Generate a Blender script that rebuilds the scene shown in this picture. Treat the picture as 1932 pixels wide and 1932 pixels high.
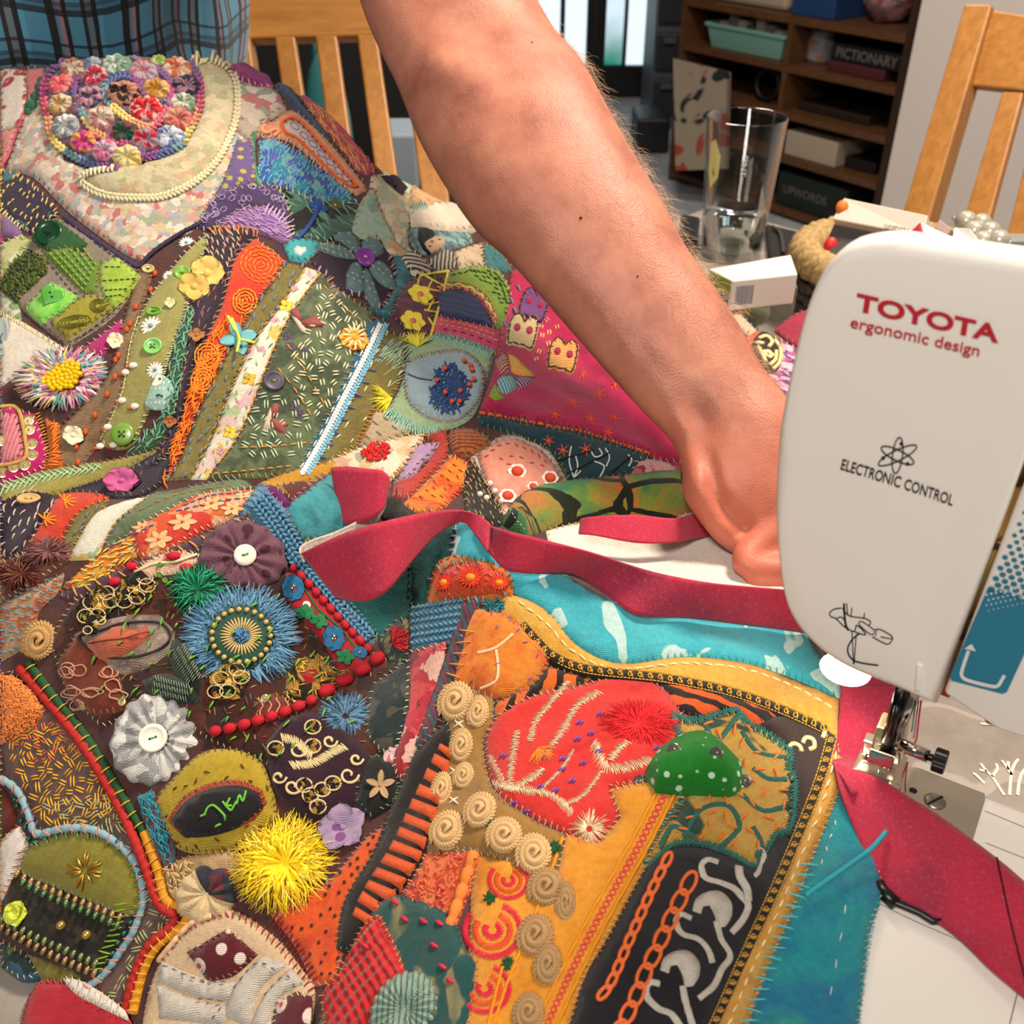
import bpy,math,random
import numpy as np
from mathutils import Vector,Matrix,noise
from mathutils.geometry import delaunay_2d_cdt
for _o in list(bpy.data.objects):
 bpy.data.objects.remove(_o)
SC=bpy.context.scene
COL=SC.collection
random.seed(7)
NR=np.random.RandomState(11)
# ------- camera
F=1932.0
TH=math.radians(34.0)
CT,ST=math.cos(TH),math.sin(TH)
CZ=0.41
cam_d=bpy.data.cameras.new('camera')
cam_d.sensor_width=36.0
cam_d.lens=36.0
cam_d.clip_start=0.02
cam_d.dof.use_dof=True
cam_d.dof.focus_distance=0.50
cam_d.dof.aperture_fstop=18.0
cam=bpy.data.objects.new('camera',cam_d)
COL.objects.link(cam)
cam.location=(0,0,CZ)
cam.rotation_euler=(math.pi/2-TH,0,0)
SC.camera=cam
# ------- world, lamps, exposure
SC.view_settings.view_transform='Standard'
SC.view_settings.look='None'
SC.view_settings.exposure=0.12
SC.view_settings.gamma=1.0
SC.view_settings.use_curve_mapping=False
world=bpy.data.worlds.new('world')
SC.world=world
world.use_nodes=True
world.node_tree.nodes['Background'].inputs[0].default_value=(1.0,0.90,0.82,1)
world.node_tree.nodes['Background'].inputs[1].default_value=0.09
def area(name,loc,target,size,power,color):
 l=bpy.data.lights.new(name,'AREA')
 l.shape='DISK'
 l.size=size
 l.energy=power
 l.color=color
 o=bpy.data.objects.new(name,l)
 COL.objects.link(o)
 o.location=loc
 o.rotation_euler=(Vector(target)-Vector(loc)).to_track_quat('-Z','Y').to_euler()
 return o
area('ceiling_lamp',(0.55,0.85,1.45),(0.0,0.5,0.1),0.36,38.0,(1.0,0.82,0.66))
area('ceiling_lamp_near',(-0.35,-0.75,1.5),(0.05,0.5,0.15),0.4,25.0,(1.0,0.90,0.80))
area('wall_fill_light',(0.2,2.2,1.55),(0.9,3.0,0.0),0.4,24.0,(1.0,0.86,0.75))  # unseen fill light added to brighten the white wall
# ------- colour and node helpers
def C(h,a=1.0):
 if not isinstance(h,str):
  return tuple(h)if len(h)==4 else tuple(h)+(1.0,)
 h=h.lstrip('#')
 if len(h)==3:
  h=''.join(c*2 for c in h)
 r=[]
 for i in(0,2,4):
  c=int(h[i:i+2],16)/255.0
  r.append(c/12.92 if c<=0.04045 else((c+0.055)/1.055)**2.4)
 return(r[0],r[1],r[2],a)
MATS={}
class NT:
 def __init__(self,name):
  self.m=bpy.data.materials.new(name)
  self.m.use_nodes=True
  self.t=self.m.node_tree
  self.b=self.t.nodes['Principled BSDF']
 def n(self,typ,**kw):
  o=self.t.nodes.new(typ)
  for k,v in kw.items():
   setattr(o,k,v)
  return o
 def l(self,a,b):
  self.t.links.new(a,b)
 def ramp(self,fac,stops,interp='LINEAR'):
  r=self.n('ShaderNodeValToRGB')
  r.color_ramp.interpolation=interp
  e=r.color_ramp.elements
  while len(e)<len(stops):
   e.new(0.5)
  for i,(p,c)in enumerate(stops):
   e[i].position=p
  for i,(p,c)in enumerate(stops):
   e[i].color=C(c)
  self.l(fac,r.inputs[0])
  return r.outputs[0]
 def coord(self,scale=1.0,rot=0.0,sy=None,off=(0,0,0)):
  tc=self.n('ShaderNodeTexCoord')
  mp=self.n('ShaderNodeMapping')
  mp.vector_type='POINT'
  mp.inputs['Location'].default_value=off
  mp.inputs['Rotation'].default_value=(0,0,math.radians(rot))
  mp.inputs['Scale'].default_value=(scale,scale if sy is None else sy,scale)
  self.l(tc.outputs['Object'],mp.inputs['Vector'])
  return mp.outputs[0]
 def noise(self,vec,scale,detail=2.0,rough=0.5,dist=0.0):
  x=self.n('ShaderNodeTexNoise')
  x.inputs['Scale'].default_value=scale
  x.inputs['Detail'].default_value=detail
  x.inputs['Roughness'].default_value=rough
  x.inputs['Distortion'].default_value=dist
  self.l(vec,x.inputs['Vector'])
  return x
 def voro(self,vec,scale,feature='F1',rnd=1.0):
  x=self.n('ShaderNodeTexVoronoi')
  x.feature=feature
  x.inputs['Scale'].default_value=scale
  x.inputs['Randomness'].default_value=rnd
  self.l(vec,x.inputs['Vector'])
  return x
 def wave(self,vec,scale,dist=0.0,detail=1.0,dscale=1.0,typ='BANDS',dr='X',prof='SIN'):
  x=self.n('ShaderNodeTexWave')
  x.wave_type=typ
  x.bands_direction=dr
  x.wave_profile=prof
  x.inputs['Scale'].default_value=scale
  x.inputs['Distortion'].default_value=dist
  x.inputs['Detail'].default_value=detail
  x.inputs['Detail Scale'].default_value=dscale
  self.l(vec,x.inputs['Vector'])
  return x
 def mix(self,fac,a,b,mode='MIX'):
  x=self.n('ShaderNodeMix',data_type='RGBA',blend_type=mode)
  if isinstance(fac,(int,float)):
   x.inputs[0].default_value=fac
  else:
   self.l(fac,x.inputs[0])
  for v,i in((a,6),(b,7)):
   if isinstance(v,(str,tuple)):
    x.inputs[i].default_value=C(v)
   else:
    self.l(v,x.inputs[i])
  return x.outputs[2]
 def math(self,op,a,b=0.0):
  x=self.n('ShaderNodeMath',operation=op)
  for v,i in((a,0),(b,1)):
   if isinstance(v,(int,float)):
    x.inputs[i].default_value=v
   else:
    self.l(v,x.inputs[i])
  return x.outputs[0]
 def bump(self,h,strength=0.5,dist=0.001):
  x=self.n('ShaderNodeBump')
  x.inputs['Strength'].default_value=strength
  x.inputs['Distance'].default_value=dist
  self.l(h,x.inputs['Height'])
  self.l(x.outputs[0],self.b.inputs['Normal'])
 def base(self,c):
  if isinstance(c,(str,tuple)):
   self.b.inputs['Base Color'].default_value=C(c)
  else:
   self.l(c,self.b.inputs['Base Color'])
def plain(name,c,rough=0.5,metal=0.0,emit=None,trans=0.0,ior=1.45,spec=0.5,coat=0.0,sss=0.0):
 key=('P',name,str(c),rough,metal,emit,trans)
 if key in MATS:
  return MATS[key]
 t=NT(name)
 t.base(c)
 t.b.inputs['Roughness'].default_value=rough
 t.b.inputs['Metallic'].default_value=metal
 t.b.inputs['IOR'].default_value=ior
 t.b.inputs['Specular IOR Level'].default_value=spec
 t.b.inputs['Transmission Weight'].default_value=trans
 t.b.inputs['Coat Weight'].default_value=coat
 if sss:
  t.b.inputs['Subsurface Weight'].default_value=sss
  t.b.inputs['Subsurface Radius'].default_value=(0.004,0.002,0.001)
  t.b.inputs['Subsurface Scale'].default_value=1.0
 if emit:
  t.b.inputs['Emission Color'].default_value=C(c)
  t.b.inputs['Emission Strength'].default_value=emit
 MATS[key]=t.m
 return t.m
def fab(c,kind='plain',c2=None,s=60.0,rot=0.0,cols=None,bump=0.35,rough=0.85,fine=1400.0,metal=0.0,w=0.5,seed=0.0,sat=1.0):
 key=('F',str(c),kind,str(c2),s,rot,str(cols),bump,rough,fine,metal,w,seed)
 if key in MATS:
  return MATS[key]
 t=NT('fabric_'+kind)
 v=t.coord(rot=rot,off=(seed,seed*0.7,0))
 nz=t.noise(v,90.0,4.0,0.65)
 fac=nz.outputs[0]
 if kind=='plain':
  col=t.ramp(fac,[(0.25,c),(0.75,c2 or c)])
 elif kind=='mottle':
  cs=[c]+list(cols or[c2 or c])
  m=t.noise(v,s,5.0,0.6,0.6)
  n=len(cs)
  col=t.ramp(m.outputs[0],[(0.30+0.40*i/max(1,n-1),cc)for i,cc in enumerate(cs)])
 elif kind=='floral':
  s*=1.6
  cs=[c]+list(cols)
  d=t.noise(v,s*1.3,3.0,0.6)
  vv=t.n('ShaderNodeVectorMath',operation='MULTIPLY_ADD')
  t.l(d.outputs['Color'],vv.inputs[0])
  vv.inputs[1].default_value=(1.1/s,)*3
  t.l(v,vv.inputs[2])
  vo=t.voro(vv.outputs[0],s)
  sep=t.n('ShaderNodeSeparateColor')
  t.l(vo.outputs['Color'],sep.inputs[0])
  n=len(cs)
  col=t.ramp(sep.outputs[0],[(i/n,cc)for i,cc in enumerate(cs)],'CONSTANT')
  big=t.noise(v,s*2.6,3.0)
  col=t.mix(t.math('MULTIPLY',big.outputs[0],0.35),col,cs[0])
 elif kind=='dots':
  vo=t.voro(v,s,rnd=0.25 if w<0.5 else 0.9)
  r=0.22 if w<0.5 else 0.3
  col=t.ramp(vo.outputs['Distance'],[(0.0,c2),(r,c2),(r+0.05,c),(1.0,c)])
 elif kind=='flowers':
  vo=t.voro(v,s,rnd=0.55)
  cs=cols
  col=t.ramp(vo.outputs['Distance'],[(0.0,cs[0]),(0.12,cs[0]),(0.15,cs[1]),(0.33,cs[1]),(0.37,c),(1,c)])
  nn=t.noise(v,s*1.7,3.0)
  col=t.mix(t.ramp(nn.outputs[0],[(0.56,'000'),(0.62,'808080')]),col,cs[-1])
 elif kind=='stripe':
  wv=t.wave(v,s,0.4,1.0,2.0)
  cs=[c]+list(cols or[c2])
  n=len(cs)
  col=t.ramp(wv.outputs[0],[(i/n,cc)for i,cc in enumerate(cs)],'CONSTANT')
 elif kind=='tiger':
  wv=t.wave(v,s,5.5,3.0,1.2)
  col=t.ramp(wv.outputs[0],[(0.0,c2),(w-0.04,c2),(w+0.04,c),(1.0,c)])
 elif kind=='bars':
  wv=t.wave(v,s,1.4,2.0,1.0)
  col=t.ramp(wv.outputs[0],[(0.0,c2),(w-0.03,c2),(w+0.03,c),(1.0,c)])
 elif kind=='batik':
  m=t.noise(v,s,1.5,0.4,2.2)
  m2=t.noise(v,s*0.5,4.0,0.6)
  bc=t.ramp(m2.outputs[0],[(0.35,c),(0.65,c2)])
  msk=t.ramp(m.outputs[0],[(0.565,'000'),(0.58,'fff')])
  col=t.mix(msk,bc,(cols or['b9dad5'])[0])
 elif kind=='marble':
  m2=t.noise(v,s,3.0,0.5,0.8)
  cs=[c]+list(cols)
  n=len(cs)
  bc=t.ramp(m2.outputs[0],[(0.30+0.4*i/(n-1),cc)for i,cc in enumerate(cs)])
  vo=t.voro(v,s*1.2,'DISTANCE_TO_EDGE')
  nn=t.noise(v,s*3,4.0)
  ed=t.math('ADD',vo.outputs['Distance'],t.math('MULTIPLY',nn.outputs[0],-0.09))
  col=t.mix(t.ramp(ed,[(0.0,'fff'),(0.004,'000')]),bc,c2 or '101010')
 elif kind=='knit':
  col=t.ramp(fac,[(0.3,c),(0.7,c2 or c)])
 elif kind=='brocade':
  wv=t.wave(v,s*13,0.0,0)
  m=t.noise(v,s,2.0,0.5,1.0)
  msk=t.ramp(m.outputs[0],[(w-0.02,'000'),(w+0.02,'fff')])
  gold=t.mix(wv.outputs[0],(cols or[c2])[0],c2)
  col=t.mix(msk,c,gold)
 elif kind=='scroll':
  wv=t.wave(v,s,6.0,1.0,1.0,typ='RINGS')
  col=t.ramp(wv.outputs[0],[(0.0,c),(w,c),(w+0.05,c2),(1.0,c2)])
 var=t.noise(v,420.0,3.0,0.7)
 val=t.ramp(var.outputs[0],[(0.3,'d2d2d2'),(0.65,'ffffff')])
 col=t.mix(0.55,col,val,'MULTIPLY')
 t.base(col)
 t.b.inputs['Roughness'].default_value=rough
 t.b.inputs['Metallic'].default_value=metal
 t.b.inputs['Specular IOR Level'].default_value=0.25
 t.b.inputs['Sheen Weight'].default_value=0.12
 t.b.inputs['Sheen Roughness'].default_value=0.5
 if kind=='knit':
  w1=t.wave(t.coord(rot=rot),s,1.2,1.0,1.0,'BANDS','X')
  w2=t.wave(t.coord(rot=rot),s*1.6,2.0,1.0,1.0,'BANDS','Y')
  t.bump(t.math('ADD',w1.outputs[0],w2.outputs[0]),0.9,0.0012)
 else:
  w1=t.wave(t.coord(rot=rot),fine/2.6,0.6,1.0)
  w2=t.wave(t.coord(rot=rot),fine/2.6,0.6,1.0,dr='Y')
  rum=t.noise(v,170.0,4.0,0.6)
  h=t.math('ADD',t.math('ADD',w1.outputs[0],w2.outputs[0]),t.math('MULTIPLY',rum.outputs[0],7.0))
  t.bump(h,min(1.0,bump*1.5),0.0007)
 MATS[key]=t.m
 return t.m
def thread(c,c2=None):
 key=('T',c,c2)
 if key in MATS:
  return MATS[key]
 t=NT('thread')
 nz=t.noise(t.coord(),260.0,2.0)
 t.base(t.ramp(nz.outputs[0],[(0.35,c),(0.7,c2 or c)]))
 t.b.inputs['Roughness'].default_value=0.7
 t.b.inputs['Specular IOR Level'].default_value=0.3
 wv=t.wave(t.coord(rot=35),420.0,0.5,1.0)
 t.bump(wv.outputs[0],0.35,0.0004)
 MATS[key]=t.m
 return t.m
 # ------- object helpers
def setp(o,parent):
 if parent is not None:
  o.parent=parent
  o.matrix_parent_inverse=parent_world(parent).inverted()
def parent_world(p):
 m=Matrix.Translation(p.location)@p.rotation_euler.to_matrix().to_4x4()
 q=p
 if p.parent is not None:
  m=parent_world(p.parent)@p.matrix_parent_inverse@m
 return m
def tag(o,label=None,cat=None,group=None,kind=None):
 if label:
  o['label']=label
 if cat:
  o['category']=cat
 if group:
  o['group']=group
 if kind:
  o['kind']=kind
 return o
def empty(name,loc,label=None,cat=None,group=None):
 o=bpy.data.objects.new(name,None)
 o.empty_display_size=0.02
 COL.objects.link(o)
 o.location=loc
 return tag(o,label,cat,group)
def mesh(name,verts,faces,mats,parent=None,smooth=True,label=None,kind=None,mi=None):
 me=bpy.data.meshes.new(name)
 me.from_pydata([tuple(map(float,v))for v in verts],[],[tuple(map(int,f))for f in faces])
 if not isinstance(mats,(list,tuple)):
  mats=[mats]
 for m in mats:
  me.materials.append(m)
 if smooth:
  me.polygons.foreach_set('use_smooth',[True]*len(me.polygons))
 if mi is not None:
  me.polygons.foreach_set('material_index',list(mi))
 me.update()
 o=bpy.data.objects.new(name,me)
 COL.objects.link(o)
 setp(o,parent)
 tag(o,label,None,None,kind)
 return o
class MB:
 def __init__(self):
  self.v,self.f,self.m=[],[],[]
 def add(self,v,f,mi=0):
  b=len(self.v)
  self.v.extend([tuple(x)for x in v])
  self.f.extend([tuple(i+b for i in q)for q in f])
  self.m.extend([mi]*len(f))
  return self
 def build(self,name,mats,parent=None,smooth=True,label=None,kind=None,M=None):
  v=self.v
  if M is not None:
   v=[M@Vector(p)for p in v]
  return mesh(name,v,self.f,mats,parent,smooth,label,kind,self.m)
def g_box(cx,cy,cz,sx,sy,sz):
 v=[(cx+a*sx/2,cy+b*sy/2,cz+c*sz/2)for c in(-1,1)for b in(-1,1)for a in(-1,1)]
 f=[(0,2,3,1),(4,5,7,6),(0,1,5,4),(2,6,7,3),(0,4,6,2),(1,3,7,5)]
 return v,f
def g_lathe(prof,n=24,cx=0,cy=0,rx=1.0,ry=1.0):
 v,f,idx=[],[],[]
 for r,z in prof:
  if r<=1e-9:
   idx.append([len(v)])
   v.append((cx,cy,z))
  else:
   idx.append(list(range(len(v),len(v)+n)))
   for k in range(n):
    a=2*math.pi*k/n
    v.append((cx+r*rx*math.cos(a),cy+r*ry*math.sin(a),z))
 for a,b in zip(idx[:-1],idx[1:]):
  for k in range(n):
   k2=(k+1)%n
   if len(a)==1 and len(b)==1:
    continue
   if len(a)==1:
    f.append((a[0],b[k],b[k2]))
   elif len(b)==1:
    f.append((a[k2],a[k],b[0]))
   else:
    f.append((a[k],b[k],b[k2],a[k2]))
 return v,f
def g_tube(pts,radii,n=8,closed=False,cap=True,flat=1.0,up=None):
 pts=[Vector(p)for p in pts]
 if not isinstance(radii,(list,tuple)):
  radii=[radii]*len(pts)
 v,f=[],[]
 N=len(pts)
 prev=None
 for i in range(N):
  if closed:
   t=pts[(i+1)%N]-pts[i-1]
  else:
   t=pts[min(i+1,N-1)]-pts[max(i-1,0)]
  if t.length<1e-12:
   t=Vector((0,0,1))
  t.normalize()
  ref=Vector(up)if up is not None else(prev if prev is not None else(Vector((0,0,1))if abs(t.z)<0.9 else Vector((1,0,0))))
  b=t.cross(ref)
  if b.length<1e-6:
   b=t.cross(Vector((0.3,0.5,0.8)))
  b.normalize()
  a=b.cross(t).normalized()
  prev=a
  for k in range(n):
   an=2*math.pi*k/n
   v.append(pts[i]+b*(radii[i]*math.cos(an))+a*(radii[i]*flat*math.sin(an)))
 rng=N if closed else N-1
 for i in range(rng):
  j=(i+1)%N
  for k in range(n):
   k2=(k+1)%n
   f.append((i*n+k,i*n+k2,j*n+k2,j*n+k))
 if cap and not closed:
  f.append(tuple(reversed(range(n))))
  f.append(tuple(range((N-1)*n,N*n)))
 return v,f
def g_sphere(c,r,n=10,m=6,sc=(1,1,1)):
 v,f=[],[]
 prof=[(math.sin(math.pi*i/m),-math.cos(math.pi*i/m))for i in range(m+1)]
 prof[0]=(0,-1)
 prof[-1]=(0,1)
 vv,ff=g_lathe(prof,n)
 return[(c[0]+p[0]*r*sc[0],c[1]+p[1]*r*sc[1],c[2]+p[2]*r*sc[2])for p in vv],ff
def bevel(o,w,seg=2):
 b=o.modifiers.new('bevel','BEVEL')
 b.width=w
 b.segments=seg
 b.limit_method='ANGLE'
 b.angle_limit=math.radians(35)
 b.harden_normals=False
 return o
 # ------- rays of the photograph into the place
def ray(px,py):
 u=(px-966.0)/F
 v=(966.0-py)/F
 return np.array([u,CT+v*ST,-ST+v*CT])
def P(px,py,t):
 d=ray(px,py)*t
 return Vector((d[0],d[1],d[2]+CZ))
def Pz(px,py,z):
 d=ray(px,py)
 t=(CZ-z)/-d[2]
 return Vector((d[0]*t,d[1]*t,z))
def crom(pts,step=8.0,closed=False):
 p=np.array(pts,float)
 n=len(p)
 out=[]
 rng=n if closed else n-1
 for i in range(rng):
  if closed:
   a,b,c,d=p[i-1],p[i],p[(i+1)%n],p[(i+2)%n]
  else:
   a,b,c,d=p[max(i-1,0)],p[i],p[i+1],p[min(i+2,n-1)]
  k=max(1,int(round(np.linalg.norm(c-b)/step)))
  for j in range(k):
   t=j/k
   out.append(0.5*((2*b)+(c-a)*t+(2*a-5*b+4*c-d)*t*t+(3*b-a-3*c+d)*t**3))
 if not closed:
  out.append(p[-1])
 return np.array(out)
def lin(pts,step=8.0,closed=False):
 p=np.array(pts,float)
 n=len(p)
 out=[]
 for i in range(n if closed else n-1):
  b,c=p[i],p[(i+1)%n]
  k=max(1,int(round(np.linalg.norm(c-b)/step)))
  for j in range(k):
   out.append(b+(c-b)*j/k)
 if not closed:
  out.append(p[-1])
 return np.array(out)
 # ------- the lie of the quilt: one height field over the table
GX0,GX1,GY0,GY1,GS=-0.62,0.36,0.10,1.06,0.002
_ctl=[(0,135,.245),(60,128,.252),(150,116,.262),(250,112,.265),(350,114,.265),(450,122,.262),(560,175,.248),(640,235,.228),(705,310,.200),(0,300,.215),(60,250,.235),(250,250,.240),(440,250,.235),(560,300,.222),(300,400,.205),(100,420,.195),(500,430,.195),(650,420,.185),(0,560,.165),(300,520,.180),(500,560,.170),(690,520,.165),(130,715,.140),(330,700,.147),(500,720,.140),(640,700,.140),(0,760,.128),(760,330,.160),(850,400,.150),(900,480,.145),(1000,560,.13),(800,560,.148),(870,720,.125),(760,760,.122),(1050,690,.118),(1200,640,.11),(1100,790,.112),(1250,850,.100),(1300,870,.095),(600,830,.112),(400,860,.110),(200,870,.104),(60,870,.104),(0,900,.100),(1000,860,.104),(920,900,.100),(1130,885,.098),('w',-.30,.46,.094),('w',-.22,.455,.094),('w',-.15,.46,.097),('w',-.09,.47,.098),('w',-.03,.475,.094),('w',-.40,.46,.09),(0,960,.135),(60,935,.140),(160,940,.142),(280,940,.143),(420,930,.144),(520,925,.144),(600,905,.140),(680,930,.132),(0,1150,.108),(150,1120,.118),(330,1100,.124),(500,1080,.124),(620,1080,.112),(0,1400,.068),(250,1400,.083),(450,1350,.090),(620,1330,.085),(680,1200,.092),(740,1200,.082),(745,1290,.078),(0,1650,.030),(120,1640,.042),(300,1650,.048),(500,1650,.052),(640,1640,.055),(0,1800,.008),(150,1830,.012),(300,1880,.016),(480,1900,.022),(620,1880,.036),(100,1990,.002),(400,2050,.004),(790,1060,.112),(850,990,.132),(880,972,.136),(940,1010,.132),(800,1200,.100),(900,1120,.118),(1000,1080,.124),(1150,1160,.114),(1300,1185,.106),(1470,1195,.099),(1080,1225,.106),(1250,1250,.101),(1450,1270,.096),(1580,1330,.091),(900,1300,.098),(1050,1380,.098),(1250,1400,.097),(1420,1450,.094),(1540,1470,.090),(800,1420,.082),(760,1550,.068),(900,1550,.085),(1050,1600,.088),(1250,1650,.092),(1400,1700,.092),(1560,1600,.0885),(1640,1600,.0875),(1660,1700,.0875),(700,1760,.052),(850,1760,.068),(1000,1800,.080),(1200,1850,.089),(1400,1880,.089),(1600,1850,.0875),(800,1930,.058),(1000,1960,.076),(1300,2000,.088),(1550,2000,.087),(1080,1040,.087),(1200,1060,.086),(1350,1080,.086),(1450,1090,.086),(1040,1010,.088),]
def _ctlpts():
 out=[]
 for c in _ctl:
  if c[0]=='w':
   out.append(c[1:])
  else:
   out.append(tuple(Pz(*c)))
 crest=[(0,135,.245),(150,116,.262),(250,112,.265),(350,114,.265),(450,122,.262),(560,175,.248),(640,235,.228),(705,310,.200)]
 for c in crest:
  p=Pz(*c)
  out.append((p.x+0.01,p.y+0.07,p.z-0.075))
  out.append((p.x+0.02,p.y+0.15,max(0.02,p.z-0.19)))
 for x,y,z in[(0.05,.93,.11),(.12,.82,.09),(.2,.7,.07),(.2,.6,.07),(-.02,.92,.13),(.25,.5,.08),(.2,.45,.086),(-.6,.7,.15),(-.6,.5,.09),(-.5,.3,.03),(.3,.3,.086),(.25,.2,.087)]:
  out.append((x,y,z))
 return np.array(out)
_cp=_ctlpts()
_gx=np.arange(GX0,GX1+1e-9,GS)
_gy=np.arange(GY0,GY1+1e-9,GS)
def _rbf():
 c2=0.018**2
 xy=_cp[:,:2]
 d=np.sqrt(((xy[:,None]-xy[None])**2).sum(-1)+c2)
 n=len(xy)
 A=np.zeros((n+3,n+3))
 A[:n,:n]=d-np.eye(n)*0.004
 A[:n,n]=1
 A[:n,n+1:]=xy
 A[n,:n]=1
 A[n+1:,:n]=xy.T
 w=np.linalg.solve(A,np.concatenate([_cp[:,2],[0,0,0]]))
 X,Y=np.meshgrid(_gx,_gy)
 Z=w[n]+w[n+1]*X+w[n+2]*Y
 for i in range(n):
  Z+=w[i]*np.sqrt((X-xy[i,0])**2+(Y-xy[i,1])**2+c2)
 r=np.zeros_like(Z)
 R=np.random.RandomState(5)
 for k in range(26):
  a=R.uniform(0,6.28)
  fq=R.uniform(70,260)
  r+=np.sin(fq*(X*math.cos(a)+Y*math.sin(a))+R.uniform(0,6.28)+1.2*np.sin(40*X+k)+1.2*np.cos(37*Y+k))/(fq/70)
 Z+=0.00040*r
 return Z
HG=_rbf()
LG=np.zeros_like(HG)
LV=np.zeros(HG.shape,np.int16)
def samp(G,x,y):
 fx=np.clip((np.asarray(x,float)-GX0)/GS,0,G.shape[1]-1.001)
 fy=np.clip((np.asarray(y,float)-GY0)/GS,0,G.shape[0]-1.001)
 ix,iy=fx.astype(int),fy.astype(int)
 ax,ay=fx-ix,fy-iy
 return(G[iy,ix]*(1-ax)+G[iy,ix+1]*ax)*(1-ay)+(G[iy+1,ix]*(1-ax)+G[iy+1,ix+1]*ax)*ay
_ts=np.concatenate([np.arange(0.30,0.62,0.0012),np.arange(0.62,1.1,0.002)])
def hit(pts,dz=0.0,G=None):
 G=HG if G is None else G
 p=np.atleast_2d(np.array(pts,float))
 u=(p[:,0]-966)/F
 v=(966-p[:,1])/F
 D=np.stack([u,CT+v*ST,-ST+v*CT],1)
 X=D[:,0:1]*_ts
 Y=D[:,1:2]*_ts
 Z=CZ-dz+D[:,2:3]*_ts
 below=Z<samp(G,X,Y)
 i=below.argmax(1)
 none=~below.any(1)
 i[none]=len(_ts)-1
 i=np.maximum(i,1)
 r=np.arange(len(p))
 def g(t):
  return CZ-dz+D[:,2]*t-samp(G,D[:,0]*t,D[:,1]*t)
 t0,t1=_ts[i-1],_ts[i]
 g0,g1=g(t0),g(t1)
 k=np.clip(np.where(np.abs(g0-g1)>1e-9,g0/(g0-g1+1e-12),0),0,1)
 t=t0+(t1-t0)*k
 x,y=D[:,0]*t,D[:,1]*t
 return np.stack([x,y,samp(HG,x,y)],1),t
def normal(x,y):
 e=0.003
 gx=(samp(HG,x+e,y)-samp(HG,x-e,y))/(2*e)
 gy=(samp(HG,x,y+e)-samp(HG,x,y-e))/(2*e)
 n=np.stack([-gx,-gy,np.ones_like(gx)],-1)
 return n/np.linalg.norm(n,axis=-1,keepdims=True)
def inpoly(x,y,poly):
 c=np.zeros(x.shape,bool)
 n=len(poly)
 j=n-1
 for i in range(n):
  xi,yi=poly[i]
  xj,yj=poly[j]
  k=((yi>y)!=(yj>y))&(x<(xj-xi)*(y-yi)/(yj-yi+1e-15)+xi)
  c^=k
  j=i
 return c
def pdist(x,y,poly):
 d=np.full(x.shape,1e9)
 n=len(poly)
 for i in range(n):
  ax,ay=poly[i]
  bx,by=poly[(i+1)%n]
  vx,vy=bx-ax,by-ay
  L=vx*vx+vy*vy+1e-15
  t=np.clip(((x-ax)*vx+(y-ay)*vy)/L,0,1)
  d=np.minimum(d,np.hypot(x-ax-t*vx,y-ay-t*vy))
 return d
QUILT=empty('patchwork_quilt',(-0.1,0.3,0.05),'colourful hand-stitched patchwork quilt heaped across the table and the lap','quilt')
STEP=0.0005
HEMN=0
HEMS=['c9b58a','8a6a4a','d9cfae','5a4a3a','a8783c','7a8a6a','b8a890','6a4a5a','cf9a4a','8a9aa0']
def corners(poly,step,ang=48.0):
 p=np.array(poly,float)
 n=len(p)
 a=p-np.roll(p,1,0)
 b=np.roll(p,-1,0)-p
 c=(a*b).sum(1)/(np.linalg.norm(a,axis=1)*np.linalg.norm(b,axis=1)+1e-9)
 k=[i for i in range(n)if c[i]<math.cos(math.radians(ang))]
 if len(k)<1:
  return crom(p,step,True)
 out=[]
 for i,s_ in enumerate(k):
  e=k[(i+1)%len(k)]
  idx=[s_]
  j=s_
  while True:
   j=(j+1)%n
   idx.append(j)
   if j==e:
    break
  out+=list(crom(p[idx],step))[:-1]
 return np.array(out)
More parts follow.
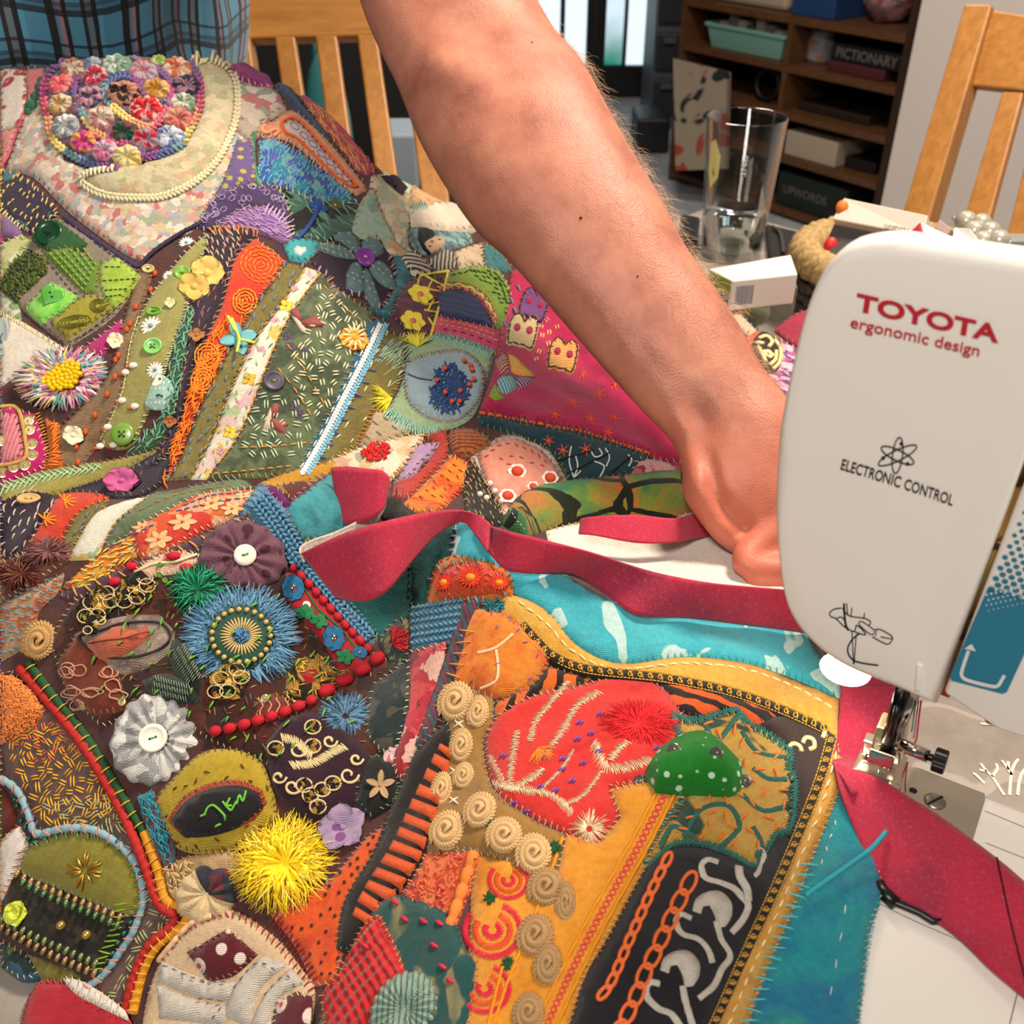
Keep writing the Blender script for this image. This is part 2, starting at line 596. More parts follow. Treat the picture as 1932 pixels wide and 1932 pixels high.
def patch(name,poly,mat,th=0.0011,puff=0.0012,cell=0.0036,smooth=True,fray=0.0,label=None,parent=None,level=None,edge=0.005,step=9.0,world=False,kind=None,ripple=0.0,rk=(500,0),hem=True,pct=80):
 par=parent or QUILT
 if world:
  pl=np.array(poly,float)
 else:
  pts=corners(poly,step)if smooth else lin(poly,step,True)
  if fray:
   q=np.roll(pts,-1,0)-np.roll(pts,1,0)
   q=np.stack([q[:,1],-q[:,0]],1)/(np.linalg.norm(q,axis=1,keepdims=True)+1e-9)
   pts=pts+q*NR.uniform(-fray,fray,(len(pts),1))
  w,_=hit(pts,0.0)
  l0=float(np.percentile(samp(LG,w[:,0],w[:,1]),60))+0.0008+th*0.5
  w,_=hit(pts,l0)
  pl=w[:,:2]
 for pas in(0,1):
  keep=[0]
  for i in range(1,len(pl)):
   if np.hypot(*(pl[i]-pl[keep[-1]]))>0.0004:
    keep.append(i)
  pl=pl[keep]
  n=len(pl)
  mn,mx=pl.min(0),pl.max(0)
  ix0,ix1=max(0,int((mn[0]-GX0)/GS)),min(LV.shape[1],int((mx[0]-GX0)/GS)+2)
  iy0,iy1=max(0,int((mn[1]-GY0)/GS)),min(LV.shape[0],int((mx[1]-GY0)/GS)+2)
  XX,YY=np.meshgrid(_gx[ix0:ix1],_gy[iy0:iy1])
  ins=inpoly(XX,YY,pl)
  if pas==0:
   sub=LV[iy0:iy1,ix0:ix1]
   if level is None:
    level=int(np.percentile(sub[ins],94))+1 if ins.any()else 1
   lift=level*STEP+th
   if ins.any():
    lift=max(lift,float(np.percentile(LG[iy0:iy1,ix0:ix1][ins],pct))+0.0003+th*0.4)
   if world:
    break
   w,_=hit(pts,lift)
   pl=w[:,:2]
 gx=np.arange(mn[0],mx[0],cell)
 gy=np.arange(mn[1],mx[1],cell*0.87)
 X,Y=np.meshgrid(gx,gy)
 X=X+(np.arange(len(gy))%2)[:,None]*cell*0.5
 X,Y=X.ravel(),Y.ravel()
 k=inpoly(X,Y,pl)
 X,Y=X[k],Y[k]
 if len(X):
  d=pdist(X,Y,pl)
  k=d>cell*0.45
  X,Y,d=X[k],Y[k],d[k]
 vs=[Vector((a,b))for a,b in pl]+[Vector((a,b))for a,b in zip(X,Y)]
 ed=[(i,(i+1)%n)for i in range(n)]
 ov,oe,of,ori,_,_=delaunay_2d_cdt(vs,ed,[],1,1e-7,True)
 OX=np.array([p.x for p in ov])
 OY=np.array([p.y for p in ov])
 D=pdist(OX,OY,pl)
 D[D<1e-6]=0
 e=np.clip(D/edge,0,1)
 prof=np.sqrt(np.clip(1-(1-e)**2,0,1))
 z=samp(HG,OX,OY)+lift-0.0006+prof*(0.0006+puff)
 if ripple:
  a=math.radians(rk[1])
  z=z+ripple*np.sin((OX*math.cos(a)+OY*math.sin(a))*rk[0])*e
 V=[(OX[i],OY[i],z[i])for i in range(len(OX))]
 cen=np.array([[(OX[f[0]]+OX[f[1]]+OX[f[2]])/3,(OY[f[0]]+OY[f[1]]+OY[f[2]])/3]for f in of])
 ok_=inpoly(cen[:,0],cen[:,1],pl)
 Fc=[tuple(f)for f,k_ in zip(of,ok_)if k_]
 cnt={}
 for f in Fc:
  for i in range(len(f)):
   a,b=f[i],f[(i+1)%len(f)]
   cnt[(a,b)]=1
 mp={}
 for(a,b)in list(cnt):
  if(b,a)not in cnt:
   for q in(a,b):
    if q not in mp:
     mp[q]=len(V)
     V.append((V[q][0],V[q][1],V[q][2]-lift-0.0012))
   Fc.append((b,a,mp[a],mp[b]))
 o=mesh(name,V,Fc,mat,par,True,label,kind)
 m=LV[iy0:iy1,ix0:ix1]
 m[ins]=np.maximum(m[ins],level)
 g=LG[iy0:iy1,ix0:ix1]
 dd=pdist(XX[ins],YY[ins],pl)
 g[ins]=lift-0.0006+(puff+0.0006)*np.sqrt(np.clip(1-(1-np.clip(dd/edge,0,1))**2,0,1))
 if hem and not world and puff<0.006 and len(pts)>18 and not any(k in name for k in('bar','medal','petal','printed','eye','lace','ric_','velvet','slice','lips','ribbon')):
  global HEMN
  HEMN+=1
  c=HEMS[HEMN%len(HEMS)]if hem is True else hem
  cx=np.array(pts).mean(0)
  q=[tuple(a+(cx-a)/(np.linalg.norm(cx-a)+1e-6)*3.0)for a in np.array(pts)[::3]]
  stitches(along(q,12.5,8.5,62,16,0,True,lj=0.25),2.1,thread(c),o,'hem_stitches')
 return o
def top(pts):
 w,t=hit(pts,0.0,HG+LG)
 n=normal(w[:,0],w[:,1])
 l=samp(LG,w[:,0],w[:,1])
 w=w+np.stack([np.zeros_like(l),np.zeros_like(l),l],1)
 return w,n,t/F
def stitches(segs,width,mat,parent=None,name='stitches',label=None,arch=0.5,kind='stuff',sides=5,lift=0.0):
 if not len(segs):
  return None
 s=np.array(segs,float)
 A,nA,sc=top(s[:,0:2])
 B,nB,_=top(s[:,2:4])
 M,nM,_=top((s[:,0:2]+s[:,2:4])/2)
 wd=np.broadcast_to(np.array(width,float),(len(s),))
 mb=MB()
 fr=[(0,0.35,0.0),(0.2,0.85,0.8),(0.5,1.0,1.0),(0.8,0.85,0.8),(1.0,0.35,0.0)]
 for i in range(len(s)):
  r=0.5*wd[i]*sc[i]
  a,b,m=Vector(A[i]),Vector(B[i]),Vector(M[i])
  if(b-a).length>0.05:
   continue
  n=Vector(nM[i])
  pts,rad=[],[]
  for f_,k,h in fr:
   q=a.lerp(b,f_)
   bend=max(0.0,(m-(a+b)/2).dot(n))*(1-abs(2*f_-1))
   pts.append(q+n*(bend+lift*sc[i]+r*0.25+h*arch*r))
   rad.append(r*k)
  v,f=g_tube(pts,rad,sides,cap=False,up=n)
  mb.add(v,f)
 return mb.build(name,mat,parent or QUILT,True,label,kind)
def along(poly,gap,length,ang=0.0,jit=0.0,off=0.0,closed=False,smooth=True,lj=0.0,alt=0.0):
 pts=crom(poly,2.0,closed)if smooth else lin(poly,2.0,closed)
 d=np.concatenate([[0],np.cumsum(np.linalg.norm(np.diff(pts,axis=0),axis=1))])
 out=[]
 x=gap*0.5
 k=0
 while x<d[-1]:
  px=np.interp(x,d,pts[:,0])
  py=np.interp(x,d,pts[:,1])
  qx=np.interp(min(x+3,d[-1]),d,pts[:,0])-np.interp(max(x-3,0),d,pts[:,0])
  qy=np.interp(min(x+3,d[-1]),d,pts[:,1])-np.interp(max(x-3,0),d,pts[:,1])
  a=math.atan2(qy,qx)
  nx,ny=-math.sin(a),math.cos(a)
  aa=a+math.radians(ang+(alt if k%2 else-alt)+random.uniform(-jit,jit))
  L=length*(1+random.uniform(-lj,lj))/2
  ox,oy=px+nx*off,py+ny*off
  out.append((ox-math.cos(aa)*L,oy-math.sin(aa)*L,ox+math.cos(aa)*L,oy+math.sin(aa)*L))
  x+=gap
  k+=1
 return out
def scatter(poly,n,length,ang=None,jit=180.0,lj=0.2,pair=0,gap=6,mind=0.0,seed=None):
 R=random.Random(seed if seed is not None else len(poly)*31+n)
 p=np.array(poly,float)
 mn,mx=p.min(0),p.max(0)
 out,cs=[],[]
 tries=0
 while len(cs)<n and tries<n*40:
  tries+=1
  x,y=R.uniform(mn[0],mx[0]),R.uniform(mn[1],mx[1])
  if not inpoly(np.array([x]),np.array([y]),p)[0]:
   continue
  if mind and any((x-a)**2+(y-b)**2<mind*mind for a,b in cs):
   continue
  cs.append((x,y))
  a=math.radians((ang if ang is not None else 0)+R.uniform(-jit,jit))
  L=length*(1+R.uniform(-lj,lj))/2
  for j in range(max(1,pair)):
   o=(j-(max(1,pair)-1)/2)*gap
   xx,yy=x-math.sin(a)*o,y+math.cos(a)*o
   out.append((xx-math.cos(a)*L,yy-math.sin(a)*L,xx+math.cos(a)*L,yy+math.sin(a)*L))
 return out
def cord(poly,width,mat,name='cord',parent=None,smooth=True,label=None,beads=0.0,n=7,flat=0.8,closed=False,lift=0.0,wob=0.0,kind=None):
 pts=crom(poly,4.0,closed)if smooth else lin(poly,4.0,closed)
 if wob:
  q=np.gradient(pts,axis=0)
  q=np.stack([-q[:,1],q[:,0]],1)/(np.linalg.norm(q,axis=1,keepdims=True)+1e-9)
  pts=pts+q*(wob*np.sin(np.arange(len(pts))*1.1))[:,None]
 w,nn,sc=top(pts)
 r=0.5*width*sc
 d=np.concatenate([[0],np.cumsum(np.linalg.norm(np.diff(pts,axis=0),axis=1))])
 k=np.ones(len(pts))
 if beads:
  k=0.72+0.38*np.abs(np.sin(np.pi*d/beads))**0.6
 P3=[Vector(w[i])+Vector(nn[i])*(r[i]*(0.45*flat)+lift*sc[i])for i in range(len(w))]
 v,f=g_tube(P3,[float(a)for a in r*k],n,closed,flat=flat,up=(0,-0.5,0.85))
 return mesh(name,v,f,mat,parent or QUILT,True,label,kind)
def braid(poly,width,mats,name='braid',parent=None,closed=False,label=None,gap=None):
 if not isinstance(mats,(list,tuple)):
  mats=[mats]
 g=gap or width*0.62
 a=along(poly,g,width*0.95,38,4,-width*0.22,closed)
 b=along(poly,g,width*0.95,-38,4,width*0.22,closed)
 segs=[]
 for x,y in zip(a,b):
  segs+=[x,y]
 return stitch_multi(segs,width*0.62,mats,name,parent,label)
def stitch_multi(segs,width,mats,name,parent=None,label=None,block=None,rnd=False,kind='stuff',arch=0.5):
 s=np.array(segs,float)
 o=stitches(segs,width,mats[0],parent,name,label,arch,kind)
 if o is None:
  return o
 me=o.data
 for m in mats[1:]:
  me.materials.append(m)
 nf=20
 n=len(me.polygons)//nf
 if len(mats)>1:
  idx=[]
  for i in range(n):
   k=random.randrange(len(mats))if rnd else int(i*len(mats)/n)
   idx+=[k]*nf
  me.polygons.foreach_set('material_index',idx)
 return o
def frame(px,py,tilt=0.35,rot=0.0,lift=0.0):
 w,n,sc=top([(px,py)])
 o,n,s=Vector(w[0]),Vector(n[0]),float(sc[0])
 tc=(Vector((0,0,CZ))-o).normalized()
 n=n.lerp(tc,tilt).normalized()
 r=Vector((1,0,0))
 r=(r-n*r.dot(n)).normalized()
 u=n.cross(r)
 M=Matrix((r,u,n)).transposed().to_4x4()
 M=M@Matrix.Rotation(math.radians(rot),4,'Z')
 M=M@Matrix.Scale(s,4)
 M.translation=o+n*(lift*s)
 return M
def button(px,py,r,mat,holes=4,ry=None,tilt=0.35,rot=20,thr=None,name='button',label=None,rim=True,parent=None,lift=1.0,thick=None):
 M=frame(px,py,tilt,rot if ry is None else 0,lift)
 k=1.0 if ry is None else ry/r
 h=thick or min(6.0,0.22*r+1.2)
 prof=[(0,h*0.55),(r*0.55,h*0.55),(r*0.68,h*0.72),(r*0.80,h),(r*0.93,h*0.92),(r,h*0.5),(r*0.96,0),(0,0)]if rim else[(0,h),(r*0.7,h*0.98),(r*0.95,h*0.7),(r,h*0.35),(r*0.96,0),(0,0)]
 mb=MB()
 v,f=g_lathe(prof,28,ry=k)
 mb.add(v,f)
 o=mb.build(name,mat,parent or QUILT,True,label,M=M)
 hm=plain('buttonhole_dark','1a1714',0.8)
 if holes:
  hb=MB()
  hh=(h*0.55 if rim else h)+0.15
  pos=[(-1,-1),(1,-1),(1,1),(-1,1)]if holes==4 else[(-1,0),(1,0)]
  for a,b in pos:
   v,f=g_lathe([(0,hh),(max(0.9,r*0.10),hh),(max(1.0,r*0.11),hh-0.3)],10,a*r*0.2,b*r*0.2*k)
   hb.add(v,f)
  hb.build('buttonhole',hm,o,M=M)
 if thr is not None:
  tb=MB()
  hh=(h*0.55 if rim else h)+0.2
  sg=[((-1,-1),(1,1)),((-1,1),(1,-1))]if holes==4 else[((-1,0.15),(1,0.15)),((-1,-0.2),(1,-0.2))]
  for a,b in sg:
   A=Vector((a[0]*r*0.2,a[1]*r*0.2*k,hh))
   B=Vector((b[0]*r*0.2,b[1]*r*0.2*k,hh))
   v,f=g_tube([A,(A+B)/2+Vector((0,0,1.2)),B],[0.9,1.3,0.9],6)
   tb.add(v,f)
  tb.build('button_thread',thr,o,M=M)
 return o
def yoyo(px,py,r,mat,ry=None,pleats=14,name='gathered_rosette',label=None,tilt=0.35,h=None,parent=None,rot=0,hole=0.2,mats=None,deep=0.16):
 M=frame(px,py,tilt,rot,0.6)
 k=1.0 if ry is None else ry/r
 h=h or r*0.30
 nA,nR=pleats*6,8
 v,f,mi=[],[],[]
 ph=random.uniform(0,6)
 for i in range(nR+1):
  q=i/nR
  rr=hole*0.25+(1-hole*0.25)*q
  for j in range(nA):
   a=2*math.pi*j/nA
   pl=math.sin(pleats*a+ph+1.5*math.sin(a*2+ph))
   edge=math.sqrt(max(0.0,1-q**4))
   hollow=min(1.0,max(0.0,(q-0.04)/0.30))
   z=h*edge*(0.35+0.65*hollow)+deep*r*pl*(1-q)**0.7*(0.3+0.7*hollow)*0.8*(0.35+q)
   R_=r*rr*(1+0.035*pl*q+0.03*math.sin(3*a+ph))
   v.append((R_*math.cos(a),R_*k*math.sin(a),z))
 for j in range(nA):
  a=2*math.pi*j/nA
  v.append((r*0.97*math.cos(a),r*0.97*k*math.sin(a),-h*0.5))
 for i in range(nR+1):
  for j in range(nA):
   j2=(j+1)%nA
   f.append((i*nA+j,(i+1)*nA+j,(i+1)*nA+j2,i*nA+j2))
   mi.append((j*5//nA)%len(mats)if mats else 0)
 f.append(tuple(range(nA)))
 mi.append(0)
 return mesh(name,[M@Vector(p)for p in v],f,mats or mat,parent or QUILT,True,label,None,mi)
def rosette(px,py,r,mat,ry=None,name='wool_rosette',label=None,parent=None,tilt=0.35,turns=2.6,rot=0):
 M=frame(px,py,tilt,rot,0.2)
 k=1.0 if ry is None else ry/r
 mb=MB()
 v,f=g_lathe([(0,r*0.30),(r*0.5,r*0.26),(r*0.85,r*0.14),(r*0.96,0)],20,ry=k)
 mb.add(v,f)
 N=int(28*turns)
 for i in range(N):
  q=i/N
  rr=r*(0.14+0.80*q**0.8)
  a=q*turns*2*math.pi
  z=r*(0.42-0.34*q**1.6)
  L=r*0.23
  da=0.75
  c=Vector((rr*math.cos(a),rr*math.sin(a)*k,z))
  d=Vector((math.cos(a+da),math.sin(a+da)*k,-0.15))*L
  v,ff=g_tube([c-d,c+Vector((0,0,r*0.05)),c+d],[r*0.06,r*0.125,r*0.06],5,cap=False)
  mb.add(v,ff)
 sp=[]
 for i in range(int(20*turns)):
  q=i/(20*turns)
  a=q*turns*2*math.pi-0.25
  rr=r*(0.05+0.82*q**0.8)
  sp.append((rr*math.cos(a),rr*math.sin(a)*k,r*(0.44-0.34*q**1.6)))
 v,ff=g_tube(sp,r*0.075,6)
 mb.add(v,ff)
 return mb.build(name,mat,parent or QUILT,True,label,M=M)
def beads(pts,r,mat,name='bead',parent=None,label=None,single=False,lift=0.4,sc=(1,1,1)):
 for(x,y)in pts:
  M=frame(x,y,0.2,0,r*lift)
  v,f=g_sphere((0,0,0),r,10,6,sc)
  MB().add(v,f).build(name,mat,parent or QUILT,True,label,M=M)
def sequins(pts,r,mat,name='sequin',parent=None,tilt=0.3,centre=None):
 for(x,y)in pts:
  M=frame(x,y,tilt,random.uniform(0,90),0.7)
  v,f=g_lathe([(r*0.16,0.9),(r*0.55,0.55),(r*0.92,1.1),(r,0.6),(r*0.9,0)],16)
  o=MB().add(v,f).build(name,mat,parent or QUILT,True,M=M)
  v,f=g_sphere((0,0,1.0),r*0.24,8,5)
  MB().add(v,f).build('seed_bead',centre or mat,o,True,M=M)
def petals(px,py,r,n,mat,w=0.5,name='flower',parent=None,tilt=0.3,rot=0,label=None,cup=0.25,thick=0.05,ry=None,cmat=None,cr=0.22,lift=0.6,cname='flower_centre',inner=0.1,pname='petal',same=True):
 M=frame(px,py,tilt,rot,lift)
 k=1.0 if ry is None else ry/r
 root=None
 cb=MB()
 v,f=g_lathe([(0,r*(cr*0.55+thick+0.06)),(r*cr*0.6,r*(cr*0.45+thick+0.06)),(r*cr,r*thick),(r*cr*0.98,0)],16,ry=k)
 cb.add(v,f)
 root=cb.build(name,cmat or mat,parent or QUILT,True,label,M=M)
 for i in range(n):
  a=2*math.pi*i/n
  mb=MB()
  vv,ff=[],[]
  NL,NW=6,4
  for s_ in(1,0):
   for iu in range(NL+1):
    u=iu/NL
    wd=w*r*0.5*(math.sin(math.pi*min(1,0.10+u*0.92))**0.6)
    for iw in range(NW+1):
     q=iw/NW*2-1
     x=r*(inner+(1-inner)*u)+(-0.06*r*q*q*u)
     y=wd*q
     z=r*(thick*s_+cup*(0.35*math.sin(u*math.pi*0.8)+0.10*abs(q))+0.02*(i%2))
     vv.append((x*math.cos(a)-y*math.sin(a),(x*math.sin(a)+y*math.cos(a))*k,z))
  S=(NL+1)*(NW+1)
  for iu in range(NL):
   for iw in range(NW):
    q0=iu*(NW+1)+iw
    ff.append((q0,q0+NW+1,q0+NW+2,q0+1))
    ff.append((S+q0,S+q0+1,S+q0+NW+2,S+q0+NW+1))
  for iu in range(NL):
   for iw in(0,NW):
    q0=iu*(NW+1)+iw
    ff.append((q0,q0+NW+1,S+q0+NW+1,S+q0))
  for iw in range(NW):
   q0=NL*(NW+1)+iw
   ff.append((q0,q0+1,S+q0+1,S+q0))
  mb.add(vv,ff)
  mb.build(pname,mat if not isinstance(mat,list)else mat[i%len(mat)],root,True,M=M)
 return root
def tuft(px,py,r,mat,n=260,name='tuft',ry=None,parent=None,label=None,up=0.5,thin=0.6,tilt=0.3,mats=None,r0=0.0,curl=0.3,kind='stuff',arc=(0,360)):
 M=frame(px,py,tilt,0,0.5)
 k=1.0 if ry is None else ry/r
 mb=MB()
 for i in range(n):
  a=math.radians(random.uniform(*arc))
  q0=r*(r0+random.uniform(0,0.35*(1-r0)))
  q1=r*random.uniform(0.62,1.08)
  a2=a+random.uniform(-curl,curl)
  z1=r*up*random.uniform(0.1,1.0)
  am=(a+a2)/2+random.uniform(-curl,curl)*0.3
  qm=(q0+q1)/2
  pts=[(q0*math.cos(a),q0*math.sin(a)*k,0.5+r*0.05*up),(qm*math.cos(am),qm*math.sin(am)*k,z1),(q1*math.cos(a2),q1*math.sin(a2)*k,z1*random.uniform(0.1,0.7))]
  v,f=g_tube(pts,[thin,thin*1.1,thin*0.3],4,cap=False)
  mb.add(v,f,random.randrange(len(mats))if mats else 0)
 return mb.build(name,mats or mat,parent or QUILT,True,label,kind,M=M)
def ell(cx,cy,rx,ry,rot=0,n=20):
 a=math.radians(rot)
 return[(cx+rx*math.cos(t)*math.cos(a)-ry*math.sin(t)*math.sin(a),cy+rx*math.cos(t)*math.sin(a)+ry*math.sin(t)*math.cos(a))for t in[2*math.pi*i/n for i in range(n)]]
 # ------- the room
def Py(px,py,y):
 d=ray(px,py)
 t=y/d[1]
 return Vector((d[0]*t,y,CZ+d[2]*t))
def wood(name,a,b,rot=0.0,s=14.0,rough=0.45,axis='X'):
 key=('W',name,a,b,rot,s)
 if key in MATS:
  return MATS[key]
 t=NT(name)
 tc=t.n('ShaderNodeTexCoord')
 mp=t.n('ShaderNodeMapping')
 sc={'X':(s*0.12,s,s),'Y':(s,s*0.12,s),'Z':(s,s,s*0.12)}[axis]
 mp.inputs['Scale'].default_value=sc
 mp.inputs['Rotation'].default_value=(0,0,math.radians(rot))
 t.l(tc.outputs['Object'],mp.inputs['Vector'])
 nz=t.noise(mp.outputs[0],6.0,6.0,0.6,0.8)
 n2=t.noise(mp.outputs[0],1.3,3.0)
 col=t.ramp(nz.outputs[0],[(0.3,a),(0.7,b)])
 col=t.mix(t.math('MULTIPLY',n2.outputs[0],0.45),col,a)
 t.base(col)
 t.b.inputs['Roughness'].default_value=rough
 t.bump(nz.outputs[0],0.12,0.001)
 MATS[key]=t.m
 return t.m
def struct(o):
 o['kind']='structure'
 return o
FZ=-0.74
m_floor=NT('floor_vinyl')
nz=m_floor.noise(m_floor.coord(),9.0,5.0,0.6)
m_floor.base(m_floor.ramp(nz.outputs[0],[(0.3,'969ba0'),(0.7,'b2b6ba')]))
m_floor.b.inputs['Roughness'].default_value=0.55
v,f=g_box(0,3.0,FZ-0.02,9,9,0.04)
struct(MB().add(v,f).build('floor',m_floor.m,smooth=False))
m_wall=NT('wall_paint')
nz=m_wall.noise(m_wall.coord(),220.0,3.0)
m_wall.base(m_wall.ramp(nz.outputs[0],[(0.3,'d9d0c8'),(0.7,'e2dad2')]))
m_wall.b.inputs['Roughness'].default_value=0.9
m_wall.bump(nz.outputs[0],0.08,0.001)
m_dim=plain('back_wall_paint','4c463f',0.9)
BL=Vector((0.604,4.01,FZ))
BD=Vector((0.582,-0.813,0)).normalized()
BN=Vector((0.813,0.582,0)).normalized()
def bkM(s,dep,z):
 return BL+BD*s+BN*dep+Vector((0,0,z-FZ))
def bk(px,py,setb=0.0):
 r=ray(px,py)
 b0=BL+BN*setb
 t=(b0.x*BN.x+b0.y*BN.y)/(r[0]*BN.x+r[1]*BN.y)
 p=Vector((r[0]*t,r[1]*t,CZ+r[2]*t))
 return(p-BL).dot(BD),p.z
BM=Matrix((BD,BN,Vector((0,0,1)))).transposed().to_4x4()
BM.translation=Vector((BL.x,BL.y,0))
v,f=g_box(0.965+2.0,0.2,0.45,4.0,0.4,2.38)
struct(MB().add(v,f).build('wall_right',m_wall.m,smooth=False,M=BM))
v2,f2=g_box(1.0,0.40,0.45,2.0,0.1,2.38)
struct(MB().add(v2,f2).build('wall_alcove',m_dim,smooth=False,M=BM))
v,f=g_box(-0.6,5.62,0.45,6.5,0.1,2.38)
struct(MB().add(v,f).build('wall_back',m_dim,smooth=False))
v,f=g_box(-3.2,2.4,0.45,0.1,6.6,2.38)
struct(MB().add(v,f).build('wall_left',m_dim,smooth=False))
m_black=plain('door_black_paint','0b0c0d',0.4)
m_pane=plain('daylight_glass','cfe3ee',0.3,emit=1.15)
m_pane_g=NT('daylight_glass_garden')
gz=m_pane_g.n('ShaderNodeSeparateXYZ')
tcg=m_pane_g.n('ShaderNodeTexCoord')
m_pane_g.l(tcg.outputs['Object'],gz.inputs[0])
ngz=m_pane_g.noise(tcg.outputs['Object'],9.0,3.0)
hz=m_pane_g.math('ADD',gz.outputs[2],m_pane_g.math('MULTIPLY',ngz.outputs[0],0.14))
cg=m_pane_g.ramp(hz,[(0.0,'1f7c6a'),(1.0,'cfe3ee')])
cr=cg.node.color_ramp
cr.elements[0].position=0.02
cr.elements[1].position=0.14
mr=m_pane_g.n('ShaderNodeMapRange')
mr.inputs[1].default_value=-0.55
mr.inputs[2].default_value=1.2
m_pane_g.l(hz,mr.inputs[0])
m_pane_g.l(mr.outputs[0],cg.node.inputs[0])
m_pane_g.base('223')
m_pane_g.l(cg,m_pane_g.b.inputs['Emission Color'])
m_pane_g.b.inputs['Emission Strength'].default_value=1.1
DY=5.45
def door(name,x0,x1,panes,label):
 a,b=Py(x0,60,DY).x,Py(x1,60,DY).x
 z0,z1=FZ,1.35
 root=empty(name,((a+b)/2,DY,z0))
 root['kind']='structure'
 xs=[a]+sum([[p[0],p[1]]for p in panes],[])+[b]
 zb=panes[0][2]
 mb=MB()
 for i in range(0,len(xs),2):
  v,f=g_box((xs[i]+xs[i+1])/2,DY,(z0+z1)/2,xs[i+1]-xs[i],0.045,z1-z0)
  mb.add(v,f)
 for(p0,p1,zz,mt)in panes:
  v,f=g_box((p0+p1)/2,DY,(z0+zz)/2,p1-p0,0.04,zz-z0)
  mb.add(v,f)
  for k in range(1,4):
   zc=zz+(z1-zz)*k/4+0.02
   v,f=g_box((p0+p1)/2,DY,zc,p1-p0,0.03,0.03)
   mb.add(v,f)
 mb.build('door_frame',m_black,root,smooth=False)
 for(p0,p1,zz,mt)in panes:
  for k in range(4):
   za,zc=zz+(z1-zz)*k/4,zz+(z1-zz)*(k+1)/4
   v,f=g_box((p0+p1)/2,DY+0.012,(za+zc)/2,p1-p0-0.004,0.006,zc-za-0.002)
   MB().add(v,f).build('pane',mt,root,smooth=False)
 return root
def dx(px,py=60):
 return Py(px,py,DY).x
zbot=Py(1140,123,DY).z
door('door_1',940,1122,[(dx(962),dx(1004),zbot,m_pane),(dx(1014),dx(1057),zbot,m_pane),(dx(1065),dx(1107),zbot,m_pane)],None)
door('door_2',1124,1232,[(dx(1142),dx(1177),zbot,m_pane_g.m),(dx(1183),dx(1218),zbot,m_pane)],None)
# ------- bookcase in the alcove
m_case=wood('bookcase_oak','4c301b','684527',axis='X',s=10)
m_case_shade=wood('bookcase_oak_shaded','2c1c12','3a2617',axis='Z',s=10)  # same oak darkened: the case's inner shadow put into the colour
BK=empty('bookcase',bkM(0.48,0.18,FZ),'tall oak bookcase of open shelves in the alcove beside the white wall','bookcase')
DEP=0.33
def bkbox(name,s0,s1,z0,z1,d0,d1,mat,parent,sm=False,bev=0.0,label=None):
 v,f=g_box((s0+s1)/2,(d0+d1)/2,(z0+z1)/2,s1-s0,d1-d0,z1-z0)
 o=MB().add(v,f).build(name,mat,parent,sm,label,M=BM)
 if bev:
  bevel(o,bev)
 return o
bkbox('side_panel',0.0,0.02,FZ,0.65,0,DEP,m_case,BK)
bkbox('side_panel',0.935,0.96,FZ,0.65,0,DEP,m_case_shade,BK)
bkbox('back_panel',0.02,0.935,FZ,0.65,DEP,DEP+0.01,m_case_shade,BK)
SHZ=[-0.715,-0.545,-0.405,-0.262,-0.118,0.12,0.36,0.63]
for z in SHZ:
 bkbox('shelf',0.02,0.935,z-0.011,z+0.011,0.0,DEP,m_case,BK)
bkbox('divider',0.492,0.512,-0.25,-0.13,0.0,DEP,m_case,BK)
bkbox('divider',0.492,0.512,-0.394,-0.274,0.0,DEP,m_case,BK)
def item(name,px0,pyt,px1,shelf,mat,label,cat,setb=0.02,dep=0.2,bev=0.004):
 s0,_=bk(px0,pyt+20,setb)
 s1,_=bk(px1,pyt+20,setb)
 _,z1=bk((px0+px1)/2,pyt,setb)
 z0=SHZ[shelf]+0.0115
 s1=min(s1,0.932)
 o=bkbox(name,s0,s1,z0,max(z1,z0+0.02),setb,setb+dep,mat,None,False,bev)
 tag(o,label,cat)
 return o,s0,s1,z0,z1
def text_mesh(body,bold=0.0,shear=0.0,spacing=1.0):
 cu=bpy.data.curves.new('lettering','FONT')
 cu.body=body
 cu.offset=bold
 cu.shear=shear
 cu.space_character=spacing
 cu.resolution_u=4
 ob=bpy.data.objects.new('lettering',cu)
 COL.objects.link(ob)
 dg=bpy.context.evaluated_depsgraph_get()
 me=bpy.data.meshes.new_from_object(ob.evaluated_get(dg))
 v=np.array([tuple(p.co)[:2]for p in me.vertices])
 fc=[tuple(p.vertices)for p in me.polygons]
 bpy.data.objects.remove(ob)
 bpy.data.curves.remove(cu)
 bpy.data.meshes.remove(me)
 return v,fc
def bktext(body,s0,s1,zb,h,setb,mat,parent):
 v,f=text_mesh(body,0.02)
 mn,mx=v.min(0),v.max(0)
 vv=[(s0+(p[0]-mn[0])/(mx[0]-mn[0])*(s1-s0),setb-0.0015,zb+(p[1]-mn[1])/(mx[1]-mn[1])*h)for p in v]
 MB().add(vv,f).build('lettering',mat,parent,False,M=BM)
m_mint=plain('mint_plastic','6f9f93',0.5)
m_grey=plain('grey_plastic','8f9096',0.5)
m_cream=plain('cream_plastic','a79a86',0.5)
o,s0,s1,z0,z1=item('plastic_case',1350,-40,1488,4,m_cream,'cream plastic case on the shelf above the mint tub','case',0.05,0.22,0.015)
for k in range(2):
 v,f=g_lathe([(0,0.014),(0.012,0.012),(0.014,0)],14)
 Mk=BM@Matrix.Translation((s0+0.06+0.16*k,0.05,z0+0.05))@Matrix.Rotation(math.pi/2,4,'X')
 MB().add(v,f).build('knob',plain('dark_knob','201d1a',0.4),o,M=Mk)
item('storage_box',1497,-35,1580,4,plain('blue_card','173a66',0.6),'dark blue box on the shelf beside the pink bag','box',0.03,0.2)
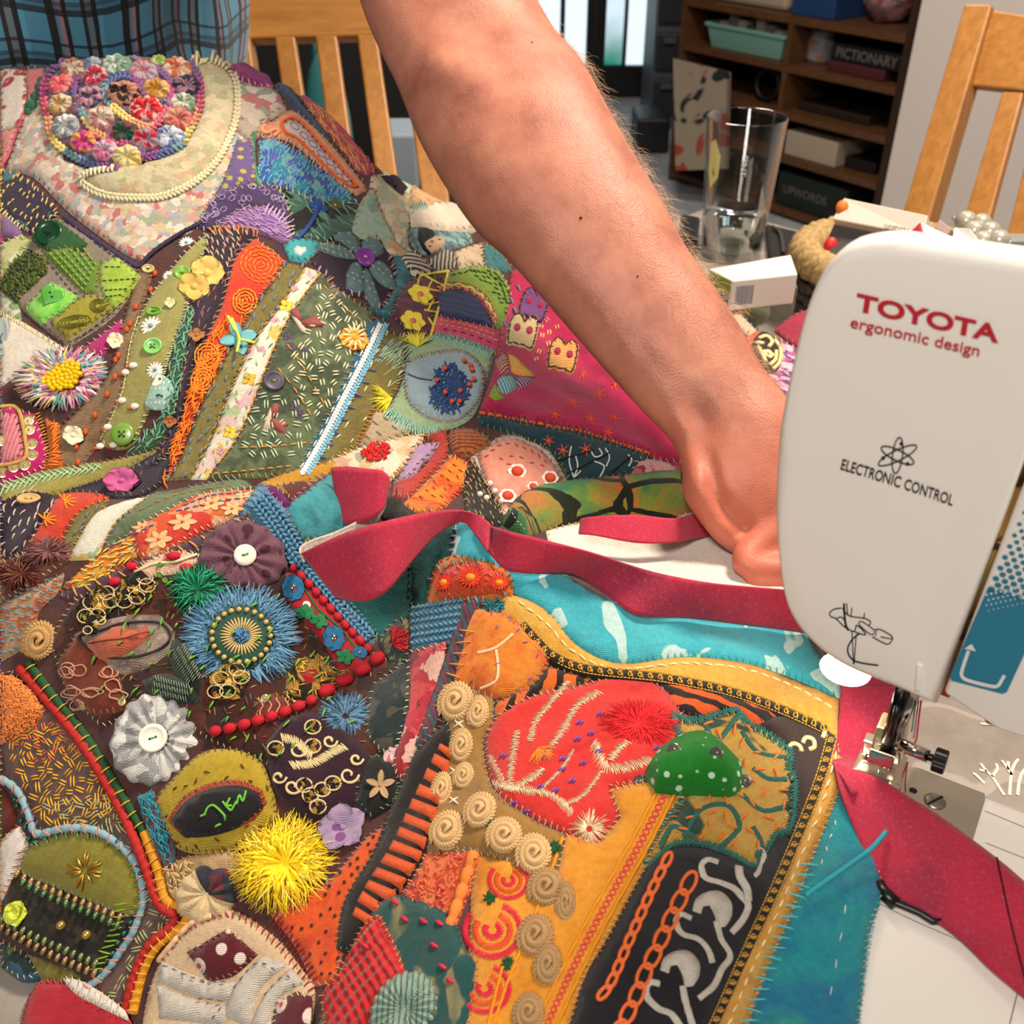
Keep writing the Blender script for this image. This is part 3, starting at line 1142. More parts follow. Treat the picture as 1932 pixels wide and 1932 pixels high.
s0,z0=bk(1590,58,0.05)
s1,_=bk(1672,70,0.05)
mb=MB()
v,f=g_sphere((0,0,0),1.0,22,14)
R=random.Random(3)
vv=[]
for p in v:
 q=Vector(p)
 k=1+0.22*noise.noise(q*2.3)+0.12*noise.noise(q*5.1)
 vv.append(((s0+s1)/2+q.x*k*(s1-s0)*0.46,0.16+q.y*k*0.09,-0.106+0.075+max(-0.072,q.z*k*0.085)))
tag(mb.add(vv,f).build('gift_bag',fab('8d4a4c','floral',cols=['b0767a','6b5a58','a08b86','703138'],s=30,bump=0.2),M=BM),'crumpled pink and red patterned bag on the top visible shelf','bag')
s0,_=bk(1333,60,0.02)
s1,_=bk(1478,80,0.02)
zt=bk(1330,40,0.02)[1]
zb=SHZ[3]+0.0115
TUB=empty('storage_tub',BM@Vector(((s0+s1)/2,0.13,zb)),'mint green plastic tub filled with papers on the bookcase shelf','tub')
mb=MB()
k=0.90
v=[]
for(z,kk)in((zb,k),(zt-0.012,1.0),(zt-0.012,1.05),(zt,1.05),(zt,0.98),(zb+0.008,k-0.03)):
 for a,b in((-1,-1),(1,-1),(1,1),(-1,1)):
  v.append(((s0+s1)/2+a*kk*(s1-s0)/2,0.14+b*kk*0.12,z))
f=[(i*4+j,i*4+(j+1)%4,i*4+4+(j+1)%4,i*4+4+j)for i in range(5)for j in range(4)]+[(3,2,1,0),(20,21,22,23)]
bevel(mb.add(v,f).build('tub',m_mint,TUB,False,M=BM),0.004)
for i in range(7):
 c=['b9b2a8','8d8781','c9c3bb','6d6660'][i%4]
 sx=s0+0.03+(s1-s0-0.06)*(i+0.5)/7
 v,f=g_box(sx,0.13,zt-0.02+0.012*((i*5)%3),0.035,0.16,0.05)
 MB().add(v,f).build('paper',plain('paper_'+c,c,0.8),TUB,False,M=BM)
s0,_=bk(1506,90,0.06)
s1,_=bk(1548,95,0.06)
zt=bk(1527,55,0.06)[1]
r=(s1-s0)/2
zb=SHZ[3]+0.0115
mj=NT('painted_jar')
vj=mj.voro(mj.coord(),26.0)
mj.base(mj.ramp(vj.outputs['Distance'],[(0.2,'a5702f'),(0.42,'8f8f94'),(1,'85868c')]))
mj.b.inputs['Roughness'].default_value=0.3
h=zt-zb
v,f=g_lathe([(0,0),(r*0.8,0),(r,h*0.15),(r*1.02,h*0.6),(r*0.8,h*0.82),(r*0.85,h*0.86),(r*0.8,h*0.95),(r*0.3,h),(0,h)],24)
Mj=BM@Matrix.Translation(((s0+s1)/2,0.12,zb))
tag(MB().add(v,f).build('ginger_jar',mj.m,M=Mj),'pale painted lidded jar with ochre flowers on the shelf beside the tub','jar')
m_letter=plain('lettering_pale','5a5652',0.7)
o,s0,s1,z0,z1=item('board_game',1556,122,1668,3,plain('game_red','4a1c22',0.6),'dark red board game box lying under the black word game','game box',0.03,0.24)
zt1=z1
v,f=g_box((0.655+0.925)/2,0.15,zt1+0.027,0.27,0.24,0.05)
o=bevel(MB().add(v,f).build('board_game',plain('game_black','0d0b0d',0.55),smooth=False,M=BM),0.003)
tag(o,'black board game box with pale capital letters lying on the middle shelf','game box')
bktext('PICTIONARY',0.675,0.905,zt1+0.012,0.030,0.03,m_letter,o)
o,s0,s1,z0,z1=item('flat_box',1480,257,1580,1,plain('white_card','a59885',0.7),'long off-white cardboard box on the lower shelf behind the glass','box',0.02,0.22)
o,s0,s1,z0,z1=item('board_game',1465,340,1600,0,plain('game_green','14201a',0.55),'dark green word game box with pale letters at the bottom of the bookcase','game box',0.02,0.24)
bktext('UPWORDS',s0+0.03,s0+0.03+0.19,z0+0.045,0.028,0.02,m_letter,o)
o,s0,s1,z0,z1=item('board_game',1500,205,1640,2,plain('game_brown','241612',0.6),'dark brown game box on the shelf under the black word game','game box',0.06,0.22)
item('file_box',1590,300,1650,1,plain('file_dark','15110f',0.6),'small dark box at the right end of the lower shelf','box',0.06,0.2)
v,f=g_tube([(0.05*math.cos(a),0,0.05*math.sin(a))for a in[i*math.pi/12 for i in range(24)]],0.008,8,True)
sH,zH=bk(1436,196,0.03)
Mh=BM@Matrix.Translation((sH,0.05,SHZ[2]+0.0115+0.058))
tag(MB().add(v,f).build('hoop',plain('hoop_black','090909',0.5),M=Mh),'thin black round hoop on the shelf behind the canvas','hoop')
CV=empty('painted_canvas',BM@Vector((0.13,-0.12,FZ)),'pale canvas with red and black brush marks leaning against the bookcase','canvas')
c4=[P(1270,110,3.52),P(1372,135,3.42),P(1368,318,3.52),P(1274,322,3.62)]
mc=NT('canvas_paint')
nz=mc.noise(mc.coord(),9.0,2.0,0.4,1.0)
n2=mc.noise(mc.coord(off=(3,1,2)),7.0,2.0,0.4,1.6)
cc=mc.ramp(nz.outputs[0],[(0.45,'8a7f6e'),(0.56,'8a7f6e'),(0.60,'8d3a2a'),(1,'7b2a1f')])
cc=mc.mix(mc.ramp(n2.outputs[0],[(0.60,'000'),(0.63,'fff')]),cc,'14171a')
mc.base(cc)
mc.b.inputs['Roughness'].default_value=0.8
nv=(c4[1]-c4[0]).cross(c4[3]-c4[0]).normalized()*-0.03
v=[tuple(p)for p in c4]+[tuple(p-nv)for p in c4]
MB().add(v,[(0,1,2,3),(7,6,5,4),(0,4,5,1),(1,5,6,2),(2,6,7,3),(3,7,4,0)]).build('stretched_canvas',mc.m,CV,False)
m_tow=plain('tower_grey','56585f',0.4)
m_drw=plain('tower_drawer','35363c',0.3)
x0,x1=Py(1238,60,4.75).x,Py(1292,60,4.75).x
zt0=FZ
TW=empty('drawer_tower',((x0+x1)/2,4.95,FZ),'grey plastic drawer tower standing between the black door and the bookcase','drawers')
v,f=g_box((x0+x1)/2,4.97,(zt0+0.25)/2,x1-x0,0.36,0.25-zt0)
MB().add(v,f).build('tower_frame',m_tow,TW,False)
for i in range(5):
 za=FZ+0.06+i*0.185
 v,f=g_box((x0+x1)/2,4.78,za+0.08,(x1-x0)*0.86,0.03,0.15)
 d=bevel(MB().add(v,f).build('drawer',m_drw,TW,False),0.01)
 v,f=g_box((x0+x1)/2,4.755,za+0.13,(x1-x0)*0.4,0.03,0.02)
 MB().add(v,f).build('drawer_handle',m_tow,d,False)
x0,x1=Py(1206,170,4.4).x,Py(1268,170,4.4).x
v,f=g_box((x0+x1)/2,4.5,FZ+0.07,x1-x0,0.25,0.14)
tag(bevel(MB().add(v,f).build('crate',plain('crate_dark','1c1e24',0.4),smooth=False),0.01),'low dark plastic crate on the floor in front of the drawer tower','crate')
# ------- dining chairs
m_oak=wood('chair_oak','a06a2c','c58c45',axis='X',s=16)
m_oakz=wood('chair_oak_upright','9c6829','c08743',axis='Z',s=16)
def board(name,c,thick,mat,parent,bev=0.003,label=None):
 c=[Vector(p)for p in c]
 n=(c[1]-c[0]).cross(c[3]-c[0]).normalized()
 if n.dot(c[0]-Vector((0,0,CZ)))<0:
  n=-n
 v=[tuple(p)for p in c]+[tuple(p+n*thick)for p in c]
 o=MB().add(v,[(0,1,2,3),(7,6,5,4),(0,4,5,1),(1,5,6,2),(2,6,7,3),(3,7,4,0)]).build(name,mat,parent,False,label)
 return bevel(o,bev,2)
def chair(rail,uprights,tt,tb,yb,label,seat_c,along,thick=0.022):
 ch=empty('dining_chair',(seat_c[0],seat_c[1],FZ),label,'chair','oak slat-back dining chairs')
 board('top_rail',[P(x,y,t)for x,y,t in rail],thick,m_oak,ch)
 for(a,b,yt,c,d,nm)in uprights:
  ta,tbb=tt(a),tb(c)
  k=0.0 if nm=='slat' else-0.008
  board(nm,[P(a,yt,ta+k),P(b,yt,tt(b)+k),P(d,yb,tb(d)+k),P(c,yb,tb(c)+k)],thick*(0.7 if nm=='slat' else 1.8),m_oakz,ch)
 al=Vector(along).normalized()
 bk_=Vector((-al.y,al.x,0))
 if bk_.dot(Vector((seat_c[0],seat_c[1],0)))<0:
  bk_=-bk_
 s=Vector((seat_c[0],seat_c[1],FZ+0.45))
 mb=MB()
 v=[]
 for z in(-0.02,0.02):
  for a,b in((-0.21,-0.21),(0.21,-0.21),(0.21,0.2),(-0.21,0.2)):
   v.append(tuple(s+al*a+bk_*b+Vector((0,0,z))))
 f=[(3,2,1,0),(4,5,6,7),(0,1,5,4),(1,2,6,5),(2,3,7,6),(3,0,4,7)]
 bevel(mb.add(v,f).build('seat',m_oak,ch,False),0.006)
 for a in(-0.185,0.185):
  for b in(-0.185,0.175):
   c=s+al*a+bk_*b
   v,f=g_box(c.x,c.y,FZ+0.215,0.04,0.04,0.43)
   MB().add(v,f).build('leg',m_oakz,ch,False)
 return ch
def lerpf(a,b):
 return lambda x:a[1]+(b[1]-a[1])*(x-a[0])/(b[0]-a[0])
TL=1.32
tl=lambda x:TL
chair([(425,-70,TL),(830,-82,TL),(805,64,TL),(438,74,TL)],[(427,466,40,500,540,'back_post'),(517,556,66,588,630,'slat'),(594,635,65,658,702,'slat'),(673,711,64,740,783,'slat'),(748,800,20,822,872,'back_post')],tl,lambda x:TL-0.02,560,'oak slat-back dining chair behind the bare forearm and plaid shirt',(-0.27,1.18),(1,0.05,0))
RA,RB=(1700,1.42),(2060,1.27)
tr=lerpf(RA,RB)
chair([(1872,18,tr(1872)),(2140,58,tr(2140)),(2100,190,tr(2100)),(1826,160,tr(1826))],[(1819,1872,7,1667,1722,'back_post'),(1890,1932,172,1785,1838,'slat'),(1965,2010,178,1880,1925,'slat'),(2040,2085,182,1960,2010,'slat'),(2120,2180,50,2050,2110,'back_post')],tr,lambda x:lerpf((1690,1.40),(2000,1.25))(x),520,'oak slat-back dining chair in front of the bare white wall',(0.95,1.5),(0.82,-0.57,0))
m_dk=plain('cupboard_dark','120f0d',0.6)
v,f=g_box(-0.85,3.4,FZ+0.33,1.3,0.5,0.66)
o=MB().add(v,f).build('sideboard',m_dk,smooth=False)
tag(bevel(o,0.01),'low black sideboard seen dimly between the chair slats','sideboard')
BG=empty('tote_bag',P(640,200,1.75)+Vector((0,0,-0.2)),'turquoise bag hanging behind the chair slats','bag')
mb=MB()
a=P(600,118,1.75)
b=P(650,122,1.75)
v,f=g_sphere((0,0,0),1,16,10)
c=(a+b)/2
mb.add([(c.x-0.015+p[0]*0.042,c.y+p[1]*0.03,c.z-0.13+p[2]*0.15)for p in v],f).build('bag_body',plain('turquoise_cloth','3b8c90',0.7),BG)
v,f=g_tube([(c.x-0.03,c.y,c.z+0.0),(c.x-0.02,c.y,c.z+0.07),(c.x+0.0,c.y,c.z+0.07),(c.x+0.01,c.y,c.z)],0.006,6)
MB().add(v,f).build('bag_handle',plain('turquoise_cloth','3b8c90',0.7),BG)
p=P(755,285,2.2)
v,f=g_box(p.x,p.y+0.05,p.z-0.02,0.075,0.15,0.12)
o=MB().add(v,f).build('storage_basket',plain('pale_blue_plastic','a9bccb',0.5),smooth=False)
tag(bevel(o,0.006),'pale blue plastic basket on a stool seen through the chair slats','basket')
ST_=empty('stool',(p.x,p.y+0.05,FZ),'dark stool carrying the pale blue basket behind the chair','stool')
v,f=g_box(p.x,p.y+0.05,p.z-0.095,0.3,0.3,0.03)
MB().add(v,f).build('stool_seat',m_dk,ST_,False)
for a in(-0.12,0.12):
 for b in(-0.12,0.12):
  v,f=g_box(p.x+a,p.y+0.05+b,(FZ+p.z-0.11)/2,0.03,0.03,p.z-0.11-FZ)
  MB().add(v,f).build('stool_leg',m_dk,ST_,False)
  # ------- table and cloth
e1=Vector((0.7071,-0.7071,0))
e2=Vector((0.7071,0.7071,0))
m_tab=wood('table_oak','8a5c2e','a87440',s=12)
TB=empty('dining_table',tuple(e1*0.2+e2*0.45+Vector((0,0,FZ))),'oak dining table under the grey printed cloth','table')
TM=Matrix((e1,e2,Vector((0,0,1)))).transposed().to_4x4()
v,f=g_box(0.2,0.48,-0.0175,1.88,1.24,0.03)
bevel(MB().add(v,f).build('table_top',m_tab,TB,False,M=TM),0.006)
for a in(-0.65,1.05):
 for b in(-0.06,1.02):
  v,f=g_box(a,b,(FZ-0.033)/2,0.07,0.07,-0.033-FZ)
  MB().add(v,f).build('table_leg',m_tab,TB,False,M=TM)
mcl=NT('printed_cloth')
nz=mcl.noise(mcl.coord(),70.0,5.0,0.7)
wv=mcl.wave(mcl.coord(),9.0,7.0,2.0,1.5,typ='RINGS')
base=mcl.ramp(nz.outputs[0],[(0.3,'817b75'),(0.7,'928b84')])
col=mcl.mix(mcl.ramp(wv.outputs[0],[(0.93,'000'),(0.96,'b0b0b0')]),base,'b8b0a8')
mcl.base(col)
mcl.b.inputs['Roughness'].default_value=0.8
mcl.bump(nz.outputs[0],0.2,0.001)
mb=MB()
N=40
W0,W1,V0,V1=-0.745,1.145,-0.145,1.105
vs,fs=[],[]
ring=[]
for i in range(N):
 ring.append((W0+(W1-W0)*i/N,V0))
for i in range(N):
 ring.append((W1,V0+(V1-V0)*i/N))
for i in range(N):
 ring.append((W1-(W1-W0)*i/N,V1))
for i in range(N):
 ring.append((W0,V1-(V1-V0)*i/N))
cx,cy=(W0+W1)/2,(V0+V1)/2
for(zz,k,wob)in((0.0,1.0,0),(-0.006,1.006,0),(-0.06,1.014,0.006),(-0.2,1.02,0.016)):
 for i,(a,b)in enumerate(ring):
  q=1+wob*math.sin(i*0.9)
  vs.append((cx+(a-cx)*k*q,cy+(b-cy)*k*q,zz))
n=len(ring)
for r_ in range(3):
 for i in range(n):
  j=(i+1)%n
  fs.append((r_*n+i,r_*n+n+i,r_*n+n+j,r_*n+j))
fs.append(tuple(range(n)))
o=mb.add(vs,fs).build('tablecloth',mcl.m,M=TM)
tag(o,'grey tablecloth with white tree print covering the dining table','tablecloth')
CLOTH=o
mtw=plain('white_print','d9d2ca',0.8)
def print_line(pts,wpx,par):
 w=[Pz(x,y,0.0004)for x,y in crom(pts,6)]
 sc=(w[0]-Vector((0,0,CZ))).length/F
 v,f=[],[]
 for i,p in enumerate(w):
  t=(w[min(i+1,len(w)-1)]-w[max(i-1,0)]).normalized()
  nn=Vector((-t.y,t.x,0))*wpx*0.5*sc
  v+=[p+nn,p-nn]
 for i in range(len(w)-1):
  f.append((2*i,2*i+1,2*i+3,2*i+2))
 return v,f
mb=MB()
for pts in([(1895,1500),(1872,1465),(1862,1455),(1850,1440)],[(1872,1465),(1882,1450),(1879,1440)],[(1862,1455),(1848,1452)],[(1905,1500),(1908,1460),(1915,1440),(1922,1432)],[(1909,1462),(1895,1440),(1890,1434)],[(1903,1452),(1902,1436)],[(1858,1478),(1842,1462),(1836,1458)],[(1920,1500),(1924,1470),(1935,1450),(1960,1440)],[(1850,1365),(1880,1366),(1935,1362)],[(1940,1500),(1960,1460)]):
 v,f=print_line(pts,5,None)
 mb.add(v,f)
mb.build('tree_print',mtw,CLOTH,False,'white printed bare tree')
# ------- sewing machine, in its own frame
XM=Vector((0.853,-0.521,0)).normalized()
YM=Vector((0.521,0.853,0)).normalized()
FK=0.2927
MM=Matrix((XM,YM,Vector((0,0,1)))).transposed().to_4x4()
MM.translation=YM*FK
def mloc(px,py,y=0.0):
 r=ray(px,py)
 t=(FK+y)/(r[0]*YM.x+r[1]*YM.y)
 p=Vector((r[0]*t,r[1]*t,CZ+r[2]*t))
 return p.x*XM.x+p.y*XM.y,p.z
def mpt(px,py,y=0.0):
 a,b=mloc(px,py,y)
 return Vector((a,y,b))
def mzp(px,py,z):
 p=Pz(px,py,z)
 return p.x*XM.x+p.y*XM.y,p.x*YM.x+p.y*YM.y-FK
SM=empty('sewing_machine',MM@Vector((0.05,0.05,0.0)),'white electronic sewing machine with a blue side stripe, lamp lit over the crimson strip','sewing machine')
mwh=NT('machine_white')
nz=mwh.noise(mwh.coord(),900.0,2.0)
mwh.base('e6e2dc')
mwh.b.inputs['Roughness'].default_value=0.42
mwh.bump(nz.outputs[0],0.05,0.0004)
m_white=mwh.m
m_gold=plain('slot_metal','c9a35c',0.3,0.9)
m_chrome=plain('chrome','c9c4bb',0.12,1.0)
m_steel=plain('brushed_steel','a09a8e',0.35,1.0)
m_plate=plain('needle_plate_steel','b9b2a4',0.42,0.75)
m_bk=plain('black_plastic','0b0b0c',0.35)
m_blue=plain('stripe_blue','1f7391',0.5)
m_red=plain('print_red','b5202f',0.5)
m_ink=plain('print_black','17130f',0.6)
m_pw=plain('print_white','d4d6d6',0.5)
def extr(name,poly,y0,y1,mat,parent=SM,bev=0.0,seg=4,label=None,sm=True):
 n=len(poly)
 v=[(a,y0,b)for a,b in poly]+[(a,y1,b)for a,b in poly]
 ar=sum(poly[i][0]*poly[(i+1)%n][1]-poly[(i+1)%n][0]*poly[i][1]for i in range(n))
 fr=list(range(n))if ar>0 else list(reversed(range(n)))
 bkf=[i+n for i in reversed(fr)]
 f=[tuple(fr),tuple(bkf)]
 for i in range(n):
  j=(i+1)%n
  f.append((j,i,i+n,j+n)if ar>0 else(i,j,j+n,i+n))
 o=MB().add(v,f).build(name,mat,parent,sm,label,M=MM)
 if bev:
  bevel(o,bev,seg)
  o.modifiers['bevel'].angle_limit=math.radians(50)
 return o
cov_px=[(1765,1338),(1690,1306),(1620,1279),(1572,1254),(1530,1221),(1498,1183),(1478,1138),(1465,1065),(1458,980),(1458,900),(1465,820),(1480,738),(1500,650),(1521,575)]
pl=[mloc(x,y)for x,y in cov_px]
tl_=[mloc(x,y)for x,y in[(1546,518),(1575,484),(1606,463),(1660,452),(1700,452)]]
zt=tl_[-1][1]
xr0,xr1=mloc(1765,1338)[0],mloc(1930,885)[0]
head_poly=pl+tl_+[(-0.02,zt+0.001),(xr1+0.0012,zt+0.001)]
sp=crom(head_poly[1:-2],0.003)
head_poly=[head_poly[0]]+[tuple(p)for p in sp]+head_poly[-2:]
n=len(head_poly)
cxm=sum(p[0]for p in head_poly)/n
czm=sum(p[1]for p in head_poly)/n
def shell(name,poly,depth,rnd,parent,mat,lean,flat_right=True):
 v,f=[],[]
 rings=[]
 xr=max(p[0]for p in poly)
 cx=sum(p[0]for p in poly)/len(poly)
 cz=sum(p[1]for p in poly)/len(poly)
 steps=[(0.0,1.0),(0.08,0.62),(0.28,0.30),(0.55,0.11),(0.8,0.03),(1.0,0.0)]
 for(y_,inn)in[(0.0,1.0),(0.06,0.66),(0.22,0.35),(0.5,0.12),(1.0,0.0),(1.9,0.1)]:
  ring=[]
  for(a,b)in poly:
   dx_,dz_=cx-a,cz-b
   L=math.hypot(dx_,dz_)
   k=inn*rnd/L
   kx=0.0 if(flat_right and a>xr-0.002)else k
   aa,bb=a+dx_*kx,b+dz_*k
   y=y_*rnd+lean(aa,bb)*(1-min(1,y_))
   ring.append(len(v))
   v.append((aa,y,bb))
  rings.append(ring)
 ring=[]
 for(a,b)in poly:
  ring.append(len(v))
  v.append((a,depth,b-0.075*max(0.0,(b-0.2)/0.114)))
 rings.append(ring)
 m=len(poly)
 for r0,r1 in zip(rings[:-1],rings[1:]):
  for i in range(m):
   j=(i+1)%m
   f.append((r0[i],r1[i],r1[j],r0[j]))
 c=len(v)
 prev=rings[0]
 for q in(0.75,0.5,0.25):
  ring=[]
  for i in range(m):
   p=v[rings[0][i]]
   a,b=cx+(p[0]-cx)*q,cz+(p[2]-cz)*q
   ring.append(len(v))
   v.append((a,lean(a,b),b))
  for i in range(m):
   j=(i+1)%m
   f.append((prev[i],prev[j],ring[j],ring[i]))
  prev=ring
 c=len(v)
 v.append((cx,lean(cx,cz),cz))
 for i in range(m):
  j=(i+1)%m
  f.append((prev[i],prev[j],c))
 f.append(tuple(reversed(rings[-1])))
 f=[tuple(reversed(q))for q in f]
 return MB().add(v,f).build(name,mat,parent,True,M=MM)
def lean(a,b):
 k=max(0.0,(b-0.262)/0.05)
 return 0.0*k
head=shell('head_cover',head_poly,0.115,0.0055,SM,m_white,lean)
mb=MB()
ptsT=[Vector((a,lean(a,b)-0.0002,b))for a,b in[mloc(x,y)for x,y in[(1600,463),(1660,472),(1750,492),(1850,514),(1935,533)]]]
bz0=0.1605
xb0,xb1=mloc(1783,1300)[0],mloc(1893,925)[0]
xb1=max(xb1,xr1+0.0025)
bod=[(xb0,bz0+0.004),(0.012,bz0-0.003),(0.03,bz0-0.002),(0.045,bz0+0.006),(0.20,bz0+0.006),(0.30,bz0+0.006),(0.30,zt),(xb1+0.0012,zt)]
body=extr('machine_arm',bod,0.0,0.115,m_white,SM,0.0015,3)
for _v in body.data.vertices:
 _p=MM.inverted()@_v.co
 if _p.y>0.1 and _p.z>0.2:
  _v.co.z-=0.075
extr('machine_column',[(0.19,0.0),(0.30,0.0),(0.30,bz0+0.01),(0.19,bz0+0.01)],0.0,0.115,m_white,SM,0.004)
extr('thread_slot',[(xr0-0.002,bz0-0.001),(xb0+0.002,bz0-0.001),(xb1+0.002,zt-0.012),(xr1-0.002,zt-0.012)],0.005,0.012,m_gold,SM)
for i,(z0_,z1_)in enumerate([(0.185,0.197),(0.222,0.228),(0.245,0.262)]):
 extr('take_up_lever',[(xr0-0.001,z0_),(xb1+0.001,z0_+0.003),(xb1+0.001,z1_),(xr0-0.001,z1_-0.003)],0.0035,0.006,plain('slot_bronze','5b3a1c',0.35,0.8),SM)
 # ---- prints on the front
def on_front(a,b,e=0.0003):
 return(a,lean(a,b)-e,b)
def decal(name,polys,mat,e=0.0004,par=None,label=None):
 mb=MB()
 for pz in polys:
  q=[on_front(*mloc(x,y),e)for x,y in pz]
  mb.add(q,[tuple(range(len(q)))])
 return mb.build(name,mat,par or SM,False,label,M=MM)
def ribbon_px(pts,w,closed=False,step=3.0,smooth=True):
 p=crom(pts,step,closed)if smooth else lin(pts,step,closed)
 n=len(p)
 out=[]
 for i in range(n if closed else n-1):
  j=(i+1)%n
  a,b=p[i],p[j]
  d=(p[(i+1)%n]-p[i-1])if(closed or 0<i<n-1)else(b-a)
  d2=(p[(j+1)%n]-p[j-1])if(closed or 0<j<n-1)else(b-a)
  na=np.array([-d[1],d[0]])/(np.hypot(*d)+1e-9)*w/2
  nb=np.array([-d2[1],d2[0]])/(np.hypot(*d2)+1e-9)*w/2
  out.append([tuple(a+na),tuple(b+nb),tuple(b-nb),tuple(a-na)])
 return out
def word(body,a,b,up,mat,bold,name,fill=True,label=None,cap=None):
 v,f=text_mesh(body,bold)
 mn,mx=v.min(0),v.max(0)
 a,b,up=np.array(a,float),np.array(b,float),np.array(up,float)
 H=cap or mx[1]
 q=[]
 for p in v:
  s=(p[0]-mn[0])/(mx[0]-mn[0])
  px=a+(b-a)*s+up*(p[1]/H)
  q.append(on_front(*mloc(px[0],px[1]),0.0004))
 return MB().add(q,f).build(name,mat,SM,False,label,M=MM)
word('TOYOTA',(1613,583),(1884,645),(5,-31),m_red,0.035,'lettering',cap=0.71)
word('ergonomic design',(1604,616),(1847,671),(4,-21),m_red,0.012,'lettering',cap=0.71)
chars='ELECTRONIC CONTROL'
for(seg,a,b)in(('ELECTRO',(1586,884),(1664,908)),('NIC',(1665,908),(1698,919)),('CONTROL',(1705,921),(1797,953))):
 word(seg,a,b,(5,-20),m_ink,0.016,'lettering',cap=0.71)
polys=[]
for(ang,rx,ry)in((-83,34,9.5),(-26,40,10),(26,34,10)):
 pts=ell(1694,858,rx,ry,ang,28)
 polys+=ribbon_px(pts,2.6,True,4)
for(x,y)in((1701,836),(1667,863),(1713,874)):
 polys.append(ell(x,y,3.6,3.6,0,12))
decal('atom_emblem',polys,m_ink)
polys=[]
for pts,w in([(1593,1137),(1594,1160),(1597,1180),(1602,1188)],4),([(1598,1137),(1600,1160)],2),([(1608,1145),(1606,1162)],2),([(1632,1155),(1630,1166)],2),([(1588,1146),(1575,1148),(1566,1155),(1568,1162),(1578,1166),(1590,1178),(1600,1185),(1612,1190),(1616,1178)],2.2),([(1590,1146),(1602,1160),(1622,1164),(1634,1166),(1643,1172),(1640,1180)],2.2),([(1578,1166),(1588,1163),(1596,1172)],2),([(1616,1178),(1625,1184),(1634,1196),(1622,1194),(1612,1190)],2.2),([(1622,1172),(1622,1178),(1644,1196),(1650,1188),(1628,1172),(1622,1172)],2),([(1650,1188),(1660,1186),(1682,1198),(1684,1206),(1676,1214),(1664,1210),(1646,1200)],2.2),([(1684,1204),(1670,1202),(1662,1200)],2),([(1655,1188),(1652,1200)],1.6),([(1622,1194),(1608,1206),(1600,1222),(1603,1236),(1614,1246),(1634,1251),(1658,1254)],3),([(1608,1190),(1611,1252)],2),([(1616,1196),(1612,1252)],2):
 polys+=ribbon_px(pts,w)
decal('needle_diagram',polys,m_ink)
a=[mloc(x,y)for x,y in[(1731,1250),(1742,1253),(1737,1302),(1726,1300)]]
extr('rib',a,-0.001,0.002,m_white,SM,0.0004)
stripe=[(1791,1279),(1796,1287),(1893,1311),(1900,1306),(1935,1222),(2010,1040),(2010,1010),(1849,1098)]
stripe=[mloc(x,y)for x,y in[(1791,1279),(1796,1287),(1890,1311),(1899,1308)]]
xl=0.0
sx0,sx1=stripe[0][0],stripe[3][0]
zs=[stripe[0][1],stripe[3][1]]
ztop=mloc(1850,1105)[1]
def sl(z):
 return sx0+(xb1+0.0012-xb0-0.0006)*(z-zs[0])/0.075
mb=MB()
q=[(sx0,zs[0]+0.0008),(sx0+0.001,zs[0]-0.0006),(sx1-0.001,zs[1]-0.0006),(sx1,zs[1]+0.0008),(sx1+0.002,ztop),(sl(ztop),ztop)]
mb.add([(a,-0.0003,b)for a,b in q],[tuple(range(len(q)))])
rows=21
for i in range(rows):
 k=i/(rows-1)
 z=ztop+0.0002+i*0.0021
 r=0.00105*(1-0.62*k)
 for j in range(8):
  x=sl(z)+0.0011+j*0.0026+(0.0013 if i%2 else 0)
  c=[(x+r*math.cos(t),-0.0003,z+r*math.sin(t))for t in[2*math.pi*u/12 for u in range(12)]]
  mb.add(c,[tuple(range(12))])
mb.build('blue_stripe',m_blue,SM,False,'blue printed stripe fading into dots',M=MM)
ar=ribbon_px([(1828,1226),(1816,1262),(1816,1274),(1828,1282),(1872,1293),(1884,1291),(1890,1282),(1896,1272)],6.5)
ar.append([(1820,1222),(1834,1213),(1842,1227)])
decal('arrow_print',ar,m_pw,0.0006)
decal('stripe_gap_dots',[ell(1862+9*i+4*(j%2),1120+10*j-2*i,2.2-0.35*j,2.2-0.35*j,0,8)for i in range(8)for j in range(4)],m_pw,0.0006)
# ---- bed: free arm with needle plate
BZ=0.085
x_a,y_a=mzp(1862,1486,BZ)
x_b,y_b=mzp(1700,1440,BZ)
yb_=(y_a+y_b)/2
mb=MB()
bedp=[(-0.075,yb_),(0.30,yb_),(0.30,-0.125),(-0.075,-0.125)]
v=[(a,b,BZ)for a,b in bedp]+[(a,b,0.001)for a,b in bedp]
f=[(3,2,1,0),(4,5,6,7),(0,1,5,4),(1,2,6,5),(2,3,7,6),(3,0,4,7)]
bed=mb.add(v,f).build('machine_bed',m_white,SM,False,M=MM)
bevel(bed,0.005,4)
pp=[mzp(x,y,BZ)for x,y in[(1640,1440),(1735,1447),(1800,1464),(1846,1480),(1859,1492),(1858,1510),(1834,1590),(1780,1600),(1700,1600),(1640,1560)]]
v=[(a,min(b,yb_-0.002),BZ+0.0008)for a,b in pp]
v2=[(a,min(b,yb_-0.002),BZ-0.0005)for a,b in pp]
n=len(pp)
MB().add(v+v2,[tuple(reversed(range(n)))]+[(i,(i+1)%n,(i+1)%n+n,i+n)for i in range(n)]).build('needle_plate',m_plate,SM,False,M=MM)
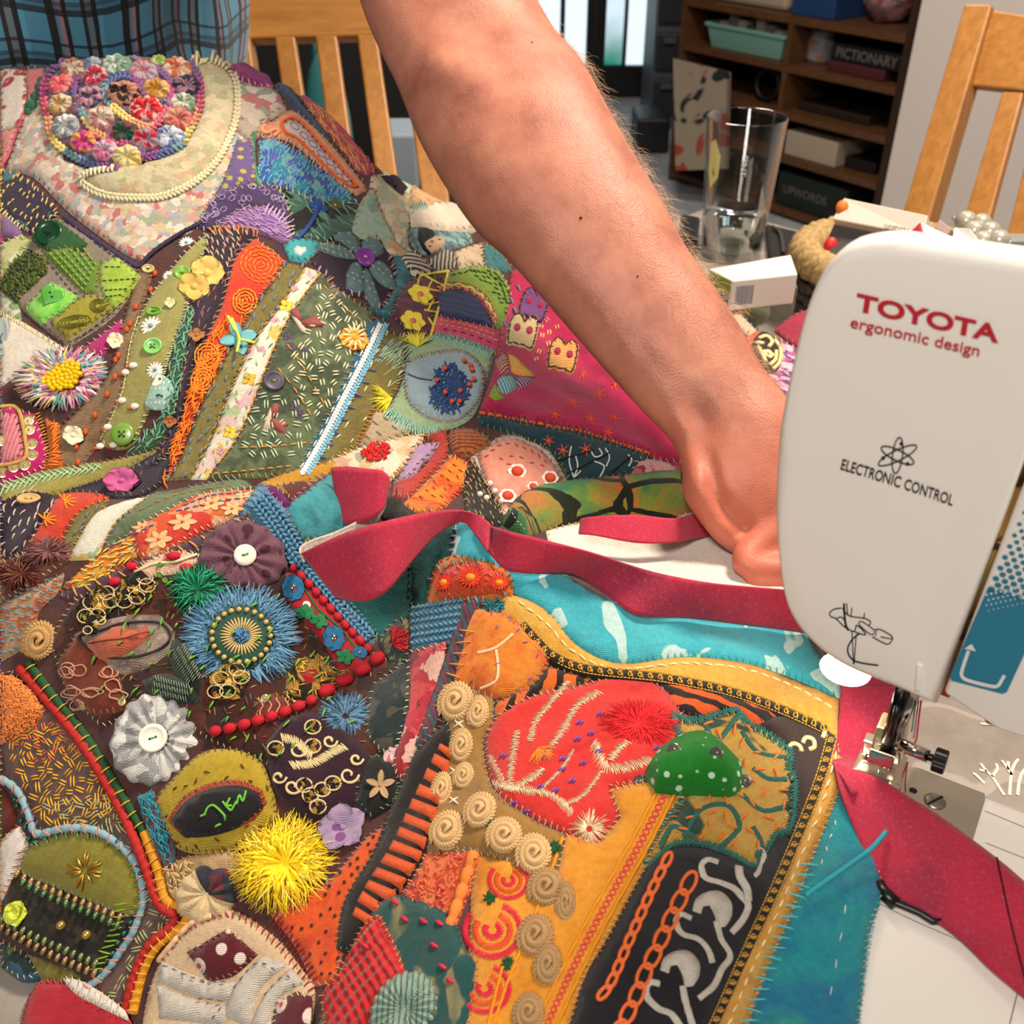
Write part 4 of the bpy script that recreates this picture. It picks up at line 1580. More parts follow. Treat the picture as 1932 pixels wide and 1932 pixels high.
def bed_disc(px,py,r,h,mat,name,slot=False):
 a,b=mzp(px,py,BZ)
 v,f=g_lathe([(0,h),(r*0.8,h),(r,h*0.4),(r,-0.0004)],24,a,b)
 o=MB().add([(p[0],p[1],BZ+0.0008+p[2])for p in v],f).build(name,mat,SM,True,M=MM)
 if slot:
  v,f=g_box(0,0,0,r*1.9,r*0.22,0.0004)
  Ms=MM@Matrix.Translation((a,b,BZ+0.0008+h))@Matrix.Rotation(math.radians(60),4,'Z')
  MB().add(v,f).build('screw_slot',m_bk,o,False,M=Ms)
bed_disc(1763,1515,0.0042,0.0008,m_steel,'plate_screw',True)
bed_disc(1722,1494,0.0016,0.00015,m_bk,'plate_hole')
mb=MB()
for pts in([(1858,1530),(1895,1545),(1960,1572)],[(1662,1706),(1720,1735),(1800,1770),(1935,1830)],[(1905,1932),(1928,1840),(1935,1810)],[(1860,1590),(1935,1620)]):
 w=[Pz(x,y,BZ+0.0002)for x,y in crom(pts,8)]
 v,f=[],[]
 for i,p in enumerate(w):
  t=(w[min(i+1,len(w)-1)]-w[max(i-1,0)]).normalized()
  nn=Vector((-t.y,t.x,0))*0.00018
  v+=[p+nn,p-nn]
 f=[(2*i,2*i+1,2*i+3,2*i+2)for i in range(len(w)-1)]
 mb.add(v,f)
mb.build('bed_seam',plain('seam_grey','6f6a64',0.8),SM,False)
v,f=g_tube([Pz(x,y,BZ+0.003)for x,y in[(1662,1685),(1680,1700),(1702,1708),(1735,1722),(1760,1738),(1775,1738)]],0.0014,8)
MB().add(v,f).build('catch_wire',plain('dark_steel','2a2a2c',0.35,0.6),SM)
v,f=g_tube([Pz(x,y,BZ+0.003)for x,y in[(1656,1668),(1670,1688),(1690,1706)]],0.0026,8)
MB().add(v,f).build('catch_lever',m_bk,SM)
# ---- needle, foot and clamp, behind the face cover
YN=0.024
def rod(name,a,b,rpx,mat,y=YN,ya=None,n=16,label=None,prof=None):
 A=mpt(a[0],a[1],y)
 B=mpt(b[0],b[1],y if ya is None else ya)
 s=0.41/F
 v,f=g_tube([A,B],rpx*s,n)
 return MB().add(v,f).build(name,mat,SM,True,label,M=MM)
rod('presser_bar',(1716,1290),(1684,1396),21,m_chrome,YN+0.006)
rod('needle_bar',(1704,1300),(1676,1398),13,plain('oiled_steel','3a3a3e',0.2,1.0),YN-0.004)
o=rod('clamp_strip',(1693,1334),(1680,1388),5,m_bk,YN-0.010)
def mbox(name,pxs,y0,y1,mat,bev=0.0008,label=None):
 return extr(name,[mloc(x,y,(y0+y1)/2)for x,y in pxs],y0,y1,mat,SM,bev,2,label,False)
mbox('needle_clamp',[(1650,1392),(1698,1408),(1690,1432),(1645,1418)],YN-0.008,YN+0.006,m_chrome)
mbox('clamp_guide',[(1660,1356),(1678,1362),(1672,1392),(1650,1390)],YN-0.004,YN+0.006,plain('pale_metal','cdbf9f',0.25,0.8))
rod('clamp_screw',(1697,1404),(1752,1427),12,m_chrome,YN-0.004)
rod('screw_neck',(1750,1427),(1764,1432),7,m_bk,YN-0.004)
A=mpt(1761,1431,YN-0.004)
B=mpt(1786,1440,YN-0.004)
kn=MB()
pts=[A,A.lerp(B,0.08),A.lerp(B,0.92),B]
vv,ff=g_tube(pts,[0.0040,0.0047,0.0047,0.0040],40)
vv2=[]
for i,p in enumerate(vv):
 c=pts[i//40]
 k=1.0 if(i%2)else 0.93
 vv2.append(c+(Vector(p)-c)*k)
kn.add(vv2,ff).build('clamp_knob',m_bk,SM,False,'black ribbed knob',M=MM)
rod('needle',(1667,1424),(1653,1474),1.8,m_chrome,YN,n=8)
mpf=plain('foot_metal','d8cfbd',0.22,0.85)
mbox('foot_shank',[(1636,1392),(1654,1396),(1650,1424),(1628,1412)],YN+0.004,YN+0.011,mpf)
foot=[mzp(x,y,0.0925)for x,y in[(1616,1447),(1634,1420),(1692,1440),(1686,1478),(1676,1490)]]
def slab(name,pxs,z0,z1,mat,bev=0.0005,par=SM):
 q=[mzp(x,y,(z0+z1)/2)for x,y in pxs]
 n=len(q)
 v=[(a,b,z1)for a,b in q]+[(a,b,z0)for a,b in q]
 f=[tuple(range(n)),tuple(reversed(range(n,2*n)))]+[((i+1)%n,i,i+n,(i+1)%n+n)for i in range(n)]
 o=MB().add(v,f).build(name,mat,par,False,M=MM)
 return bevel(o,bev,2)
slab('foot_sole',[(1606,1456),(1630,1402),(1712,1432),(1700,1490),(1690,1482),(1622,1458)],0.0915,0.0945,mpf)
slab('foot_toe',[(1600,1460),(1622,1458),(1616,1478),(1596,1470)],0.0912,0.0940,mpf)
slab('foot_toe',[(1676,1476),(1700,1484),(1690,1506),(1668,1494)],0.0912,0.0940,mpf)
mbox('foot_clip',[(1632,1388),(1704,1412),(1700,1436),(1628,1412)],YN+0.004,YN+0.010,mpf)
for k in range(3):
 x=1632+k*19
 rod('foot_hinge',(x,1428+k*7),(x+15,1434+k*7),7.5,m_chrome,YN-0.001,n=10)
for pts,r,c in(([(1738,1322),(1733,1360),(1729,1395),(1726,1402)],0.00035,'b5414a'),([(1733,1322),(1728,1360),(1724,1392)],0.0003,'c26a6a'),([(1728,1322),(1724,1352),(1720,1380)],0.0003,'4f8c90'),([(1713,1438),(1700,1470),(1690,1498)],0.0003,'8d2b3c'),([(1712,1438),(1708,1475),(1709,1506)],0.0003,'a03a48')):
 q=[mpt(x,y,YN+0.004)for x,y in crom(pts,6)]
 v,f=g_tube(q,r,6)
 MB().add(v,f).build('thread',thread(c),SM,M=MM)
m_lamp=plain('lamp_lens','fff1da',0.3,emit=38.0)
A=mpt(1592,1274,0.030)
v,f=g_sphere((0,0,0),1.0,24,12)
ml=Matrix.Translation(A)
lamp=MB().add([(A.x+p[0]*0.0098,A.y+p[1]*0.009,A.z+0.0032+p[2]*0.0028)for p in v],f).build('lamp_lens',m_lamp,SM,True,'lit white lamp lens',M=MM)
v,f=g_lathe([(0,0.0),(0.002,0.0),(0.0025,0.003)],12)
a=mpt(1870,1357,0.03)
MB().add([(a.x+p[0],a.y+p[1],a.z-0.001+p[2])for p in v],f).build('thread_cutter',m_steel,SM,True,M=MM)
# ------- the sewer: arm, hand and plaid shirt
PS=empty('person',(-0.36,1.0,FZ+0.45),'person in a blue plaid shirt reaching a bare forearm towards the sewing machine','person')
msk=NT('skin')
vv_=msk.coord()
n1=msk.noise(vv_,34.0,4.0,0.6)
n2=msk.noise(vv_,300.0,3.0,0.6)
cs=msk.ramp(n1.outputs[0],[(0.30,'91594a'),(0.48,'a86d5a'),(0.70,'b87e67')])
fr=msk.voro(vv_,75.0)
cs=msk.mix(msk.ramp(fr.outputs['Distance'],[(0.0,'707070'),(0.05,'404040'),(0.10,'000')]),cs,'a05c48')
hand_mask=msk.n('ShaderNodeSeparateXYZ')
msk.l(vv_,hand_mask.inputs[0])
hz_=msk.n('ShaderNodeMapRange')
hz_.inputs[1].default_value=0.16
hz_.inputs[2].default_value=0.115
msk.l(hand_mask.outputs[2],hz_.inputs[0])
cs=msk.mix(msk.math('MULTIPLY',hz_.outputs[0],0.5),cs,'c4604a')
msk.base(cs)
msk.b.inputs['Roughness'].default_value=0.5
msk.b.inputs['Specular IOR Level'].default_value=0.35
msk.b.inputs['Subsurface Weight'].default_value=0.22
msk.b.inputs['Subsurface Radius'].default_value=(0.008,0.003,0.0015)
msk.b.inputs['Subsurface Scale'].default_value=0.6
vo=msk.voro(vv_,900.0)
msk.bump(msk.math('ADD',vo.outputs['Distance'],msk.math('MULTIPLY',n2.outputs[0],1.5)),0.22,0.0006)
m_skin=msk.m
SEC=[(640,-150,930,-235,.665,.95),(665,-40,960,-150,.650,.95),(690,40,985,-75,.640,.93),(722,112,1012,-10,.632,.92),(748,165,1050,55,.622,.90),(785,258,1090,98,.612,.88),(828,338,1122,150,.602,.86),(893,434,1158,216,.592,.84),(960,496,1203,296,.583,.83),(1029,574,1250,372,.575,.80),(1100,655,1296,462,.567,.78),(1159,722,1346,532,.560,.74),(1212,780,1400,616,.553,.70),(1262,832,1440,688,.547,.68),(1284,878,1490,752,.541,.66),(1285,926,1528,832,.536,.62),(1302,964,1552,906,.532,.55),(1348,1022,1560,985,.530,.46),(1392,1052,1556,1030,.530,.34)]
def arm_mesh():
 mb=MB()
 A=np.array(SEC,float)
 S=crom(A,22.0)
 n=36
 rings=[]
 V=[]
 cen=[]
 sh=Vector((-0.20,0.93,0.60))
 L0,R0=P(*S[0][:2],S[0][4]),P(*S[0][2:4],S[0][4])
 c0=(L0+R0)/2
 a0=(R0-L0)/2
 up=[]
 for k in(1.0,0.8,0.6,0.4,0.2,0.1):
  c=c0.lerp(sh,k)
  dirn=(c0-sh).normalized()
  vd=(c-Vector((0,0,CZ))).normalized()
  ax=(a0-dirn*a0.dot(dirn))
  ax=ax.normalized()*(a0.length*(1.0+0.10*k))
  up.append((c,ax,dirn.cross(ax).normalized()*a0.length*0.95))
 secs=up
 for s in S:
  L,R_=P(s[0],s[1],s[4]),P(s[2],s[3],s[4])
  c,ax=(L+R_)/2,(R_-L)/2
  vd=(c-Vector((0,0,CZ))).normalized()
  secs.append((c+vd*0.012,ax,vd*ax.length*s[5]))
 for c,ax,bx in secs:
  r=[]
  for k in range(n):
   t=2*math.pi*k/n
   ca,sa=math.cos(t),math.sin(t)
   p=2.25
   q=(abs(ca)**p+abs(sa)**p)**(-1/p)
   r.append(len(V))
   V.append(c+ax*ca*q+bx*sa*q)
  rings.append(r)
 Fc=[]
 for a,b in zip(rings[:-1],rings[1:]):
  for k in range(n):
   k2=(k+1)%n
   Fc.append((a[k],a[k2],b[k2],b[k]))
 Fc.append(tuple(reversed(rings[0])))
 Fc.append(tuple(rings[-1]))
 feats=[(858,122,80,40,35,.0065),(905,50,70,36,-30,-.005),(815,215,60,40,60,-.002),(1000,330,160,60,55,.002),(1265,690,70,9,55,.0016),(1240,700,80,9,52,-.0012),(1300,715,80,10,55,-.0014),(1322,790,60,20,60,-.005),(1290,800,25,22,20,.002),(1342,890,80,13,68,-.0062),(1395,985,70,11,50,-.006),(1385,905,80,7,74,-.0022),(1404,905,80,6,76,-.0018),(1425,905,80,6,78,-.0016),(1312,910,55,26,70,.0050),(1360,1000,50,22,45,.003),(1110,560,150,30,52,.0012)]
 out=[]
 for p in V:
  d=p-Vector((0,0,CZ))
  t=d.y*CT-d.z*ST
  px=966+F*d.x/t
  py=966-F*(d.y*ST+d.z*CT)/t
  h=0
  for(fx,fy,ra,rb,an,hh)in feats:
   a=math.radians(an)
   x,y=px-fx,py-fy
   u,w=x*math.cos(a)+y*math.sin(a),-x*math.sin(a)+y*math.cos(a)
   h+=hh*math.exp(-(u/ra)**2-(w/rb)**2)
  out.append(p-d.normalized()*h)
 mb.add(out,Fc)
 def chain(pts,rad):
  q=crom([tuple(P(*p))for p in pts],0.004)
  rr=np.interp(np.linspace(0,1,len(q)),np.linspace(0,1,len(rad)),rad)
  v,f=g_tube([Vector(a)for a in q],[float(x)for x in rr],14)
  mb.add(v,f)
  for e,k in((q[0],0),(q[-1],-1)):
   v,f=g_sphere(tuple(e),float(rr[k]),12,8)
   mb.add(v,f)
 chain([(1480,990,.536),(1425,1030,.530),(1404,1064,.524),(1460,1074,.524),(1530,1070,.526)],[.012,.0080,.0070,.0074,.0072])
 chain([(1500,1000,.536),(1450,1070,.528),(1418,1097,.522),(1480,1106,.522),(1540,1100,.525)],[.012,.0068,.0042,.0052,.0060])
 chain([(1530,990,.532),(1540,1060,.520),(1548,1110,.517),(1590,1120,.519)],[.013,.0100,.0092,.0085])
 chain([(1560,960,.534),(1590,1040,.522),(1600,1100,.517),(1630,1110,.519)],[.013,.0100,.0092,.0085])
 chain([(1545,880,.536),(1610,930,.526),(1650,1000,.518),(1660,1050,.515)],[.014,.0115,.0105,.0090])
 return mb
arm=arm_mesh().build('arm',m_skin,PS,True)
rm=arm.modifiers.new('remesh','REMESH')
rm.mode='VOXEL'
rm.voxel_size=0.0019
rm.use_smooth_shade=True
sm_=arm.modifiers.new('smooth','CORRECTIVE_SMOOTH')
sm_.factor=0.5
sm_.iterations=5
sm_.smooth_type='SIMPLE'
sm_.use_only_smooth=True
p=P(1096,411,.545)
mh=plain('arm_hair_light','d2b08c',0.4)
mh2=plain('arm_hair_dark','4a3524',0.45)
HB=MB()
A=crom(np.array(SEC,float),6.0)
R=random.Random(21)
for i in range(1100):
 s=A[R.randrange(len(A)*1//5,int(len(A)*0.80))]
 L,R_=P(s[0],s[1],s[4]),P(s[2],s[3],s[4])
 c,ax=(L+R_)/2,(R_-L)/2
 vd=(c-Vector((0,0,CZ))).normalized()
 c=c+vd*0.012
 th=R.uniform(-0.35,0.35)if R.random()<0.6 else R.uniform(-1.5,0.3)
 bx=vd*ax.length*s[5]
 q=(abs(math.cos(th))**2.25+abs(math.sin(th))**2.25)**(-1/2.25)
 root=c+ax*math.cos(th)*q*0.97+bx*math.sin(th)*q*0.97
 nrm=(ax.normalized()*math.cos(th)+vd*math.sin(th)).normalized()
 dn=Vector((0.35,-0.45,-0.6)).normalized()
 ln=R.uniform(0.006,0.013)
 d1=(nrm*0.7+dn*R.uniform(0.1,0.9)+Vector((R.uniform(-.5,.5),R.uniform(-.5,.5),R.uniform(-.5,.5)))).normalized()
 d2=(nrm*0.25+dn*0.9+Vector((R.uniform(-.7,.7),R.uniform(-.7,.7),R.uniform(-.7,.7)))).normalized()
 m1=root+d1*ln*0.5
 m2=m1+d2*ln*0.5
 m3=m2+(d2+dn*0.6).normalized()*ln*0.3
 v,f=g_tube([root,m1,m2,m3],[0.00005,0.00005,0.00004,0.00002],3,cap=False)
 HB.add(v,f,0 if R.random()<0.85 else 1)
HB.build('arm_hair',[mh,mh2],PS,True,'fine fair arm hair','stuff')
from mathutils.bvhtree import BVHTree
bvh=BVHTree.FromPolygons([v_.co.copy()for v_ in arm.data.vertices],[tuple(p_.vertices)for p_ in arm.data.polygons])
for(x,y,r_)in((1096,411,.0009),(1203,521,.0006),(1004,80,.0005)):
 d_=Vector(ray(x,y)).normalized()
 h_=bvh.ray_cast(Vector((0,0,CZ)),d_)[0]
 if h_ is not None:
  v,f=g_sphere((0,0,0),r_,10,6)
  MB().add([h_+Vector(a)*1.0 for a in v],f).build('mole',plain('mole_brown','5a2e22',0.6),PS)
mtt=NT('plaid_cloth')
tc=mtt.n('ShaderNodeTexCoord')
sep=mtt.n('ShaderNodeSeparateXYZ')
mtt.l(tc.outputs['UV'],sep.inputs[0])
def bands(src,period,stops):
 a=mtt.math('FRACT',mtt.math('DIVIDE',src,period))
 return mtt.ramp(a,stops,'CONSTANT')
vx=bands(sep.outputs[0],0.052,[(0.0,'44809e'),(0.26,'101217'),(0.36,'4f7790'),(0.40,'8d7183'),(0.46,'101217'),(0.52,'4a86a3'),(0.72,'1a1e26'),(0.78,'5d6f78'),(0.86,'0f1116'),(0.93,'4f8fae')])
hy=bands(sep.outputs[1],0.040,[(0.0,'ffffff'),(0.30,'30343c'),(0.42,'d0d0d4'),(0.48,'a08c9c'),(0.56,'f4f4f4'),(0.72,'4a4f58'),(0.78,'ffffff')])
cc=mtt.mix(0.9,vx,hy,'MULTIPLY')
mtt.base(cc)
mtt.b.inputs['Roughness'].default_value=0.8
mtt.b.inputs['Sheen Weight'].default_value=0.2
nzs=mtt.noise(mtt.coord(),500.0,2.0)
mtt.bump(nzs.outputs[0],0.15,0.0005)
m_shirt=mtt.m
def shirt():
 V,Fc,UV=[],[],[]
 n,rows=72,30
 cen0=Vector((-0.478,1.00,-0.02))
 for i in range(rows+1):
  q=i/rows
  z=-0.12+q*0.74
  w=0.205+0.03*math.sin(q*2.2)-0.02*(1-q)+(0.0 if q<0.85 else-(q-0.85)*0.7)
  d=0.135+0.02*math.sin(q*3)
  lean_=Vector((0.02*q,-0.05*q,0))
  for k in range(n):
   t=2*math.pi*k/n
   fold=0.006*math.sin(7*t+3*q+2*math.sin(9*q))+0.004*math.sin(15*t+8*q)+0.010*math.exp(-((q-0.52)/0.05)**2)*math.sin(5*t+1)
   x=cen0.x+(w+fold)*math.cos(t)
   y=cen0.y+(d+fold)*math.sin(t)
   V.append((x+lean_.x,y+lean_.y,z+0.006*math.sin(9*t+11*q)))
   UV.append((t*0.19,z))
 for i in range(rows):
  for k in range(n):
   k2=(k+1)%n
   Fc.append((i*n+k,i*n+k2,(i+1)*n+k2,(i+1)*n+k))
 Fc.append(tuple(range(rows*n,rows*n+n)))
 return V,Fc,UV,n
V,Fc,UV,n=shirt()
so=mesh('shirt',V,Fc,m_shirt,PS)
ul=so.data.uv_layers.new(name='UVMap')
for poly in so.data.polygons:
 us=[UV[vi]for vi in poly.vertices]
 mxu=max(u[0]for u in us)
 for li,vi in zip(poly.loop_indices,poly.vertices):
  u,w=UV[vi]
  if mxu-u>0.5:
   u+=2*math.pi*0.19
  ul.data[li].uv=(u,w)
sh=Vector((-0.20,0.93,0.60))
L0,R0=P(640,-150,.665),P(930,-235,.665)
c0=(L0+R0)/2
v,f=g_tube([sh+Vector((-0.08,0.05,0.02)),sh,sh.lerp(c0,0.3),sh.lerp(c0,0.55),sh.lerp(c0,0.56)],[0.085,0.085,0.075,0.072,0.066],28,cap=False)
MB().add(v,f).build('sleeve',fab('35566a','stripe',cols=['101217','4f8fae'],s=60),PS)
# ------- things on the table behind the arm
GP=Pz(1378,482,0.0)
mgl=NT('clear_glass')
tr_=mgl.n('ShaderNodeBsdfTransparent')
tr_.inputs[0].default_value=(0.93,0.95,0.95,1)
gs_=mgl.n('ShaderNodeBsdfGlossy')
gs_.inputs['Roughness'].default_value=0.04
lw_=mgl.n('ShaderNodeFresnel')
lw_.inputs[0].default_value=1.5
mx_=mgl.n('ShaderNodeMixShader')
mgl.l(mgl.math('MULTIPLY',lw_.outputs[0],0.55),mx_.inputs[0])
mgl.l(tr_.outputs[0],mx_.inputs[1])
mgl.l(gs_.outputs[0],mx_.inputs[2])
mgl.l(mx_.outputs[0],mgl.t.nodes['Material Output'].inputs['Surface'])
GL=empty('pint_glass',tuple(GP),'tall clear pint glass with a little water standing behind the forearm','glass')
sc=(GP-Vector((0,0,CZ))).length/F
rb,rt,h=0.0335,0.0425,0.152
v,f=g_lathe([(0,0.0006),(rb-0.002,0.0006),(rb,0.003),(rt,h-0.001),(rt-0.0008,h),(rt-0.0018,h-0.001),(rb-0.0016,0.012),(rb-0.006,0.0085),(0,0.0085)],48)
MB().add(v,f).build('glass_wall',mgl.m,GL,True,M=Matrix.Translation(GP))
mwt=plain('water','eef4ea',0.02,trans=1.0,ior=1.33)
v,f=g_lathe([(0,0.0095),(rb-0.0055,0.0095),(rb-0.0022,0.0132),(rb-0.0022+0.0021,0.052),(0,0.0515)],40)
MB().add(v,f).build('water',mwt,GL,True,M=Matrix.Translation(GP))
a0=math.radians(205)
v=[]
for(da,z)in((-0.05,0.128),(0.12,0.134),(0.34,0.118),(0.30,0.095),(0.02,0.082),(-0.1,0.10)):
 rr=rb+(rt-rb)*z/h+0.0006
 v.append((rr*math.cos(a0+da),rr*math.sin(a0+da),z))
MB().add(v,[tuple(range(6))]).build('yellow_sticker',plain('sticker_yellow','d9cf85',0.7),GL,False,M=Matrix.Translation(GP))
v,f=text_mesh('PINT',0.01)
vv=[]
for p in v:
 an=math.radians(262)+p[0]*0.0
 z=0.122-p[0]*0.0105
 aa=math.radians(258)+p[1]*0.20
 rr=rb+(rt-rb)*z/h+0.0004
 vv.append((rr*math.cos(aa),rr*math.sin(aa),z))
MB().add(vv,f).build('etched_mark',plain('etched_white','c9cccc',0.6),GL,False,M=Matrix.Translation(GP))
def tbox(name,pxs,z0,z1,mat,label,cat,bev=0.001,mats=None):
 q=[Pz(x,y,z1)for x,y in pxs]
 n=len(q)
 v=[tuple(p)for p in q]+[(p.x,p.y,z0)for p in q]
 f=[tuple(reversed(range(n))),tuple(range(n,2*n))]+[(i,(i+1)%n,(i+1)%n+n,i+n)for i in range(n)]
 o=MB().add(v,f).build(name,mat,None,False)
 bevel(o,bev,2)
 if label:
  tag(o,label,cat)
 return o,q
mcard=plain('carton_white','d6d0c4',0.7)
o,q=tbox('carton',[(1338,507),(1383,530),(1505,517),(1492,480)],0.0815,0.107,mcard,'white carton with a barcode and green end beside the glass','carton')
a,b=q[1],q[2]
n_=(b-a).cross(Vector((0,0,1))).normalized()
if n_.dot(a-Vector((0,0,CZ)))>0:
 n_=-n_
mb=MB()
bars=random.Random(4)
x=0.06
while x<0.34:
 w=bars.choice([0.006,0.010,0.014])
 p0,p1=a.lerp(b,x),a.lerp(b,x+w)
 mb.add([tuple(p0+n_*0.0004+Vector((0,0,-0.005))),tuple(p1+n_*0.0004+Vector((0,0,-0.005))),tuple(p1+n_*0.0004+Vector((0,0,-0.021))),tuple(p0+n_*0.0004+Vector((0,0,-0.021)))],[(0,1,2,3)])
 x+=w+bars.choice([0.004,0.008])
mb.build('barcode',plain('barcode_ink','6f6c80',0.7),o,False)
a,b=q[0],q[1]
n_=(b-a).cross(Vector((0,0,1))).normalized()
if n_.dot(Vector((-1,-0.5,0)))<0:
 n_=-n_
e_=0.0006
mb=MB()
mb.add([tuple(a.lerp(b,0.05)+n_*e_+Vector((0,0,-0.001))),tuple(a.lerp(b,0.95)+n_*e_+Vector((0,0,-0.001))),tuple(a.lerp(b,0.95)+n_*e_+Vector((0,0,-0.013))),tuple(a.lerp(b,0.05)+n_*e_+Vector((0,0,-0.013)))],[(0,1,2,3)])
mb.build('carton_end',plain('carton_green','8a9a2e',0.6),o,False)
mb=MB()
mb.add([tuple(a.lerp(b,0.05)+n_*e_+Vector((0,0,-0.013))),tuple(a.lerp(b,0.95)+n_*e_+Vector((0,0,-0.013))),tuple(a.lerp(b,0.95)+n_*e_+Vector((0,0,-0.024))),tuple(a.lerp(b,0.05)+n_*e_+Vector((0,0,-0.024)))],[(0,1,2,3)])
mb.build('carton_end',plain('carton_teal','2f6b78',0.6),o,False)
TBX=empty('haberdashery_tub',tuple(Pz(1430,600,0.0)),'clear plastic tub of sewing odds and ends under the white carton','tub')
mcp=NT('clear_plastic')
mcp.base('e4e2d8')
mcp.b.inputs['Roughness'].default_value=0.12
mcp.b.inputs['Transmission Weight'].default_value=0.85
mcp.b.inputs['IOR'].default_value=1.3
q=[Pz(x,y,0.08)for x,y in[(1335,530),(1382,556),(1505,543),(1490,505)]]
v=[tuple(p)for p in q]+[(p.x,p.y,0.001)for p in q]+[(p.x*0.995+0.0012,p.y,0.08)for p in q]
f=[(0,1,5,4),(1,2,6,5),(2,3,7,6),(3,0,4,7),(4,5,6,7),(3,2,1,0)]
MB().add(v,f).build('tub_wall',mcp.m,TBX,False)
R=random.Random(9)
for i in range(9):
 a=q[0].lerp(q[1],R.uniform(0.3,0.8)).lerp(q[3].lerp(q[2],0.5),R.uniform(0.1,0.75))
 v,f=g_sphere((0,0,0),R.uniform(0.010,0.015),14,8)
 c=['c9a24a','b9906a','7f8a86','c1542f','d9c9a0','93a27f'][i%6]
 zz=R.uniform(0.016,0.06)
 MB().add([(a.x+p[0],a.y+p[1],zz+p[2])for p in v],f).build('reel',plain('reel_'+c,c,0.5),TBX)
BB=empty('black_bag',tuple(Pz(1500,470,0.0)),'black fabric pouch with a looped strap lying behind the glass','pouch')
o,q=tbox('pouch',[(1444,420),(1452,490),(1560,484),(1592,456)],0.001,0.012,plain('pouch_black','0c0b0c',0.7),None,None,0.004)
setp(o,BB)
w=[Pz(x,y,0.016)for x,y in crom([(1458,428),(1468,434),(1474,446),(1478,475)],5)]
v,f=g_tube(w,0.0022,8)
MB().add(v,f).build('strap',plain('strap_grey','34302d',0.6),BB)
tbox('spectacle_case',[(1284,402),(1290,440),(1316,452),(1322,408)],0.001,0.02,plain('case_navy','141a22',0.4),'dark spectacle case lying left of the glass by the forearm','case',0.004)
mgy=plain('box_dark_grey','4b4648',0.6)
mwb=plain('box_white','cfc6ba',0.65)
def slabbox(name,corners,thick,mat,label,cat,bev=0.001):
 o=board(name,corners,thick,mat,None,bev)
 return tag(o,label,cat)
T0=0.96
o=slabbox('medicine_box',[P(1592,373,T0),P(1750,406,T0-.05),P(1742,446,T0-.05),P(1570,413,T0)],0.05,mwb,'long white tablet box with an orange spot on the stacked boxes','box')
v,f=text_mesh('atorvastatin',0.0)
v=v/v.max(0)
a,b=P(1745,437,T0-.0515),P(1668,423,T0-.0285)
cupv=P(1666,411,T0-.0285)-P(1670,425,T0-.0285)
vv=[a+(b-a)*p[0]-cupv*p[1]for p in v]
e_=(Vector((0,0,CZ))-a).normalized()*0.0015
MB().add([tuple(p+e_)for p in vv],f).build('lettering',plain('ink_grey','5a5652',0.7),o,False)
def spot(px,py,t,r,mat,par,name='spot'):
 c=P(px,py,t)
 n_=(Vector((0,0,CZ))-c).normalized()
 Ms=n_.to_track_quat('Z','Y').to_matrix().to_4x4()
 Ms.translation=c
 v,f=g_lathe([(0,0.0006),(r,0.0006),(r,-0.0006)],24,ry=1.15)
 MB().add(v,f).build(name,mat,par,True,M=Ms)
spot(1589,391,T0-0.004,0.0056,plain('orange_spot','d9772a',0.5),o)
o2=slabbox('medicine_box',[P(1574,421,T0+.01),P(1740,452,T0-.04),P(1700,520,T0-.04),P(1548,478,T0+.01)],0.055,mgy,'dark grey tablet box with a red spot under the white one','box')
spot(1567,462,T0+0.005,0.0062,plain('red_spot','c5231f',0.5),o2)
o3=slabbox('leaflet_box',[P(1706,448,.80),P(1736,418,.80),P(1740,452,.78),P(1712,460,.78)],0.02,plain('box_crimson','9c1a2c',0.6),'crimson ended box behind the top of the machine','box')
o4=slabbox('leaflet_box',[P(1737,418,.80),P(1800,448,.78),P(1830,480,.76),P(1742,470,.78)],0.03,plain('box_white2','e3ddd4',0.6),'white box with faint printing behind the top of the machine','box')
slabbox('pill_carton',[P(1772,413,.86),P(1795,430,.85),P(1786,446,.85),P(1762,430,.86)],0.02,plain('carton_open','9c8a80',0.7),'small open carton end behind the white box','carton')
slabbox('tissue',[P(1800,428,.82),P(1830,430,.80),P(1865,480,.78),P(1795,455,.80)],0.01,plain('tissue_white','e9e6e3',0.8),'crumpled white paper beside the blister pack','paper')
BP=empty('blister_pack',tuple(P(1860,470,.80)),'silver grey blister pack bulging up behind the machine','blister pack')
c4=[P(1795,405,.86),P(1850,420,.84),P(1912,470,.78),P(1850,480,.79)]
mbp=plain('blister_foil','a8a597',0.3,0.3)
setp(board('foil',c4,0.004,mbp,None,0.001),BP)
for i in range(3):
 for j in range(2):
  c=c4[0].lerp(c4[1],0.25+0.5*j).lerp(c4[3].lerp(c4[2],0.25+0.5*j),0.2+0.28*i)
  v,f=g_sphere((0,0,0),0.009,14,8)
  MB().add([(c.x+p[0],c.y-0.002+p[1],c.z+0.002+p[2])for p in v],f).build('blister',mbp,BP)
v,f=g_box(0,0,0,0.03,0.02,0.03)
c=P(1922,470,.80)
tag(bevel(MB().add([(c.x+p[0],c.y+p[1],c.z+p[2]-0.005)for p in v],f).build('foil_packet',plain('foil_silver','9fa3a3',0.25,0.6),smooth=False),0.003),'small silver foil packet at the right edge behind the machine','packet')
BKT=empty('woven_basket',(0.362,0.955,0.0),'round basket woven in black with a plaited straw rim beside the machine','basket')
mst=thread('b79c6a','8f7446')
mbw=thread('2a2522','4a4038')
c=Vector((0.362,0.955,0))
rb_=0.080
